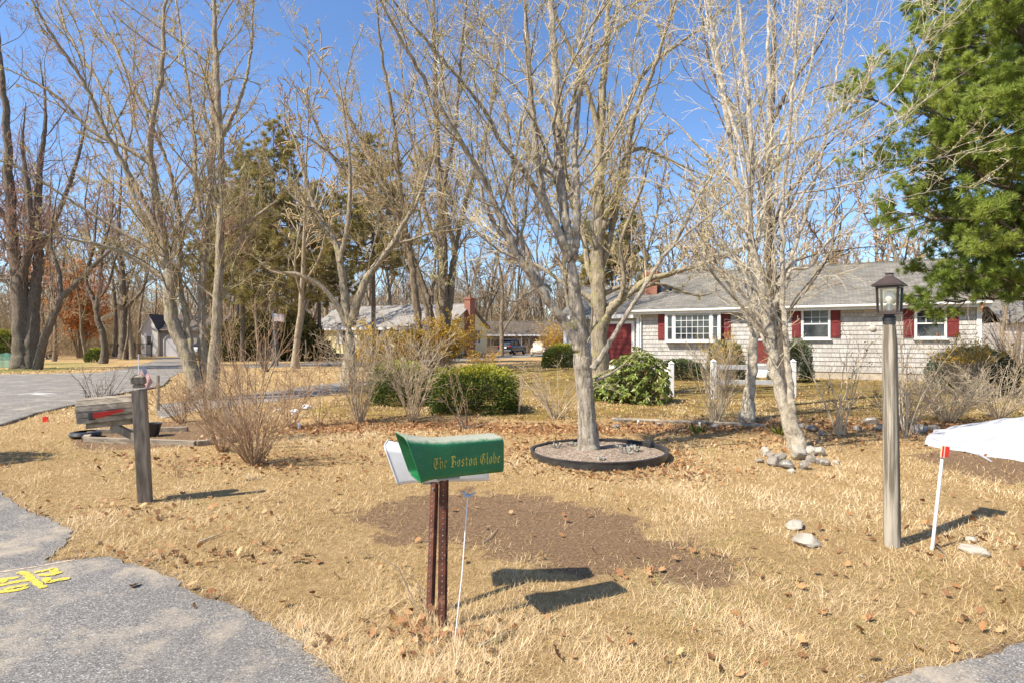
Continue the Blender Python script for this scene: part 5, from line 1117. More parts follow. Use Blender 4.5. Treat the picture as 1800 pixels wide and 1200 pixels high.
# local x runs left along the facade (away), local -y... build with x from 0..L, y toward the back negative
L_, D_, e_, r_ = 15.5, 8.2, 2.95, 5.1
mb = MB(); mb.bx(0, L_, -D_, 0, .35, e_); mb.add([(0, 0, e_), (0, -D_, e_), (0, -D_/2, r_-.1)], [(0, 1, 2)]); mb.add([(L_, 0, e_), (L_, -D_, e_), (L_, -D_/2, r_-.1)], [(0, 1, 2)]); mb.build('wall', YELLOW, YH)
mb = MB(); mb.bx(.05, L_-.05, -D_+.05, -.05, -.3, .35); mb.build('foundation', mat('dark_base', (.08, .08, .08)), YH)
roofmb(0, L_, -D_, 0, e_, r_, .35, oe=.3).build('roof', ROOFL, YH)
sy = (r_-e_)/(D_/2); mb = MB(); mb.bx(-.3, L_+.3, .355, .41, e_-.35*sy-.12, e_-.35*sy+.1); mb.bx(-.28, L_+.28, .005, .35, e_-.35*sy-.11, e_-.35*sy-.08); mb.bx(-.06, -.003, -.14, .03, .35, e_); mb.bx(L_-.15, L_+.03, .004, .04, .35, e_); mb.build('soffit', TRIM, YH)
mb = MB(); mb.bx(-.14, -.005, -D_/2-.9, -D_/2+.1, 0, 6.0) if False else None
def ywin(x0, x1, z0, z1, sh=True):
    f = .1; m_ = MB(); m_.bx(x0, x1, .005, .06, z0, z0+f); m_.bx(x0, x1, .005, .06, z1-f, z1); m_.bx(x0, x0+f, .005, .06, z0+f, z1-f); m_.bx(x1-f, x1, .005, .06, z0+f, z1-f); m_.bx(x0+f, x1-f, .02, .055, (z0+z1)/2-.03, (z0+z1)/2+.03); m_.bx((x0+x1)/2-.02, (x0+x1)/2+.02, .02, .05, z0+f, (z0+z1)/2-.03); m_.bx((x0+x1)/2-.02, (x0+x1)/2+.02, .02, .05, (z0+z1)/2+.03, z1-f)
    w = m_.build('window', TRIM, YH)
    m_ = MB(); m_.bx(x0+f, x1-f, .006, .018, z0+f, z1-f); m_.build('pane', GLASS, w)
    if sh:
        for a in (x0-.52, x1+.04): m_ = MB(); m_.bx(a, a+.46, .005, .045, z0, z1); m_.build('shutter', WHITE, YH)
for x0, x1, z0, z1, s in ((10.7, 12, 1.35, 2.7, True), (7.4, 8.7, 1.35, 2.7, True), (3.2, 5.8, 1.1, 2.7, False), (.8, 1.9, 1.35, 2.7, True)): ywin(x0, x1, z0, z1, s)
mb = MB(); mb.bx(6.2, 7.1, .005, .06, .4, 2.5); dd_ = mb.build('door', WHITE, YH); mb = MB(); mb.bx(6.35, 6.95, .061, .07, 1.4, 2.3); mb.build('pane', GLASS, dd_)
# gable window (towards -x) and chimney
mb = MB(); ya, yb = -6.6, -5.2
mb.bx(-.06, -.004, ya, ya+.12, 1.3, 2.75); mb.bx(-.06, -.004, yb-.12, yb, 1.3, 2.75); mb.bx(-.06, -.004, ya+.12, yb-.12, 2.63, 2.75); mb.bx(-.06, -.004, ya+.12, yb-.12, 1.3, 1.42); mb.bx(-.055, -.02, (ya+yb)/2-.06, (ya+yb)/2+.06, 1.42, 2.63)
w = mb.build('window', TRIM, YH); mb = MB(); mb.bx(-.018, -.006, ya+.12, yb-.12, 1.42, 2.63); mb.build('pane', GLASS, w)
m_ = MB(); m_.bx(-.62, -.006, -D_/2+.0, -D_/2+1.1, -.2, 5.75); m_.bx(-.68, .06, -D_/2-.06, -D_/2+1.16, 5.55, 5.7)
c_ = m_.build('chimney', BRICK, YH); m_ = MB(); m_.lathe([(.15, 0), (.13, .28), (.1, .28), (.1, 0)], (-.3, -D_/2+.5, 5.74), 10); m_.build('flue', mat('clay', (.3, .16, .1)), c_, smooth=True)

# ================================================================ far houses
FH = thing('garage_house', 'small white gabled outbuilding with an arched grey garage door at left', 'house', ((-652.)/FP*60, 60, 0), 0)
w2 = 1.75; pk = 4.25; ev = 2.7
mb = MB(); mb.bx(0, w2, 0, 6, 0, ev); mb.add([(0, 0, ev), (w2, 0, ev), (w2/2, 0, pk)], [(0, 1, 2)]); mb.build('wall', WHCLAP, FH)
mb = MB(); mb.bar((-.12, -.1, ev-.18), (w2/2, -.1, pk+.05), .06, .14, (0, 1, 0)); mb.bar((w2+.12, -.1, ev-.18), (w2/2, -.1, pk+.05), .06, .14, (0, 1, 0)); mb.build('rake_board', TRIM, FH)
mb = MB()
for s in (0, 1):
    xa = -.15 if not s else w2+.15; mb.prism([(xa, -.15, ev-.2), (w2/2, -.15, pk+.08), (w2/2, -.15, pk+.18), (xa, -.15, ev-.1)], (0, 6.3, 0))
mb.build('gable_roof', ROOFD, FH)
mb = MB(); mb.bx(w2, 7.5, .3, 6, 0, 2.7); mb.build('garage_wall', GRCLAP, FH)
mb = MB(); mb.prism([(w2-.02, 0, 2.6), (w2-.02, 3.2, 4.3), (w2-.02, 3.2, 4.42), (w2-.02, 0, 2.72)], (6.1, 0, 0)); mb.prism([(w2-.02, 6.4, 2.6), (w2-.02, 3.2, 4.3), (w2-.02, 3.2, 4.42), (w2-.02, 6.4, 2.72)], (6.1, 0, 0)); mb.build('roof', ROOFD, FH)
mb = MB(); gx0, gx1 = 2.3, 4.7; ar = [(gx0, .22, 0), (gx0, .22, 1.75), (gx0+.35, .22, 2.2), (gx1-.35, .22, 2.2), (gx1, .22, 1.75), (gx1, .22, 0)]
mb.prism(ar, (0, .07, 0)); gd = mb.build('garage_door', mat('pale_grey_paint', (.52, .52, .54), (.46, .46, .48), 2, .6), FH)
mb = MB()
for a, b in zip(ar[:-1], ar[1:]): mb.bar(Vector(a)-Vector((0, .02, 0)), Vector(b)-Vector((0, .02, 0)), .06, .12, (0, 1, 0))
mb.build('trim', TRIM, gd)
mb = MB(); mb.bx(.55, .65, -.05, -.004, 1.1, 2.2); mb.bx(1.1, 1.2, -.05, -.004, 1.1, 2.2); mb.bx(.65, 1.1, -.05, -.004, 2.1, 2.2); mb.bx(.65, 1.1, -.05, -.004, 1.1, 1.2); w = mb.build('window', TRIM, FH); mb = MB(); mb.bx(.65, 1.1, -.02, -.006, 1.2, 2.1); mb.build('pane', GLASS, w)
chimney(FH, (4.6, 3.2, 0), .6, .5, 4.0, 5.1)
BH = thing('dark_roof_house', 'low house with a long dark roof behind the parked cars', 'house', (-4.6, 78, 0), 0)
mb = MB(); mb.bx(0, 15, 0, 8, 0, 2.35); mb.build('wall', mat('brown_siding', (.2, .15, .11), (.3, .25, .2), 2), BH)
mb = MB(); mb.prism([(-.6, -.5, 2.35), (-.6, 4, 4.3), (-.6, 4, 4.45), (-.6, -.5, 2.5)], (16, 0, 0)); mb.prism([(-.6, 8.5, 2.35), (-.6, 4, 4.3), (-.6, 4, 4.45), (-.6, 8.5, 2.5)], (16, 0, 0)); mb.build('roof', ROOFD, BH)
mb = MB(); mb.bx(-.65, 15.45, -.6, -.51, 2.25, 2.5); mb.build('fascia', TRIM, BH)
mb = MB()
for i in range(5): mb.bx(.6+i*2.6, .78+i*2.6, -.3, -.12, 0, 2.3)
mb.build('post', WHITE, BH)
for i in range(3):
    mb = MB(); mb.bx(1.6+i*4, 3.0+i*4, -.04, -.004, .9, 2.0); w = mb.build('window', TRIM, BH); mb = MB(); mb.bx(1.75+i*4, 2.85+i*4, -.05, -.041, 1.0, 1.9); mb.build('pane', GLASS, w)
NB = thing('neighbour_house', 'house end seen through brush right of the grey house', 'house', (29.5, 34, 0), math.radians(-20))
mb = MB(); mb.bx(0, 8, 0, 6, 0, 2.7); courses(mb, 0, 8, .3, 2.7); mb.build('wall', SHING, NB); roofmb(0, 8, 0, 6, 2.7, 4.4, .3).build('roof', ROOFG, NB)

# ================================================================ fences
def rail_fence(name, label, posts, h=.95, rails=(.42, .8)):
    T = thing(name, label, 'fence', posts[0])
    for p in posts:
        m_ = MB(); m_.bx(p.x-.06, p.x+.06, p.y-.06, p.y+.06, p.z-.15, p.z+h)
        m_.add([(p.x-.075, p.y-.075, p.z+h+.001), (p.x+.075, p.y-.075, p.z+h+.001), (p.x+.075, p.y+.075, p.z+h+.001), (p.x-.075, p.y+.075, p.z+h+.001), (p.x, p.y, p.z+h+.08)], [(0, 1, 2, 3), (0, 1, 4), (1, 2, 4), (2, 3, 4), (3, 0, 4)])
        m_.build('post', WHITE, T, local=False, bevel=.005)
    for a, b in zip(posts[:-1], posts[1:]):
        for k, z in enumerate(rails):
            m_ = MB(); d = (b-a).normalized()*.05; m_.bar(a+d+Vector((0, 0, z)), b-d+Vector((0, 0, z-.04+.02*k)), .045, .12); m_.build('rail', WHITE, T, local=False, bevel=.004)
rail_fence('rail_fence', 'white two rail fence section right of the green rhododendron between tree trunks', [gp(1254, 700), gp(1394, 697)], .93)
rail_fence('rail_fence', 'white two rail fence section half hidden by the rhododendron', [gp(1064, 688), gp(1180, 696)], .87, (.36, .74))
MF = thing('metal_fence', 'black metal picket fence before the small white outbuilding', 'fence', at(183, 627, 58).to_3d())
mb = MB(); X0, X1, YF_ = (183-900)*.058, (272-900)*.058, 57.5
for zz in (.25, 1.25): mb.bx(X0, X1, YF_-.02, YF_+.02, zz, zz+.04)
for i in range(46): xx = X0+(X1-X0)*i/45; mb.bx(xx-.012, xx+.012, YF_-.012, YF_+.012, .05, 1.4)
mb.build('pickets', BLACKM, MF, local=False)
for k in range(4): mb = MB(); xx = X0+(X1-X0)*k/3; mb.bx(xx-.05, xx+.05, YF_-.05, YF_+.05, -.1, 1.5); mb.build('post', BLACKM, MF, local=False)
GN = thing('netting_fence', 'low green netting fence at the far left edge', 'fence', at(-40, 640, 34))
t = NT('green_net'); ch = t.n('ShaderNodeTexChecker', {'Vector': t.coord(), 'Scale': 24.}); p = t.n('ShaderNodeBsdfPrincipled', {'Base Color': (.08, .22, .16, 1), 'Roughness': .7}); tr = t.n('ShaderNodeBsdfTransparent'); mx = t.n('ShaderNodeMixShader', {0: t.math('MULTIPLY', ch.outputs[1], .6), 1: p.outputs[0], 2: tr.outputs[0]}); t.t.links.new(mx.outputs[0], t.n('ShaderNodeOutputMaterial').inputs[0])
mb = MB(); a = at(-40, 640, 35); b = at(26, 640, 33.5); a.z = b.z = 0; n = 14
vs = []
for i in range(n+1):
    q_ = a.lerp(b, i/n)+Vector((0, .05*math.sin(i*2), 0)); vs += [q_, q_+Vector((0, 0, .85+.05*math.sin(i*1.3)))]
mb.add(vs, [(2*i, 2*i+2, 2*i+3, 2*i+1) for i in range(n)]); mb.build('netting', t.m, GN, local=False)
for k in (0, .5, 1): mb = MB(); q_ = a.lerp(b, k); mb.tube([q_-Vector((0, 0, .1)), q_+Vector((0, 0, 1))], .025, 6); mb.build('post', ALU, GN, local=False)

# ================================================================ parked cars (seen from behind)
def loft(sts, n=20, pw=3.):
    """sts: (x, halfw, z0, z1); superellipse sections"""
    vs = []
    for (x, w, z0, z1) in sts:
        for k in range(n):
            a = 2*PI*k/n; c, s = math.cos(a), math.sin(a)
            vs.append((x, w*math.copysign(abs(c)**(2/pw), c), (z0+z1)/2+(z1-z0)/2*math.copysign(abs(s)**(2/pw), s)))
    m = len(sts); fs = [(i*n+k, i*n+(k+1) % n, (i+1)*n+(k+1) % n, (i+1)*n+k) for i in range(m-1) for k in range(n)]+[tuple(range(n))[::-1], tuple(range((m-1)*n, m*n))]
    return vs, fs
def carpaint(name, c): return NT(name).out((*c, 1), .25, None, .5, **{'Coat Weight': .8})
TYRE = mat('tyre', (.02, .02, .02), rough=.8); LRED = mat('tail_lens', (.35, .02, .02), rough=.2, spec=.6)
def wheel(T, c, r, w=.2):
    M = Matrix.Rotation(PI/2, 4, 'X'); m_ = MB(); m_.lathe([(r*.6, -w/2), (r*.93, -w/2), (r, -w*.3), (r, w*.3), (r*.93, w/2), (r*.6, w/2), (r*.6, -w/2)], c, 24, M)
    o = m_.build('wheel', TYRE, T, smooth=True); m_ = MB(); m_.lathe([(0, -w*.38), (r*.2, -w*.42), (r*.58, -w*.3), (r*.6, -w*.45), (r*.6, w*.45), (r*.58, w*.3), (r*.2, w*.42), (0, w*.38)], c, 16, M); m_.build('rim', ALU, o, smooth=True)
# car frame: x forward (away from the viewer), y left
SUV = thing('parked_suv', 'dark blue black SUV parked with its tail toward the lawn', 'car', (-.85, 64.5, .05), math.radians(90-23)); P_ = carpaint('suv_paint', (.012, .014, .022))
v, f = loft([(0, .82, .45, .95), (.06, .9, .36, 1.08), (.5, .95, .3, 1.12), (2.2, .96, .3, 1.06), (3.6, .95, .3, 1.0), (4.35, .9, .34, .92), (4.65, .78, .42, .8)], 24, 4.5); MB().add(v, f).build('body', P_, SUV, smooth=True)
v, f = loft([(.05, .7, .9, 1.12), (.3, .72, .9, 1.62), (.9, .74, .9, 1.69), (2.3, .73, .9, 1.68), (2.9, .7, .9, 1.4), (3.5, .66, .9, 1.0)], 24, 4); MB().add(v, f).build('window_glass', GLASS, SUV, smooth=True)
v, f = loft([(.02, .6, 1.63, 1.69), (.4, .68, 1.64, 1.74), (1.6, .7, 1.65, 1.76), (2.5, .66, 1.6, 1.7)], 16, 3); MB().add(v, f).build('roof', P_, SUV, smooth=True)
mb = MB()
for s in (-1, 1):
    for x0, x1 in ((.25, .02), (1.1, 1.15), (2.3, 2.4)): mb.bar((x0, s*.72, 1.66), (x1, s*.8, 1.05), .05, .06)
mb.build('pillar', P_, SUV)
for s in (-1, 1):
    mb = MB(); mb.bx(-.035, .12, s*.68-.17, s*.68+.17, .9, 1.03); mb.build('tail_light', LRED, SUV, bevel=.01)
    for xx in (.85, 3.75): wheel(SUV, (xx, s*.84, .35), .36)
mb = MB(); mb.bx(-.06, .1, -.8, .8, .4, .56); mb.build('bumper', mat('trim_grey', (.2, .2, .21), rough=.4), SUV, bevel=.03)
mb = MB(); mb.bx(-.05, -.01, -.26, .26, .74, .9); mb.build('number_plate', WHITE, SUV)
VW = thing('parked_car', 'small rounded cream coloured vintage car seen from behind', 'car', (2.65, 58, .05), math.radians(90-4)); P_ = carpaint('cream_paint', (.72, .62, .46))
v, f = loft([(-.02, .3, .42, .6), (.1, .5, .32, .82), (.4, .6, .28, 1.0), (.9, .62, .25, 1.1), (2.4, .62, .25, .98), (3.2, .55, .28, .86), (3.8, .4, .32, .68), (3.95, .2, .4, .55)], 24, 2.6); MB().add(v, f).build('body', P_, VW, smooth=True)
v, f = loft([(.45, .3, .9, 1.0), (.62, .5, .85, 1.22), (1.0, .58, .85, 1.42), (1.6, .6, .85, 1.5), (2.2, .57, .85, 1.4), (2.45, .53, .85, 1.05)], 24, 2.8); MB().add(v, f).build('cabin', P_, VW, smooth=True)
mb = MB(); q = [(.66, -.3, 1.08), (.66, .3, 1.08), (.86, .24, 1.33), (.86, -.24, 1.33)]; mb.prism([(a-.05, b, c) for a, b, c in q], (.06, 0, .02)); mb.build('rear_window', GLASS, VW, bevel=.01)
for s in (-1, 1):
    mb = MB(); mb.prism([(1.0, s*.575, 1.02), (2.1, s*.575, 1.02), (1.95, s*.53, 1.36), (1.2, s*.53, 1.36)], (0, s*.04, 0)); mb.build('side_window', GLASS, VW)
    for x0 in (.65, 3.1): mb = MB(); mb.ell((x0, s*.6, .45), (.58, .2, .4), 20, 12); mb.build('fender', P_, VW, smooth=True); wheel(VW, (x0, s*.66, .31), .33, .15)
    mb = MB(); mb.ell((.17, s*.6, .66), (.05, .07, .1), 12, 8); mb.build('tail_light', LRED, VW, smooth=True)
mb = MB(); mb.tube([(-.02, -.7, .4), (-.12, -.6, .4), (-.14, 0, .4), (-.12, .6, .4), (-.02, .7, .4)], .045, 8)
for s in (-.3, .3): mb.tube([(-.14, s, .33), (-.14, s, .52)], .03, 6)
mb.build('bumper', mat('chrome', (.6, .6, .6), metal=1, rough=.2), VW, smooth=True)
mb = MB(); mb.bx(-.06, -.03, -.17, .17, .56, .68); mb.build('number_plate', WHITE, VW)
WC = thing('parked_van', 'white vehicle nose peeking out behind the left tree clump', 'car', at(322, 621, 55), math.radians(0))
v, f = loft([(0, .6, .5, .9), (.2, .8, .35, 1.0), (1.2, .88, .3, 1.1), (3.6, .88, .3, 1.1), (4.4, .75, .4, .95)], 20, 3.6); WC.location.z = 0; XF[WC.name] = Matrix.Translation(WC.location)
MB().add(v, f).build('body', carpaint('white_paint_car', (.7, .7, .7)), WC, smooth=True); v, f = loft([(1.0, .7, .9, 1.1), (1.6, .72, .9, 1.5), (2.9, .72, .9, 1.5), (3.7, .68, .9, 1.1)], 20, 3.6); MB().add(v, f).build('window_glass', GLASS, WC, smooth=True)
for s in (-1, 1):
    for xx in (.85, 3.5): wheel(WC, (xx, s*.76, .33), .33)

# ================================================================ the newspaper tubes
def rprof(w, h, rt, rb, n=6):
    """rounded section in (y 0..w, z 0..h)"""
    P = []
    for cx, cz, a0, rr_ in ((w-rt, h-rt, 0, rt), (rt, h-rt, 90, rt), (rb, rb, 180, rb), (w-rb, rb, 270, rb)):
        for k in range(n+1): a = math.radians(a0+90*k/n); P.append((cx+rr_*math.cos(a), cz+rr_*math.sin(a)))
    return P
def paper_tube(name, label, org, az, w, h, L, m, post_xy, post_top, pm, face=None, slant=.085):
    T = thing(name, label, 'newspaper box', org, az)
    secs = []; base = rprof(w, h, .03, .025)
    sts = [(0., .028, .022), (.05, .014, .012), (.1, .004, .004), (.14, 0, 0), (L-.012, 0, 0), (L, -.008, -.008)]
    m_ = MB(); n = len(base); outer = []; inner = []
    for (x, fl, ft) in sts:
        o_ = []; i_ = []
        for (y, z) in base:
            k = z/h; yc = y-w/2; sc = (w/2+fl)/(w/2); yy_ = w/2+yc*sc; zz_ = z*(1+ft/h*1.6 if z > h*.5 else 1)-(.006 if fl > .02 and z < h*.3 else 0)
            xx = x-slant*k*max(0, 1-x/.2) if x < .2 else x
            o_.append(Vector((xx, yy_, zz_))); t_ = .0045
            cy, cz = w/2, h/2; d = Vector((0, yy_-cy, zz_-cz)); d.normalize(); i_.append(Vector((min(xx, L-.01), yy_-d.y*t_, zz_-d.z*t_)))
        outer.append(o_); inner.append(i_)
    vs = [v for s in outer for v in s]+[v for s in inner for v in s]; S_ = len(sts); fs = []
    for i in range(S_-1):
        for k in range(n):
            fs.append((i*n+k, i*n+(k+1) % n, (i+1)*n+(k+1) % n, (i+1)*n+k)); j = (S_+i)*n; fs.append((j+k, j+n+k, j+n+(k+1) % n, j+(k+1) % n))
    for k in range(n): fs.append((k, S_*n+k, S_*n+(k+1) % n, (k+1) % n))
    fs.append(tuple(range((S_-1)*n, S_*n))); fs.append(tuple(range((2*S_-1)*n, 2*S_*n)))
    m_.add(vs, fs); m_.build('tube', m, T, smooth=True)
    mb_ = MB()
    for k in range(5): mb_.bx(.03, .3, w*.2+k*w*.15, w*.2+k*w*.15+.006, .0055, .011)
    mb_.build('floor_ribs', m, T)
    # lip round the mouth
    mb_ = MB(); mb_.tube([v for v in outer[0]]+[outer[0][0]], .0045, 6, caps=False); mb_.build('lip', m, T, smooth=True)
    # U-channel post with holes
    I = XF[T.name].inverted(); b = Vector((*post_xy[0], -.1)); tp = Vector((*post_xy[1], post_top)); d = (tp-b)
    mb_ = MB(); a2 = I @ b; b2 = I @ tp; dn = (b2-a2).normalized(); Rz = Matrix.Rotation(math.radians(-24), 3, 'Z')
    for (ox, oy, wx, wy) in ((0, 0, .03, .004), (-.0145, .012, .004, .02), (.0145, .012, .004, .02), (-.019, .0235, .013, .003), (.019, .0235, .013, .003)):
        mb_.prism([a2+Rz @ Vector((ox+sx*wx/2, oy+sy*wy/2, 0)) for sx, sy in ((-1, -1), (1, -1), (1, 1), (-1, 1))], b2-a2)
    po = mb_.build('post', pm, T)
    mb_ = MB()
    for k in range(26):
        c_ = a2.lerp(b2, .12+k*.033)+Rz @ Vector((0, -.0035, 0)); mb_.lathe([(0, .001), (.0042, .001), (.0042, -.001), (0, -.001)], c_, 8, (Rz @ Matrix.Rotation(PI/2, 3, 'X')).to_4x4())
    mb_.build('bolt_holes', mat('hole_dark', (.16, .14, .13), (.3, .26, .22), 40), po)
    # bracket
    mb_ = MB(); mb_.bx(b2.x-.06, b2.x+.06, .02, w-.02, -.012, -.001); mb_.tube([(b2.x, b2.y-.02, -.03), (b2.x, b2.y+.05, -.03)], .007, 6); mb_.build('bracket', ALU, T, bevel=.002)
    return T
GREENP = None
t = NT('green_plastic'); co_ = t.coord(); sp_ = t.n('ShaderNodeSeparateXYZ', {0: t.n('ShaderNodeNewGeometry').outputs['Normal']})
c = t.ramp(t.noise(co_, 6, 5, .6), [(.3, (.004, .115, .035)), (.7, (.008, .16, .05))])
dust = t.ramp(t.math('ADD', t.math('MULTIPLY', t.n('ShaderNodeSeparateXYZ', {0: co_}).outputs[2], 5.2), t.math('MULTIPLY', t.noise(t.mapping(co_, (1, 1, 1)), 14, 6, .7), .45)), [(1.1, 0.), (1.22, .0)])
top = t.ramp(t.math('MULTIPLY', sp_.outputs[2], t.math('ADD', .1, t.math('MULTIPLY', t.noise(co_, 22, 7, .75), 1.5))), [(.35, 0.), (.8, .8)])
outer_ = t.ramp(t.math('MULTIPLY', t.n('ShaderNodeSeparateXYZ', {0: co_}).outputs[2], 4.), [(.66, 0.), (.7, 1.)])
top = t.math('MULTIPLY', top, outer_)
c = t.mix(t.ramp(t.noise(t.mapping(co_, (1, 1, 3)), 9, 7, .75), [(.52, 0.), (.72, .3)]), c, (.16, .25, .15)); c = t.mix(top, c, (.46, .43, .34)); c = t.mix(t.ramp(t.noise(co_, 38, 5, .75), [(.66, 0.), (.72, .45)]), c, (.25, .32, .24))
GREENP = t.out(c, .42, t.bump(t.noise(co_, 90, 3), .08, .002), .5)
WHITEP = mat('white_plastic', (.78, .77, .76), (.66, .65, .63), 5, .4, .4, .05, 30, c3=(.45, .42, .36), sc3=9, t3=.68)
az = math.radians(25); axv = Vector((math.cos(az), math.sin(az), 0)); wv = Vector((-math.sin(az), math.cos(az), 0))
ORG = Vector((-.462, 2.9, .838))
NG = paper_tube('newspaper_tube', 'green plastic newspaper tube with gold blackletter writing on a rusty post', ORG, az, .18, .195, .465, GREENP, ((-.381, 3.07), (-.369, 3.07)), .836, RUST)
OW = Vector((-.653, 3.30, .725))
paper_tube('newspaper_tube', 'white plastic newspaper tube behind the green one on its own rusty post', OW, math.radians(6), .165, .194, .52, WHITEP, ((-.474, 3.2), (-.462, 3.33)), .723, RUST)
# blackletter strokes: broad pen at 40 degrees; glyph cells 0..w x 0..1 (x-height .62)
GL = {
 'T': (.8, [[(.05, .9), (.25, 1.0), (.5, .88), (.78, .98)], [(.3, .92), (.12, .7), (.14, .3), (.35, .06), (.62, .06), (.74, .22)], [(.45, .86), (.42, .3)], [(.62, .85), (.56, .6), (.66, .4)]]),
 'h': (.52, [[(.08, 1.0), (.1, .86), (.1, .1), (.18, .02)], [(.1, .52), (.28, .64), (.42, .52), (.42, .1), (.3, -.1)]]),
 'e': (.45, [[(.1, .52), (.1, .12), (.22, .02), (.38, .14)], [(.1, .54), (.26, .64), (.38, .48), (.12, .34)]]),
 'B': (.8, [[(.05, .85), (.2, 1.0), (.36, .9)], [(.26, .95), (.26, .1)], [(.38, .92), (.38, .15)], [(.3, .96), (.55, 1.0), (.7, .8), (.42, .56)], [(.42, .56), (.72, .45), (.72, .16), (.5, 0.), (.1, .08)]]),
 'o': (.5, [[(.1, .5), (.1, .14), (.24, .0), (.4, .12), (.4, .5), (.26, .64), (.1, .5)]]),
 's': (.44, [[(.36, .56), (.2, .64), (.1, .48), (.36, .2), (.22, .0), (.06, .1)]]),
 't': (.4, [[(.16, .82), (.16, .1), (.26, .0), (.36, .08)], [(.02, .6), (.34, .6)]]),
 'n': (.54, [[(.02, .54), (.1, .62), (.12, .1), (.2, .0)], [(.14, .52), (.32, .64), (.42, .52), (.42, .1), (.52, .0)]]),
 'G': (.82, [[(.7, .86), (.5, 1.0), (.2, .84), (.1, .5), (.16, .18), (.42, .0), (.7, .16), (.7, .46), (.48, .52)], [(.4, .9), (.34, .2)], [(.54, .86), (.5, .6)]]),
 'l': (.28, [[(.1, 1.0), (.12, .86), (.12, .1), (.22, .0)]]),
 'b': (.5, [[(.08, 1.0), (.1, .86), (.1, .14), (.24, .0), (.4, .12), (.4, .5), (.26, .62), (.12, .54)]]),
}
def pen(mb_, pts, M, s, w):
    nx_, nz_ = w*.5*math.cos(math.radians(38)), w*.5*math.sin(math.radians(38))
    for a, b in zip(pts[:-1], pts[1:]):
        q = [(a[0]-nx_, a[1]-nz_), (a[0]+nx_, a[1]+nz_), (b[0]+nx_, b[1]+nz_), (b[0]-nx_, b[1]-nz_)]
        mb_.prism([M(x, z) for x, z in q], (0, -.0004, 0))
ADV = sum(.30 if c_ == ' ' else GL[c_][0]*.93+.10 for c_ in 'The Boston Globe')
mb = MB(); ls = .052; cx = .058; HS = .386/ADV/ls; oy = -.0014
fl_y = lambda x: -float(np.interp(x, [0, .05, .1, .14, .47], [.028, .014, .004, 0, 0]))
for ch in 'The Boston Globe':
    if ch == ' ': cx += .30*ls*HS; continue
    wd, sts = GL[ch]; k = 1.0
    for si, st in enumerate(sts):
        pen(mb, [(p[0], p[1]) for p in st], (lambda x, z, cx=cx, si=si: Vector((cx+x*ls*.93*HS, fl_y(cx+x*ls*.93*HS)+oy-.0005*(si % 3), .058+z*ls*1.1))), ls, .15)
    cx += (wd*ls*.93+.10*ls)*HS
print('lettering end', cx)
mb.build('lettering', mat('gold_paint', (.6, .43, .06), (.2, .25, .06), 90, .5, .4, lo=.3, hi=.62), NG)

# bird ornament on a rod
BO = thing('bird_stake', 'small grey bird ornament on a thin white rod right of the newspaper tubes', 'garden ornament', gz0(797, 1130)+(0,))
b0 = Vector((*gz0(797, 1130), -.05)); b1 = at(822, 873, 3.05)
mb = MB(); mb.tube([b0, b0.lerp(b1, .5)+Vector((.008, 0, 0)), b1], .0032, 8); mb.build('rod', WHITEP, BO, local=False, smooth=True)
mb = MB(); R = .0035*0
mb.ell(b1+Vector((0, 0, .008)), (.024, .012, .011), 12, 8); mb.ell(b1+Vector((-.02, 0, .024)), (.009, .008, .01), 10, 6); mb.tube([b1+Vector((-.012, 0, .012)), b1+Vector((-.02, 0, .024))], [.009, .007], 8)
mb.tube([b1+Vector((-.026, 0, .024)), b1+Vector((-.036, 0, .022))], [.003, .0008], 6); mb.tube([b1+Vector((.018, 0, .01)), b1+Vector((.042, .004, .026))], [.008, .003], 6); mb.build('bird', mat('pewter', (.5, .52, .54), (.36, .38, .4), 40, .4, .5), BO, local=False, smooth=True)
# reflector stake
p0 = Vector((*gz0(1636, 968), -.08)); p1 = at(1656, 806, 4.24)
RS = thing('reflector_stake', 'leaning white driveway stake with a red reflector head', 'driveway marker', (p0.x, p0.y, 0))
mb = MB(); mb.tube([p0, p1], .0115, 10); mb.build('stake', WHITEP, RS, local=False, smooth=True)
zc_ = (p1-p0).normalized(); yc_ = (Vector((.15, 1, 0))-zc_*zc_.dot(Vector((.15, 1, 0)))).normalized(); R_ = Matrix((yc_.cross(zc_), yc_, zc_)).transposed(); c_ = at(1661, 793, 4.23)
mb = MB(); mb.box(c_, (.056, .014, .095), R_ @ Matrix.Rotation(.0, 3, 'Z')); mb.build('head', mat('pale_plastic', (.62, .5, .36), rough=.4), RS, local=False, bevel=.003)
mb = MB(); mb.box(c_+R_ @ Vector((.009, -.0085, .0)), (.026, .004, .08), R_); mb.box(c_+R_ @ Vector((-.019, -.0085, .0)), (.01, .004, .08), R_); mb.build('reflector', mat('reflector_red', (.55, .02, .01), rough=.25, spec=.6), RS, local=False, bevel=.001)

# ================================================================ lamp post
pb = Vector((*gz0(1569, 960), 0)); YL = pb.y
LP = thing('lamp_post', 'weathered wooden lamp post topped with a bronze glass lantern', 'lamp post', pb)
tp = at(1563.5, 569, YL)-pb
mb = MB(); n = 16; pts = []; rr = random.Random(8)
for i in range(13):
    k = i/12; q = Vector((tp.x*k, 0, -.15+(tp.z+.15)*k)); pts.append(q)
mb.tube(pts, [.058-.008*i/12 for i in range(12)]+[.038], 20); mb.build('post', POSTWOOD, LP, smooth=True)
z0 = tp.z; xx = tp.x; Rz = Matrix.Rotation(math.radians(-45), 3, 'Z')
mb = MB(); mb.lathe([(.042, 0), (.042, .03), (.046, .031), (.046, .05), (.036, .058), (.034, .075)], (xx, 0, z0-.005), 20); mb.build('collar', BLACKM, LP, smooth=True)
lb = z0+.068; hh_ = .185; hw0, hw1 = .067, .073
cage = MB(); cage.box((xx, 0, lb+.006), (.142, .142, .012), Rz); cage.box((xx, 0, lb+.02), (.122, .122, .016), Rz)
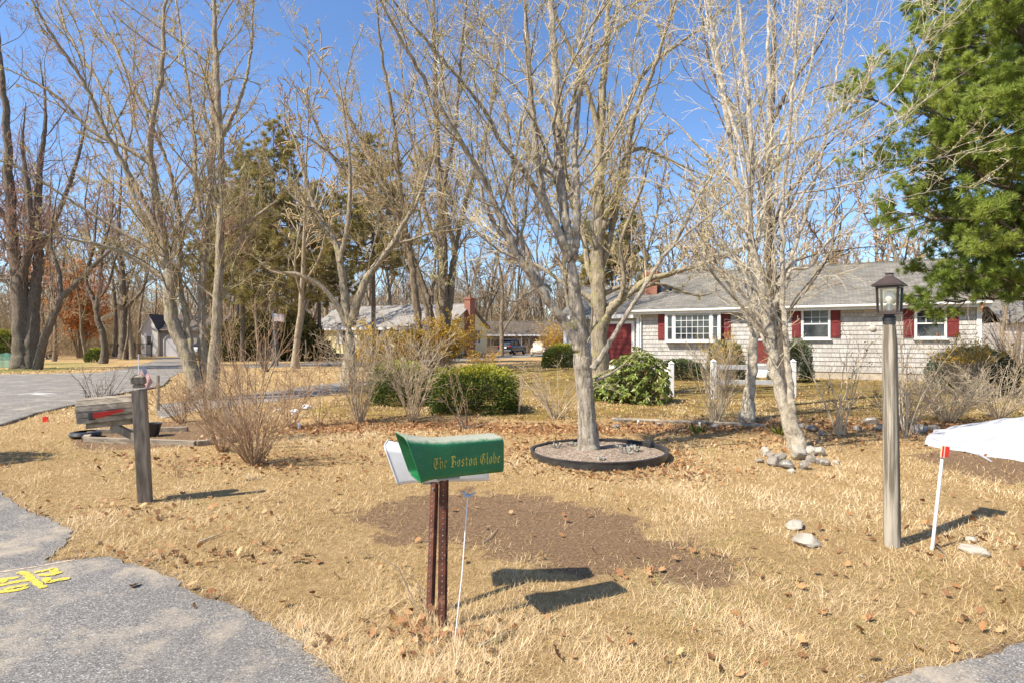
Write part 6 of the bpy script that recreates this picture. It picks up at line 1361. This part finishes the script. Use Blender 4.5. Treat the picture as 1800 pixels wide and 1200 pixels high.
for sx in (-1, 1):
    for sy_ in (-1, 1): cage.bar(Vector((xx, 0, lb+.02))+Rz @ Vector((sx*hw0*.93, sy_*hw0*.93, 0)), Vector((xx, 0, lb+.02+hh_))+Rz @ Vector((sx*hw1*.93, sy_*hw1*.93, 0)), .014, .014)
cage.box((xx, 0, lb+.02+hh_), (.152, .152, .014), Rz); cg = cage.build('lantern', BRONZE, LP, bevel=.0015)
for k in range(4):
    R4 = Rz @ Matrix.Rotation(k*PI/2, 3, 'Z'); q = [R4 @ Vector(v) for v in ((-hw0*.86, -hw0*.93, 0), (hw0*.86, -hw0*.93, 0), (hw1*.86, -hw1*.93, hh_-.008), (-hw1*.86, -hw1*.93, hh_-.008))]
    mb = MB(); mb.prism([v+Vector((xx, 0, lb+.027)) for v in q], R4 @ Vector((0, .003, 0))); mb.build('pane', CLEAR, cg)
def pyr(mb_, z, r0, z2, r1, cap=True):
    c = [Rz @ Vector((sx*r0, sy_*r0, 0)) for sx, sy_ in ((-1, -1), (1, -1), (1, 1), (-1, 1))]; d = [Rz @ Vector((sx*r1, sy_*r1, 0)) for sx, sy_ in ((-1, -1), (1, -1), (1, 1), (-1, 1))]
    mb_.add([v+Vector((xx, 0, z)) for v in c]+[v+Vector((xx, 0, z2)) for v in d], [(0, 1, 2, 3), (4, 5, 6, 7)]+[(i, (i+1) % 4, 4+(i+1) % 4, 4+i) for i in range(4)])
zt = lb+.028+hh_; mb = MB(); pyr(mb, zt, .1, zt+.01, .1); pyr(mb, zt+.011, .098, zt+.07, .03); pyr(mb, zt+.071, .025, zt+.092, .022); pyr(mb, zt+.093, .028, zt+.099, .028); mb.build('lantern_roof', BRONZE, cg, bevel=.002)
mb = MB(); mb.lathe([(.02, 0), (.02, .05), (.016, .052)], (xx, 0, lb+.028), 12); mb.build('socket', ALU, cg, smooth=True)
mb = MB(); mb.lathe([(.014, 0), (.03, .03), (.034, .055), (.026, .085), (.01, .1), (0, .102)], (xx, 0, lb+.08), 14); mb.build('bulb', mat('bulb_white', (.8, .78, .7), rough=.2), cg, smooth=True)

# ================================================================ wooden mailbox
pb = gp(257, 880); top_ = at(243, 657, 5.42)
WM = thing('wooden_mailbox', 'weathered grey plank mailbox with a red flag on a leaning wooden post', 'mailbox', pb)
T_ = top_-pb; ax_ = Vector((T_.x, T_.y, T_.z)).normalized()
mb = MB(); q0 = [Vector((sx*.055, sy_*.055, -.15)) for sx, sy_ in ((-1, -1), (1, -1), (1, 1), (-1, 1))]
Rp = Matrix.Rotation(.35, 3, 'Z')
mb.prism([Rp @ v for v in q0], T_*.88+Vector((0, 0, .15))); mb.prism([Rp @ (v*.82)+T_*.88+Vector((0, 0, .02)) for v in [Vector((v.x, v.y, 0)) for v in q0]], T_*.025)
mb.prism([Rp @ Vector((v.x, v.y, 0))+T_*.925 for v in q0], T_*.05)
b2 = len(mb.v); c4 = [Rp @ Vector((v.x, v.y, 0))+T_*.976 for v in q0]; mb.add(c4+[T_*1.0+Rp @ Vector((-.02, -.02, 0)), T_*1.0+Rp @ Vector((.02, .02, 0))], [(0, 1, 5, 4), (1, 2, 5), (2, 3, 4, 5), (3, 0, 4), (0, 1, 2, 3)])
mb.build('post', OLDWOOD, WM, bevel=.006)
# box: from left face to the post
Lb = at(134, 746, 5.28)-pb; Rb = at(240, 735, 5.5)-pb; xb = (Rb-Lb); Lx = xb.length; xb.normalize(); yb_ = Vector((-xb.y, xb.x, 0)).normalized(); zb_ = xb.cross(yb_)
if zb_.z < 0: zb_ = -zb_
MBx = lambda x, y, z: Lb+xb*x+yb_*y+zb_*z
Wd = .2; Hs = .15
prof = [(0, 0), (0, .055), (.0, .11), (.012, .165), (.05, .215), (.1, .235), (.15, .215), (.188, .165), (.2, .11), (.2, .055), (.2, 0)]
mb = MB(); rr = random.Random(2)
for (a, b) in zip(prof[:-1], prof[1:]):
    j = rr.uniform(-.003, .003); d = Vector((b[0]-a[0], b[1]-a[1], 0)); nl = Vector((-d.y, d.x, 0)).normalized()*.018; g_ = .03
    a_ = (a[0]+(b[0]-a[0])*g_, a[1]+(b[1]-a[1])*g_); b_ = (b[0]-(b[0]-a[0])*g_, b[1]-(b[1]-a[1])*g_)
    mb.prism([MBx(j, a_[0], a_[1]), MBx(j, b_[0], b_[1]), MBx(j, b_[0]-nl.x*-1*-1, b_[1]-nl.y), MBx(j, a_[0]-nl.x, a_[1]-nl.y)], xb*(Lx-.01+2*j))
mb.build('box', OLDWOOD_H, WM, bevel=.003)
mb = MB(); mb.prism([MBx(.012, y, z) for y, z in [(p[0]*.86+.014, p[1]*.93+.005) for p in prof]], xb*.02); mb.prism([MBx(Lx-.05, y, z) for y, z in [(p[0]*.86+.014, p[1]*.93+.005) for p in prof]], xb*.02)
mb.build('door', OLDWOOD, WM)
mb = MB(); mb.bar(MBx(.06, .1, -.03), MBx(Lx+.03, .1, -.03), .09, .05); mb.build('arm', OLDWOOD_H, WM, bevel=.004)
mb = MB(); mb.bar(MBx(.26, .1, -.055), T_*.5+Vector((-.03, 0, 0)), .05, .07); mb.build('brace', OLDWOOD, WM, bevel=.004)
mb = MB(); s0 = -.024; mb.prism([MBx(.1, s0, .03), MBx(.15, s0, .03), MBx(.15, s0, .1), MBx(.1, s0, .1)], yb_*.02); fl_ = mb.build('flag_hinge', BLACKM, WM, bevel=.003)
mb = MB(); s0 = -.03; mb.prism([MBx(.135, s0, .045), MBx(.2, s0, .05), MBx(.36, s0, .085), MBx(.375, s0, .092), MBx(.37, s0, .108), MBx(.2, s0, .1), MBx(.135, s0, .098)], yb_*.006); mb.build('flag', mat('signal_red', (.62, .03, .02), (.5, .03, .02), 9, .4), WM)
# small flag planted behind the post
def usflag_mat(fade=0):
    mixf = lambda c: tuple(x*(1-fade)+.55*fade for x in c)
    t = NT('flag_cloth'); u = t.n('ShaderNodeAttribute', attribute_name='fu').outputs['Fac']; v = t.n('ShaderNodeAttribute', attribute_name='fv').outputs['Fac']
    st = t.math('GREATER_THAN', t.math('FRACT', t.math('MULTIPLY', v, 6.5)), .5)
    c = t.mix(st, mixf((.36, .025, .02)), (.6, .54, .48))
    can = t.math('MULTIPLY', t.math('LESS_THAN', u, .42), t.math('GREATER_THAN', v, .46))
    cx = t.n('ShaderNodeCombineXYZ', {0: t.math('MULTIPLY', u, 13.), 1: t.math('MULTIPLY', v, 10.)}).outputs[0]
    vo = t.n('ShaderNodeTexVoronoi', {'Vector': cx, 'Scale': 1., 'Randomness': .0}).outputs['Distance']
    blue = t.mix(t.ramp(vo, [(.24, 1.), (.3, 0.)]), mixf((.012, .018, .09)), (.65, .65, .65))
    return t.out(t.mix(can, c, blue), .8, None, .1)
FLM = usflag_mat()
def cloth_flag(P0, ux, uy, w, h, nx_=10, ny_=8, fold=.02, name='cloth', parent=None, droop=0):
    V = []; U = []; Vv = []
    for j in range(ny_+1):
        for i in range(nx_+1):
            a, b = i/nx_, j/ny_; p = P0+ux*(a*w)+uy*(b*h)+Vector((.3, -1, 0))*(fold*math.sin(a*9+b*2)*a)+Vector((0, 0, -droop*a*a)); V.append(p); U.append(a); Vv.append(b)
    F = [(j*(nx_+1)+i, j*(nx_+1)+i+1, (j+1)*(nx_+1)+i+1, (j+1)*(nx_+1)+i) for j in range(ny_) for i in range(nx_)]
    return np_mesh(name, np.array([list(p) for p in V]), np.array(F), FLM, parent, smooth=True, pt_attrs={'fu': U, 'fv': Vv})
fb = at(246, 720, 5.95); fb.z = 0
SF = thing('hand_flag', 'small striped flag with a starred blue corner on a white stick behind the wooden post', 'flag', fb)
f1 = at(243.5, 622, 5.95)
mb = MB(); mb.tube([fb, f1], .004, 6); mb.build('stick', WHITEP, SF, local=False, smooth=True)
cloth_flag(at(244.5, 656, 5.95), Vector((.45, 0, -.9)).normalized(), Vector((.55, 0, .82)).normalized()*-1*-1, .19, .1, fold=.012, parent=SF, droop=0)
# pale flag on a pole by the pines
fb = at(487, 640, 34); fb.z = 0; PF = thing('yard_flag', 'faded striped flag hanging on a slim pole before the dark evergreens', 'flag', fb)
mb = MB(); mb.tube([fb, at(479, 548, 34)], .03, 8); mb.build('pole', ALU, PF, local=False, smooth=True)
FLM = usflag_mat(.62); cloth_flag(at(480, 565, 34), Vector((1, 0, 0)), Vector((0, 0, 1)), .68, .46, fold=.05, parent=PF, droop=.05)

# ================================================================ ring bed, stones, mound
RB = thing('ring_bed', 'round bed with black plastic edging around the maple trunk', 'planting bed', (RING.x, RING.y, 0))
mb = MB(); n = 72; prof = [(.915, .0), (.925, .06), (.92, .085), (.93, .105), (.905, .112), (.885, .1), (.892, .08), (.885, .0)]
vs = []
for i in range(n):
    a = 2*PI*i/n; wv_ = 1+.012*math.sin(3*a)+.006*math.sin(7*a)
    for (r_q, z_q) in prof: vs.append(Vector((r_q*wv_*math.cos(a), r_q*wv_*math.sin(a), z_q+.02*math.sin(a+2.2)-.01)))
m_q = len(prof); mb.add(vs, [(i*m_q+k, i*m_q+(k+1) % m_q, ((i+1) % n)*m_q+(k+1) % m_q, ((i+1) % n)*m_q+k) for i in range(n) for k in range(m_q)])
mb.build('edging', BLACKM, RB, smooth=True)
t = NT('mulch'); v = t.geo(); vo = t.n('ShaderNodeTexVoronoi', {'Vector': v, 'Scale': 45.}); cc = t.n('ShaderNodeSeparateColor', {0: vo.outputs['Color']}).outputs[0]
c = t.ramp(cc, [(0, (.16, .11, .08)), (.5, (.3, .23, .17)), (1, (.5, .42, .33))]); MULCH = t.out(t.mix(t.ramp(t.noise(v, 5, 5), [(.4, 0.), (.65, .5)]), c, (.24, .18, .13)), .95, t.bump(vo.outputs['Distance'], .9, .02), .1)
g1 = np.linspace(0, .89, 26); g2 = np.linspace(0, 2*PI, 73)[:-1]; RR_, AA = np.meshgrid(g1, g2, indexing='ij'); xx_ = RR_*np.cos(AA); yy_ = RR_*np.sin(AA); zz_ = .045+.035*np.exp(-(RR_/.35)**2)+.012*fbm(xx_*3, yy_*3, 3.)
i = (np.arange(25)[:, None]*72+np.arange(72)[None]).ravel(); j = (np.arange(25)[:, None]*72+(np.arange(72)[None]+1) % 72).ravel()
np_mesh('mulch', np.stack([xx_.ravel(), yy_.ravel(), zz_.ravel()], 1), np.stack([i, j, j+72, i+72], 1), MULCH, RB, smooth=True, local=True)
r = np.random.default_rng(700)
for k, (dx, dy, s) in enumerate([(-.55, .35, 1), (.35, -.1, 1), (.5, .1, 1.1), (-.05, -.5, .7), (.3, .25, .8), (-.3, .5, .7)]):
    T = thing('dusty_plant', 'small silvery leafed plant in the ring bed', 'plant', (RING.x+dx, RING.y+dy, .05), 0, 'silvery plants in the ring bed'); n = 60
    d = nrm(np.stack([r.normal(size=n), r.normal(size=n), r.uniform(.2, 1.2, n)], 1)); leafs('leaves', d*r.uniform(.01, .07, n)[:, None]*s, d+r.normal(size=(n, 3))*.4, r.uniform(.03, .07, n)*s, .012*s, mat('silver_leaf', (.42, .4, .34), (.3, .27, .2), 30, .9), T, r, local=True)
def stone(label, c, rx, ry, rz_, seed, m=STONE, group=None, sink=.3, name='stone'):
    r = np.random.default_rng(seed); nu, nv = 22, 14; vs = []
    ph = r.uniform(0, 6, 6); cut = [nrm(r.normal(size=3)) for _ in range(7)]; cd = r.uniform(.55, .85, 7)
    for j in range(nv+1):
        for k in range(nu):
            a = PI*j/nv; b = 2*PI*k/nu; u = np.array([math.sin(a)*math.cos(b), math.sin(a)*math.sin(b), math.cos(a)])
            q = 1+.07*math.sin(3*u[0]+ph[0])+.06*math.sin(4*u[1]+ph[1])+.04*math.sin(7*u[2]+5*u[0]+ph[2])
            for w_, d_ in zip(cut, cd):
                pr = u@w_*q
                if pr > d_: q *= d_/pr
            vs.append((u[0]*q*rx, u[1]*q*ry, u[2]*q*rz_))
    m_ = MB(); m_.add(vs, [(j*nu+k, (j+1)*nu+k, (j+1)*nu+(k+1) % nu, j*nu+(k+1) % nu) for j in range(nv) for k in range(nu)])
    o = m_.build(name, m, None); o.location = (c[0], c[1], c[2]+rz_*(1-sink)); o.rotation_euler = (0, 0, r.uniform(0, 6))
    return tag(o, label, 'rock', group)
stone('flat pale boulder nearer the camera, half sunk in the lawn left of the lamp post', gp(1419, 955), .13, .1, .05, 1, PALESTONE, sink=.55, name='boulder')
stone('pale boulder farther back, half sunk in the lawn left of the lamp post', gp(1398, 927), .105, .08, .05, 2, PALESTONE, sink=.55, name='boulder')
stone('tan rock beside the edge of the white cloth', gp(1672, 776), .1, .09, .09, 3, PALESTONE, name='boulder')
stone('flat pale rock in the lawn right of the reflector stake', gp(1712, 970), .1, .08, .04, 4, PALESTONE, sink=.6, name='boulder')
stone('small pale rock right of the lamp post base', gp(1708, 952), .04, .04, .03, 5, PALESTONE, sink=.5, name='boulder')
sp = [(1345, 800, .1, .08, 'pale angular stone at the left end of the stone pile'), (1362, 818, .11, .09, 'grey stone low in the left of the stone pile'), (1383, 822, .13, .08, 'flat brown stone at the front of the stone pile'), (1402, 806, .16, .13, 'biggest brown stone against the pale clump trunk'), (1414, 824, .09, .08, 'grey stone at the front centre of the stone pile'),
      (1428, 812, .1, .07, 'brown stone right of the biggest one in the pile'), (1438, 800, .12, .1, 'white stone at the right of the stone pile'), (1446, 816, .11, .06, 'tan stone at the right front of the pile'), (1470, 816, .07, .04, 'small white stone apart at the right of the pile'), (1392, 830, .05, .035, 'tiny white stone in front of the pile'), (1356, 805, .08, .07, 'grey stone between the left stones of the pile'), (1372, 808, .09, .08, 'tan stone behind the flat brown stone of the pile'), (1335, 812, .07, .04, 'small low stone at the far left of the pile'), (1425, 800, .08, .1, 'upright grey stone behind the white stone of the pile')]
for k, (px, py, a, h, lb_) in enumerate(sp): stone(lb_, gp(px, py), a*.85, a*.7, h*.85, 20+k, PALESTONE if ('white' in lb_ or 'pale' in lb_) else STONE, 'stones piled round the pale clump')
sp = [(1428, 757, .16, .1), (1445, 765, .1, .07), (1410, 752, .12, .07), (1528, 748, .17, .12), (1545, 757, .13, .1), (1508, 757, .12, .08), (1617, 762, .2, .13), (1640, 758, .14, .09), (1600, 752, .1, .07), (1690, 757, .1, .06), (1255, 752, .13, .07), (1160, 748, .1, .05), (1082, 752, .1, .05)]
lbs = ['flat grey rock on the bank right of the pale clump', 'small rock below the flat grey rock on the bank', 'low rock touching the pale clump on the bank', 'greenish round rock on the bank left of the lamp post', 'brown rock on the bank touching the lamp post edge', 'low brown rock on the bank beside the green leafed sapling', 'broad brown rock on the bank right of the lamp post', 'smaller rock right of the broad brown rock', 'low rock behind the broad brown rock', 'rock near the left tip of the white cloth', 'pale rock in the leaves left of the strappy plant', 'half buried rock in the leaves behind the ring bed', 'tiny buried rock in the leaves just right of the maple trunk']
for k, (px, py, a, h) in enumerate(sp): stone(lbs[k], gp(px, py), a*.8, a*.65, h*.8, 60+k, STONE, 'rocks along the bank')
# timber edging along the bank
TE = thing('timber_edging', 'dark rotting timber edging along the top of the leafy bank', 'edging', gp(1090, 740))
for k, (a, b) in enumerate([((1075, 739), (1160, 742)), ((1164, 743), (1250, 745)), ((1254, 745), (1345, 750))]):
    A_, B_ = gp(*a), gp(*b); mb = MB(); pts = [A_.lerp(B_, q/8)+Vector((0, 0, .02)) for q in range(9)]; mb.tube(pts, [.045+.006*math.sin(q*2+k) for q in range(9)], 8); mb.build('timber', OLDWOOD_H, TE, local=False, smooth=True)
TE2 = thing('garden_edging', 'low grey timbers round the bed behind the wooden mailbox', 'edging', gp(200, 770))
for (a, b, w_) in [((150, 776), (345, 783), .05), ((150, 776), (162, 762), .045), ((162, 762), (330, 757), .04), ((345, 783), (420, 775), .045)]:
    A_, B_ = gp(*a), gp(*b); mb = MB(); mb.bar(A_+Vector((0, 0, .035)), B_+Vector((0, 0, .035)), .1, .08); mb.build('timber', OLDWOOD_H, TE2, local=False, bevel=.006)
tyre = MB(); tyre.lathe([(.14, .0), (.2, .02), (.22, .05), (.2, .09), (.15, .1)], gp(150, 768), 24); tag(tyre.build('black_ring', BLACKM, None, smooth=True), 'black plastic ring lying at the corner of the timber framed bed', 'planter')
pl = MB(); q = gp(266, 766); pl.lathe([(.0, .0), (.1, .0), (.15, .2), (.16, .21), (.14, .2), (.09, .02), (0, .02)], q, 18); tag(pl.build('flower_pot', BLACKM, None, smooth=True), 'black plastic pot behind the wooden mailbox post', 'pot')
# stakes and scraps
def stake(px, py0, py1, w, label, m=OLDWOOD, px1=None, name='stake'):
    b = gp(px, py0); t_ = at(px1 or px, py1, b.y); m_ = MB(); m_.bar(b-Vector((0, 0, .08)), t_, w, w, (0, 1, 0)); tag(m_.build(name, m, None, bevel=w*.08), label, 'stake')
stake(278, 722, 659, .045, 'thin grey wooden stake beside the little striped flag'); stake(406, 743, 705, .12, 'pale split wooden post behind the reddish bush', POSTWOOD, 398); stake(412, 748, 728, .05, 'short pale peg beside the split post', POSTWOOD)
stake(1122, 746, 737, .03, 'short white peg on the bank behind the maple', WHITE); stake(1230, 751, 741, .03, 'short white peg on the bank left of the strappy plant', WHITE)
for (px, py, s, lb_) in [(517, 727, .1, 'crumpled white plastic scrap on the mossy lawn, left of two'), (538, 719, .12, 'crumpled white plastic scrap on the mossy lawn, right of two'), (488, 722, .06, 'small white scrap under the tall bare bush')]:
    q = gp(px, py); m_ = MB(); m_.ell(q+Vector((0, 0, s*.45)), (s, s*.8, s*.5), 11, 7, .3, px); tag(m_.build('plastic_scrap', WHITEP, None), lb_, 'litter')
q = gp(526, 752); m_ = MB(); m_.lathe([(0, 0), (.03, .0), (.035, .05), (0, .14)], q, 8); tag(m_.build('garden_marker', WHITE, None), 'tiny white cone in the leaves left of the pale bush', 'marker')
q = gp(775, 715); m_ = MB(); m_.bar(q+Vector((-.2, 0, .04)), q+Vector((.25, .05, .03)), .12, .03); tag(m_.build('white_board', WHITE, None), 'white board lying before the clipped hedge', 'board')
q = gp(1003, 652); stone('pale rock beside the maple trunk near the driveway', q, .3, .25, .28, 95, PALESTONE, name='boulder')
# red mark at the left edge
q = gp(80, 741); m_ = MB(); m_.box(q+Vector((0, 0, .05)), (.1, .02, .1)); tag(m_.build('red_marker', mat('signal_red', (.62, .03, .02)), None), 'little red marker on the verge at far left', 'marker')
# logs and sticks
def stick(pts, r0, label, m=STEM_PALE, r=None, name='stick'):
    P = [gp(a, b)+Vector((0, 0, dz)) for a, b, dz in pts]; m_ = MB(); q = []
    for a, b in zip(P[:-1], P[1:]):
        for k in range(4): q.append(a.lerp(b, k/4))
    q.append(P[-1]); rr = random.Random(len(label)); q = [v+Vector((rr.uniform(-1, 1), rr.uniform(-1, 1), rr.uniform(-.3, .6)))*r0*.5 for v in q]
    m_.tube(q, [r0*(1-.5*k/len(q))*rr.uniform(.85, 1.15) for k in range(len(q))], 7); tag(m_.build(name, m, None, smooth=True), label, 'stick')
stick([(842, 1140, .015), (870, 1132, .02), (903, 1113, .02)], .014, 'lichen covered branch piece on the grass right of the rod', BARK_B)
stick([(848, 956, .01), (862, 946, .015), (874, 930, .01)], .005, 'curved pale twig on the bare soil')
stick([(348, 955, .012), (386, 942, .015)], .008, 'short pale stick on the grass left of the newspaper tubes')
stick([(742, 1095, .02), (700, 1042, .16), (660, 1030, .2), (628, 1022, .19)], .0035, 'dark thin twig arching left from the foot of the rusty posts', STEM_DK)
stick([(757, 1100, .02), (735, 1050, .09), (708, 1036, .13)], .003, 'short dark twig poking up beside the rusty posts', STEM_DK)
stick([(805, 757, .1), (825, 752, .02), (860, 748, .02)], .012, 'fallen white branch before the hedge', STEM_PALE)
stick([(1180, 778, .02), (1240, 768, .02), (1300, 775, .02)], .01, 'thin fallen branch on the grass right of the ring bed', STEM_BR)
stick([(1640, 958, .02), (1656, 974, .03), (1664, 985, .02)], .005, 'dark twig at the foot of the reflector stake', STEM_DK)

# covered mound
md = thing('covered_mound', 'white cloth draped over a low mound at the right edge', 'tarp', (8.8, 8.5, 0))
nr_, nt_ = 60, 240; RH, TH = np.meshgrid(np.linspace(0, 1, nr_)**.8, np.linspace(0, 2*PI, nt_+1)[:-1], indexing='ij')
ed = 1+.05*np.sin(3*TH+1)+.03*np.sin(7*TH)+.02*np.sin(13*TH+2)
GX = 8.8+2.62*RH*ed*np.cos(TH); GY = 8.05+1.65*RH*ed*np.sin(TH)
q_ = np.sqrt(((GX-8.95)/3.0)**2+((GY-8.3)/1.8)**2); zz = .52*np.clip(1-q_, 0, 1)**.85*(1+.1*fbm(GX, GY, 2.))+.03
zz = zz+RH*(.035*np.sin(9*TH+3*RH)+.028*np.sin(17*TH-4*RH+2*np.sin(3*TH)))*np.clip(1.25-RH, 0, 1)*2+.018*fbm(GX*.7, GY, 2.4)+.012*fbm(GX, GY, 6)
zz = np.maximum(zz, .022+.006*np.sin(30*TH)); zz[-1] = .004+.004*np.sin(20*TH[-1])
i_ = (np.arange(nr_-1)[:, None]*nt_+np.arange(nt_)[None]).ravel(); j_ = (np.arange(nr_-1)[:, None]*nt_+(np.arange(nt_)[None]+1) % nt_).ravel()
np_mesh('cloth', np.stack([GX.ravel(), GY.ravel(), zz.ravel()], 1), np.stack([i_, i_+nt_, j_+nt_, j_], 1), TARPM, md, smooth=True)
mb = MB(); pts = [gp(1648, 783), gp(1672, 790), gp(1702, 792), gp(1722, 800), gp(1742, 812)]; mb.tube([p+Vector((0, 0, .015)) for p in pts], [.02, .022, .026, .024, .01], 10); mb.v = [Vector((v.x, v.y, v.z if v.z > .005 else .005)) for v in mb.v]; mb.build('rolled_hem', TARPM, md, local=False, smooth=True)
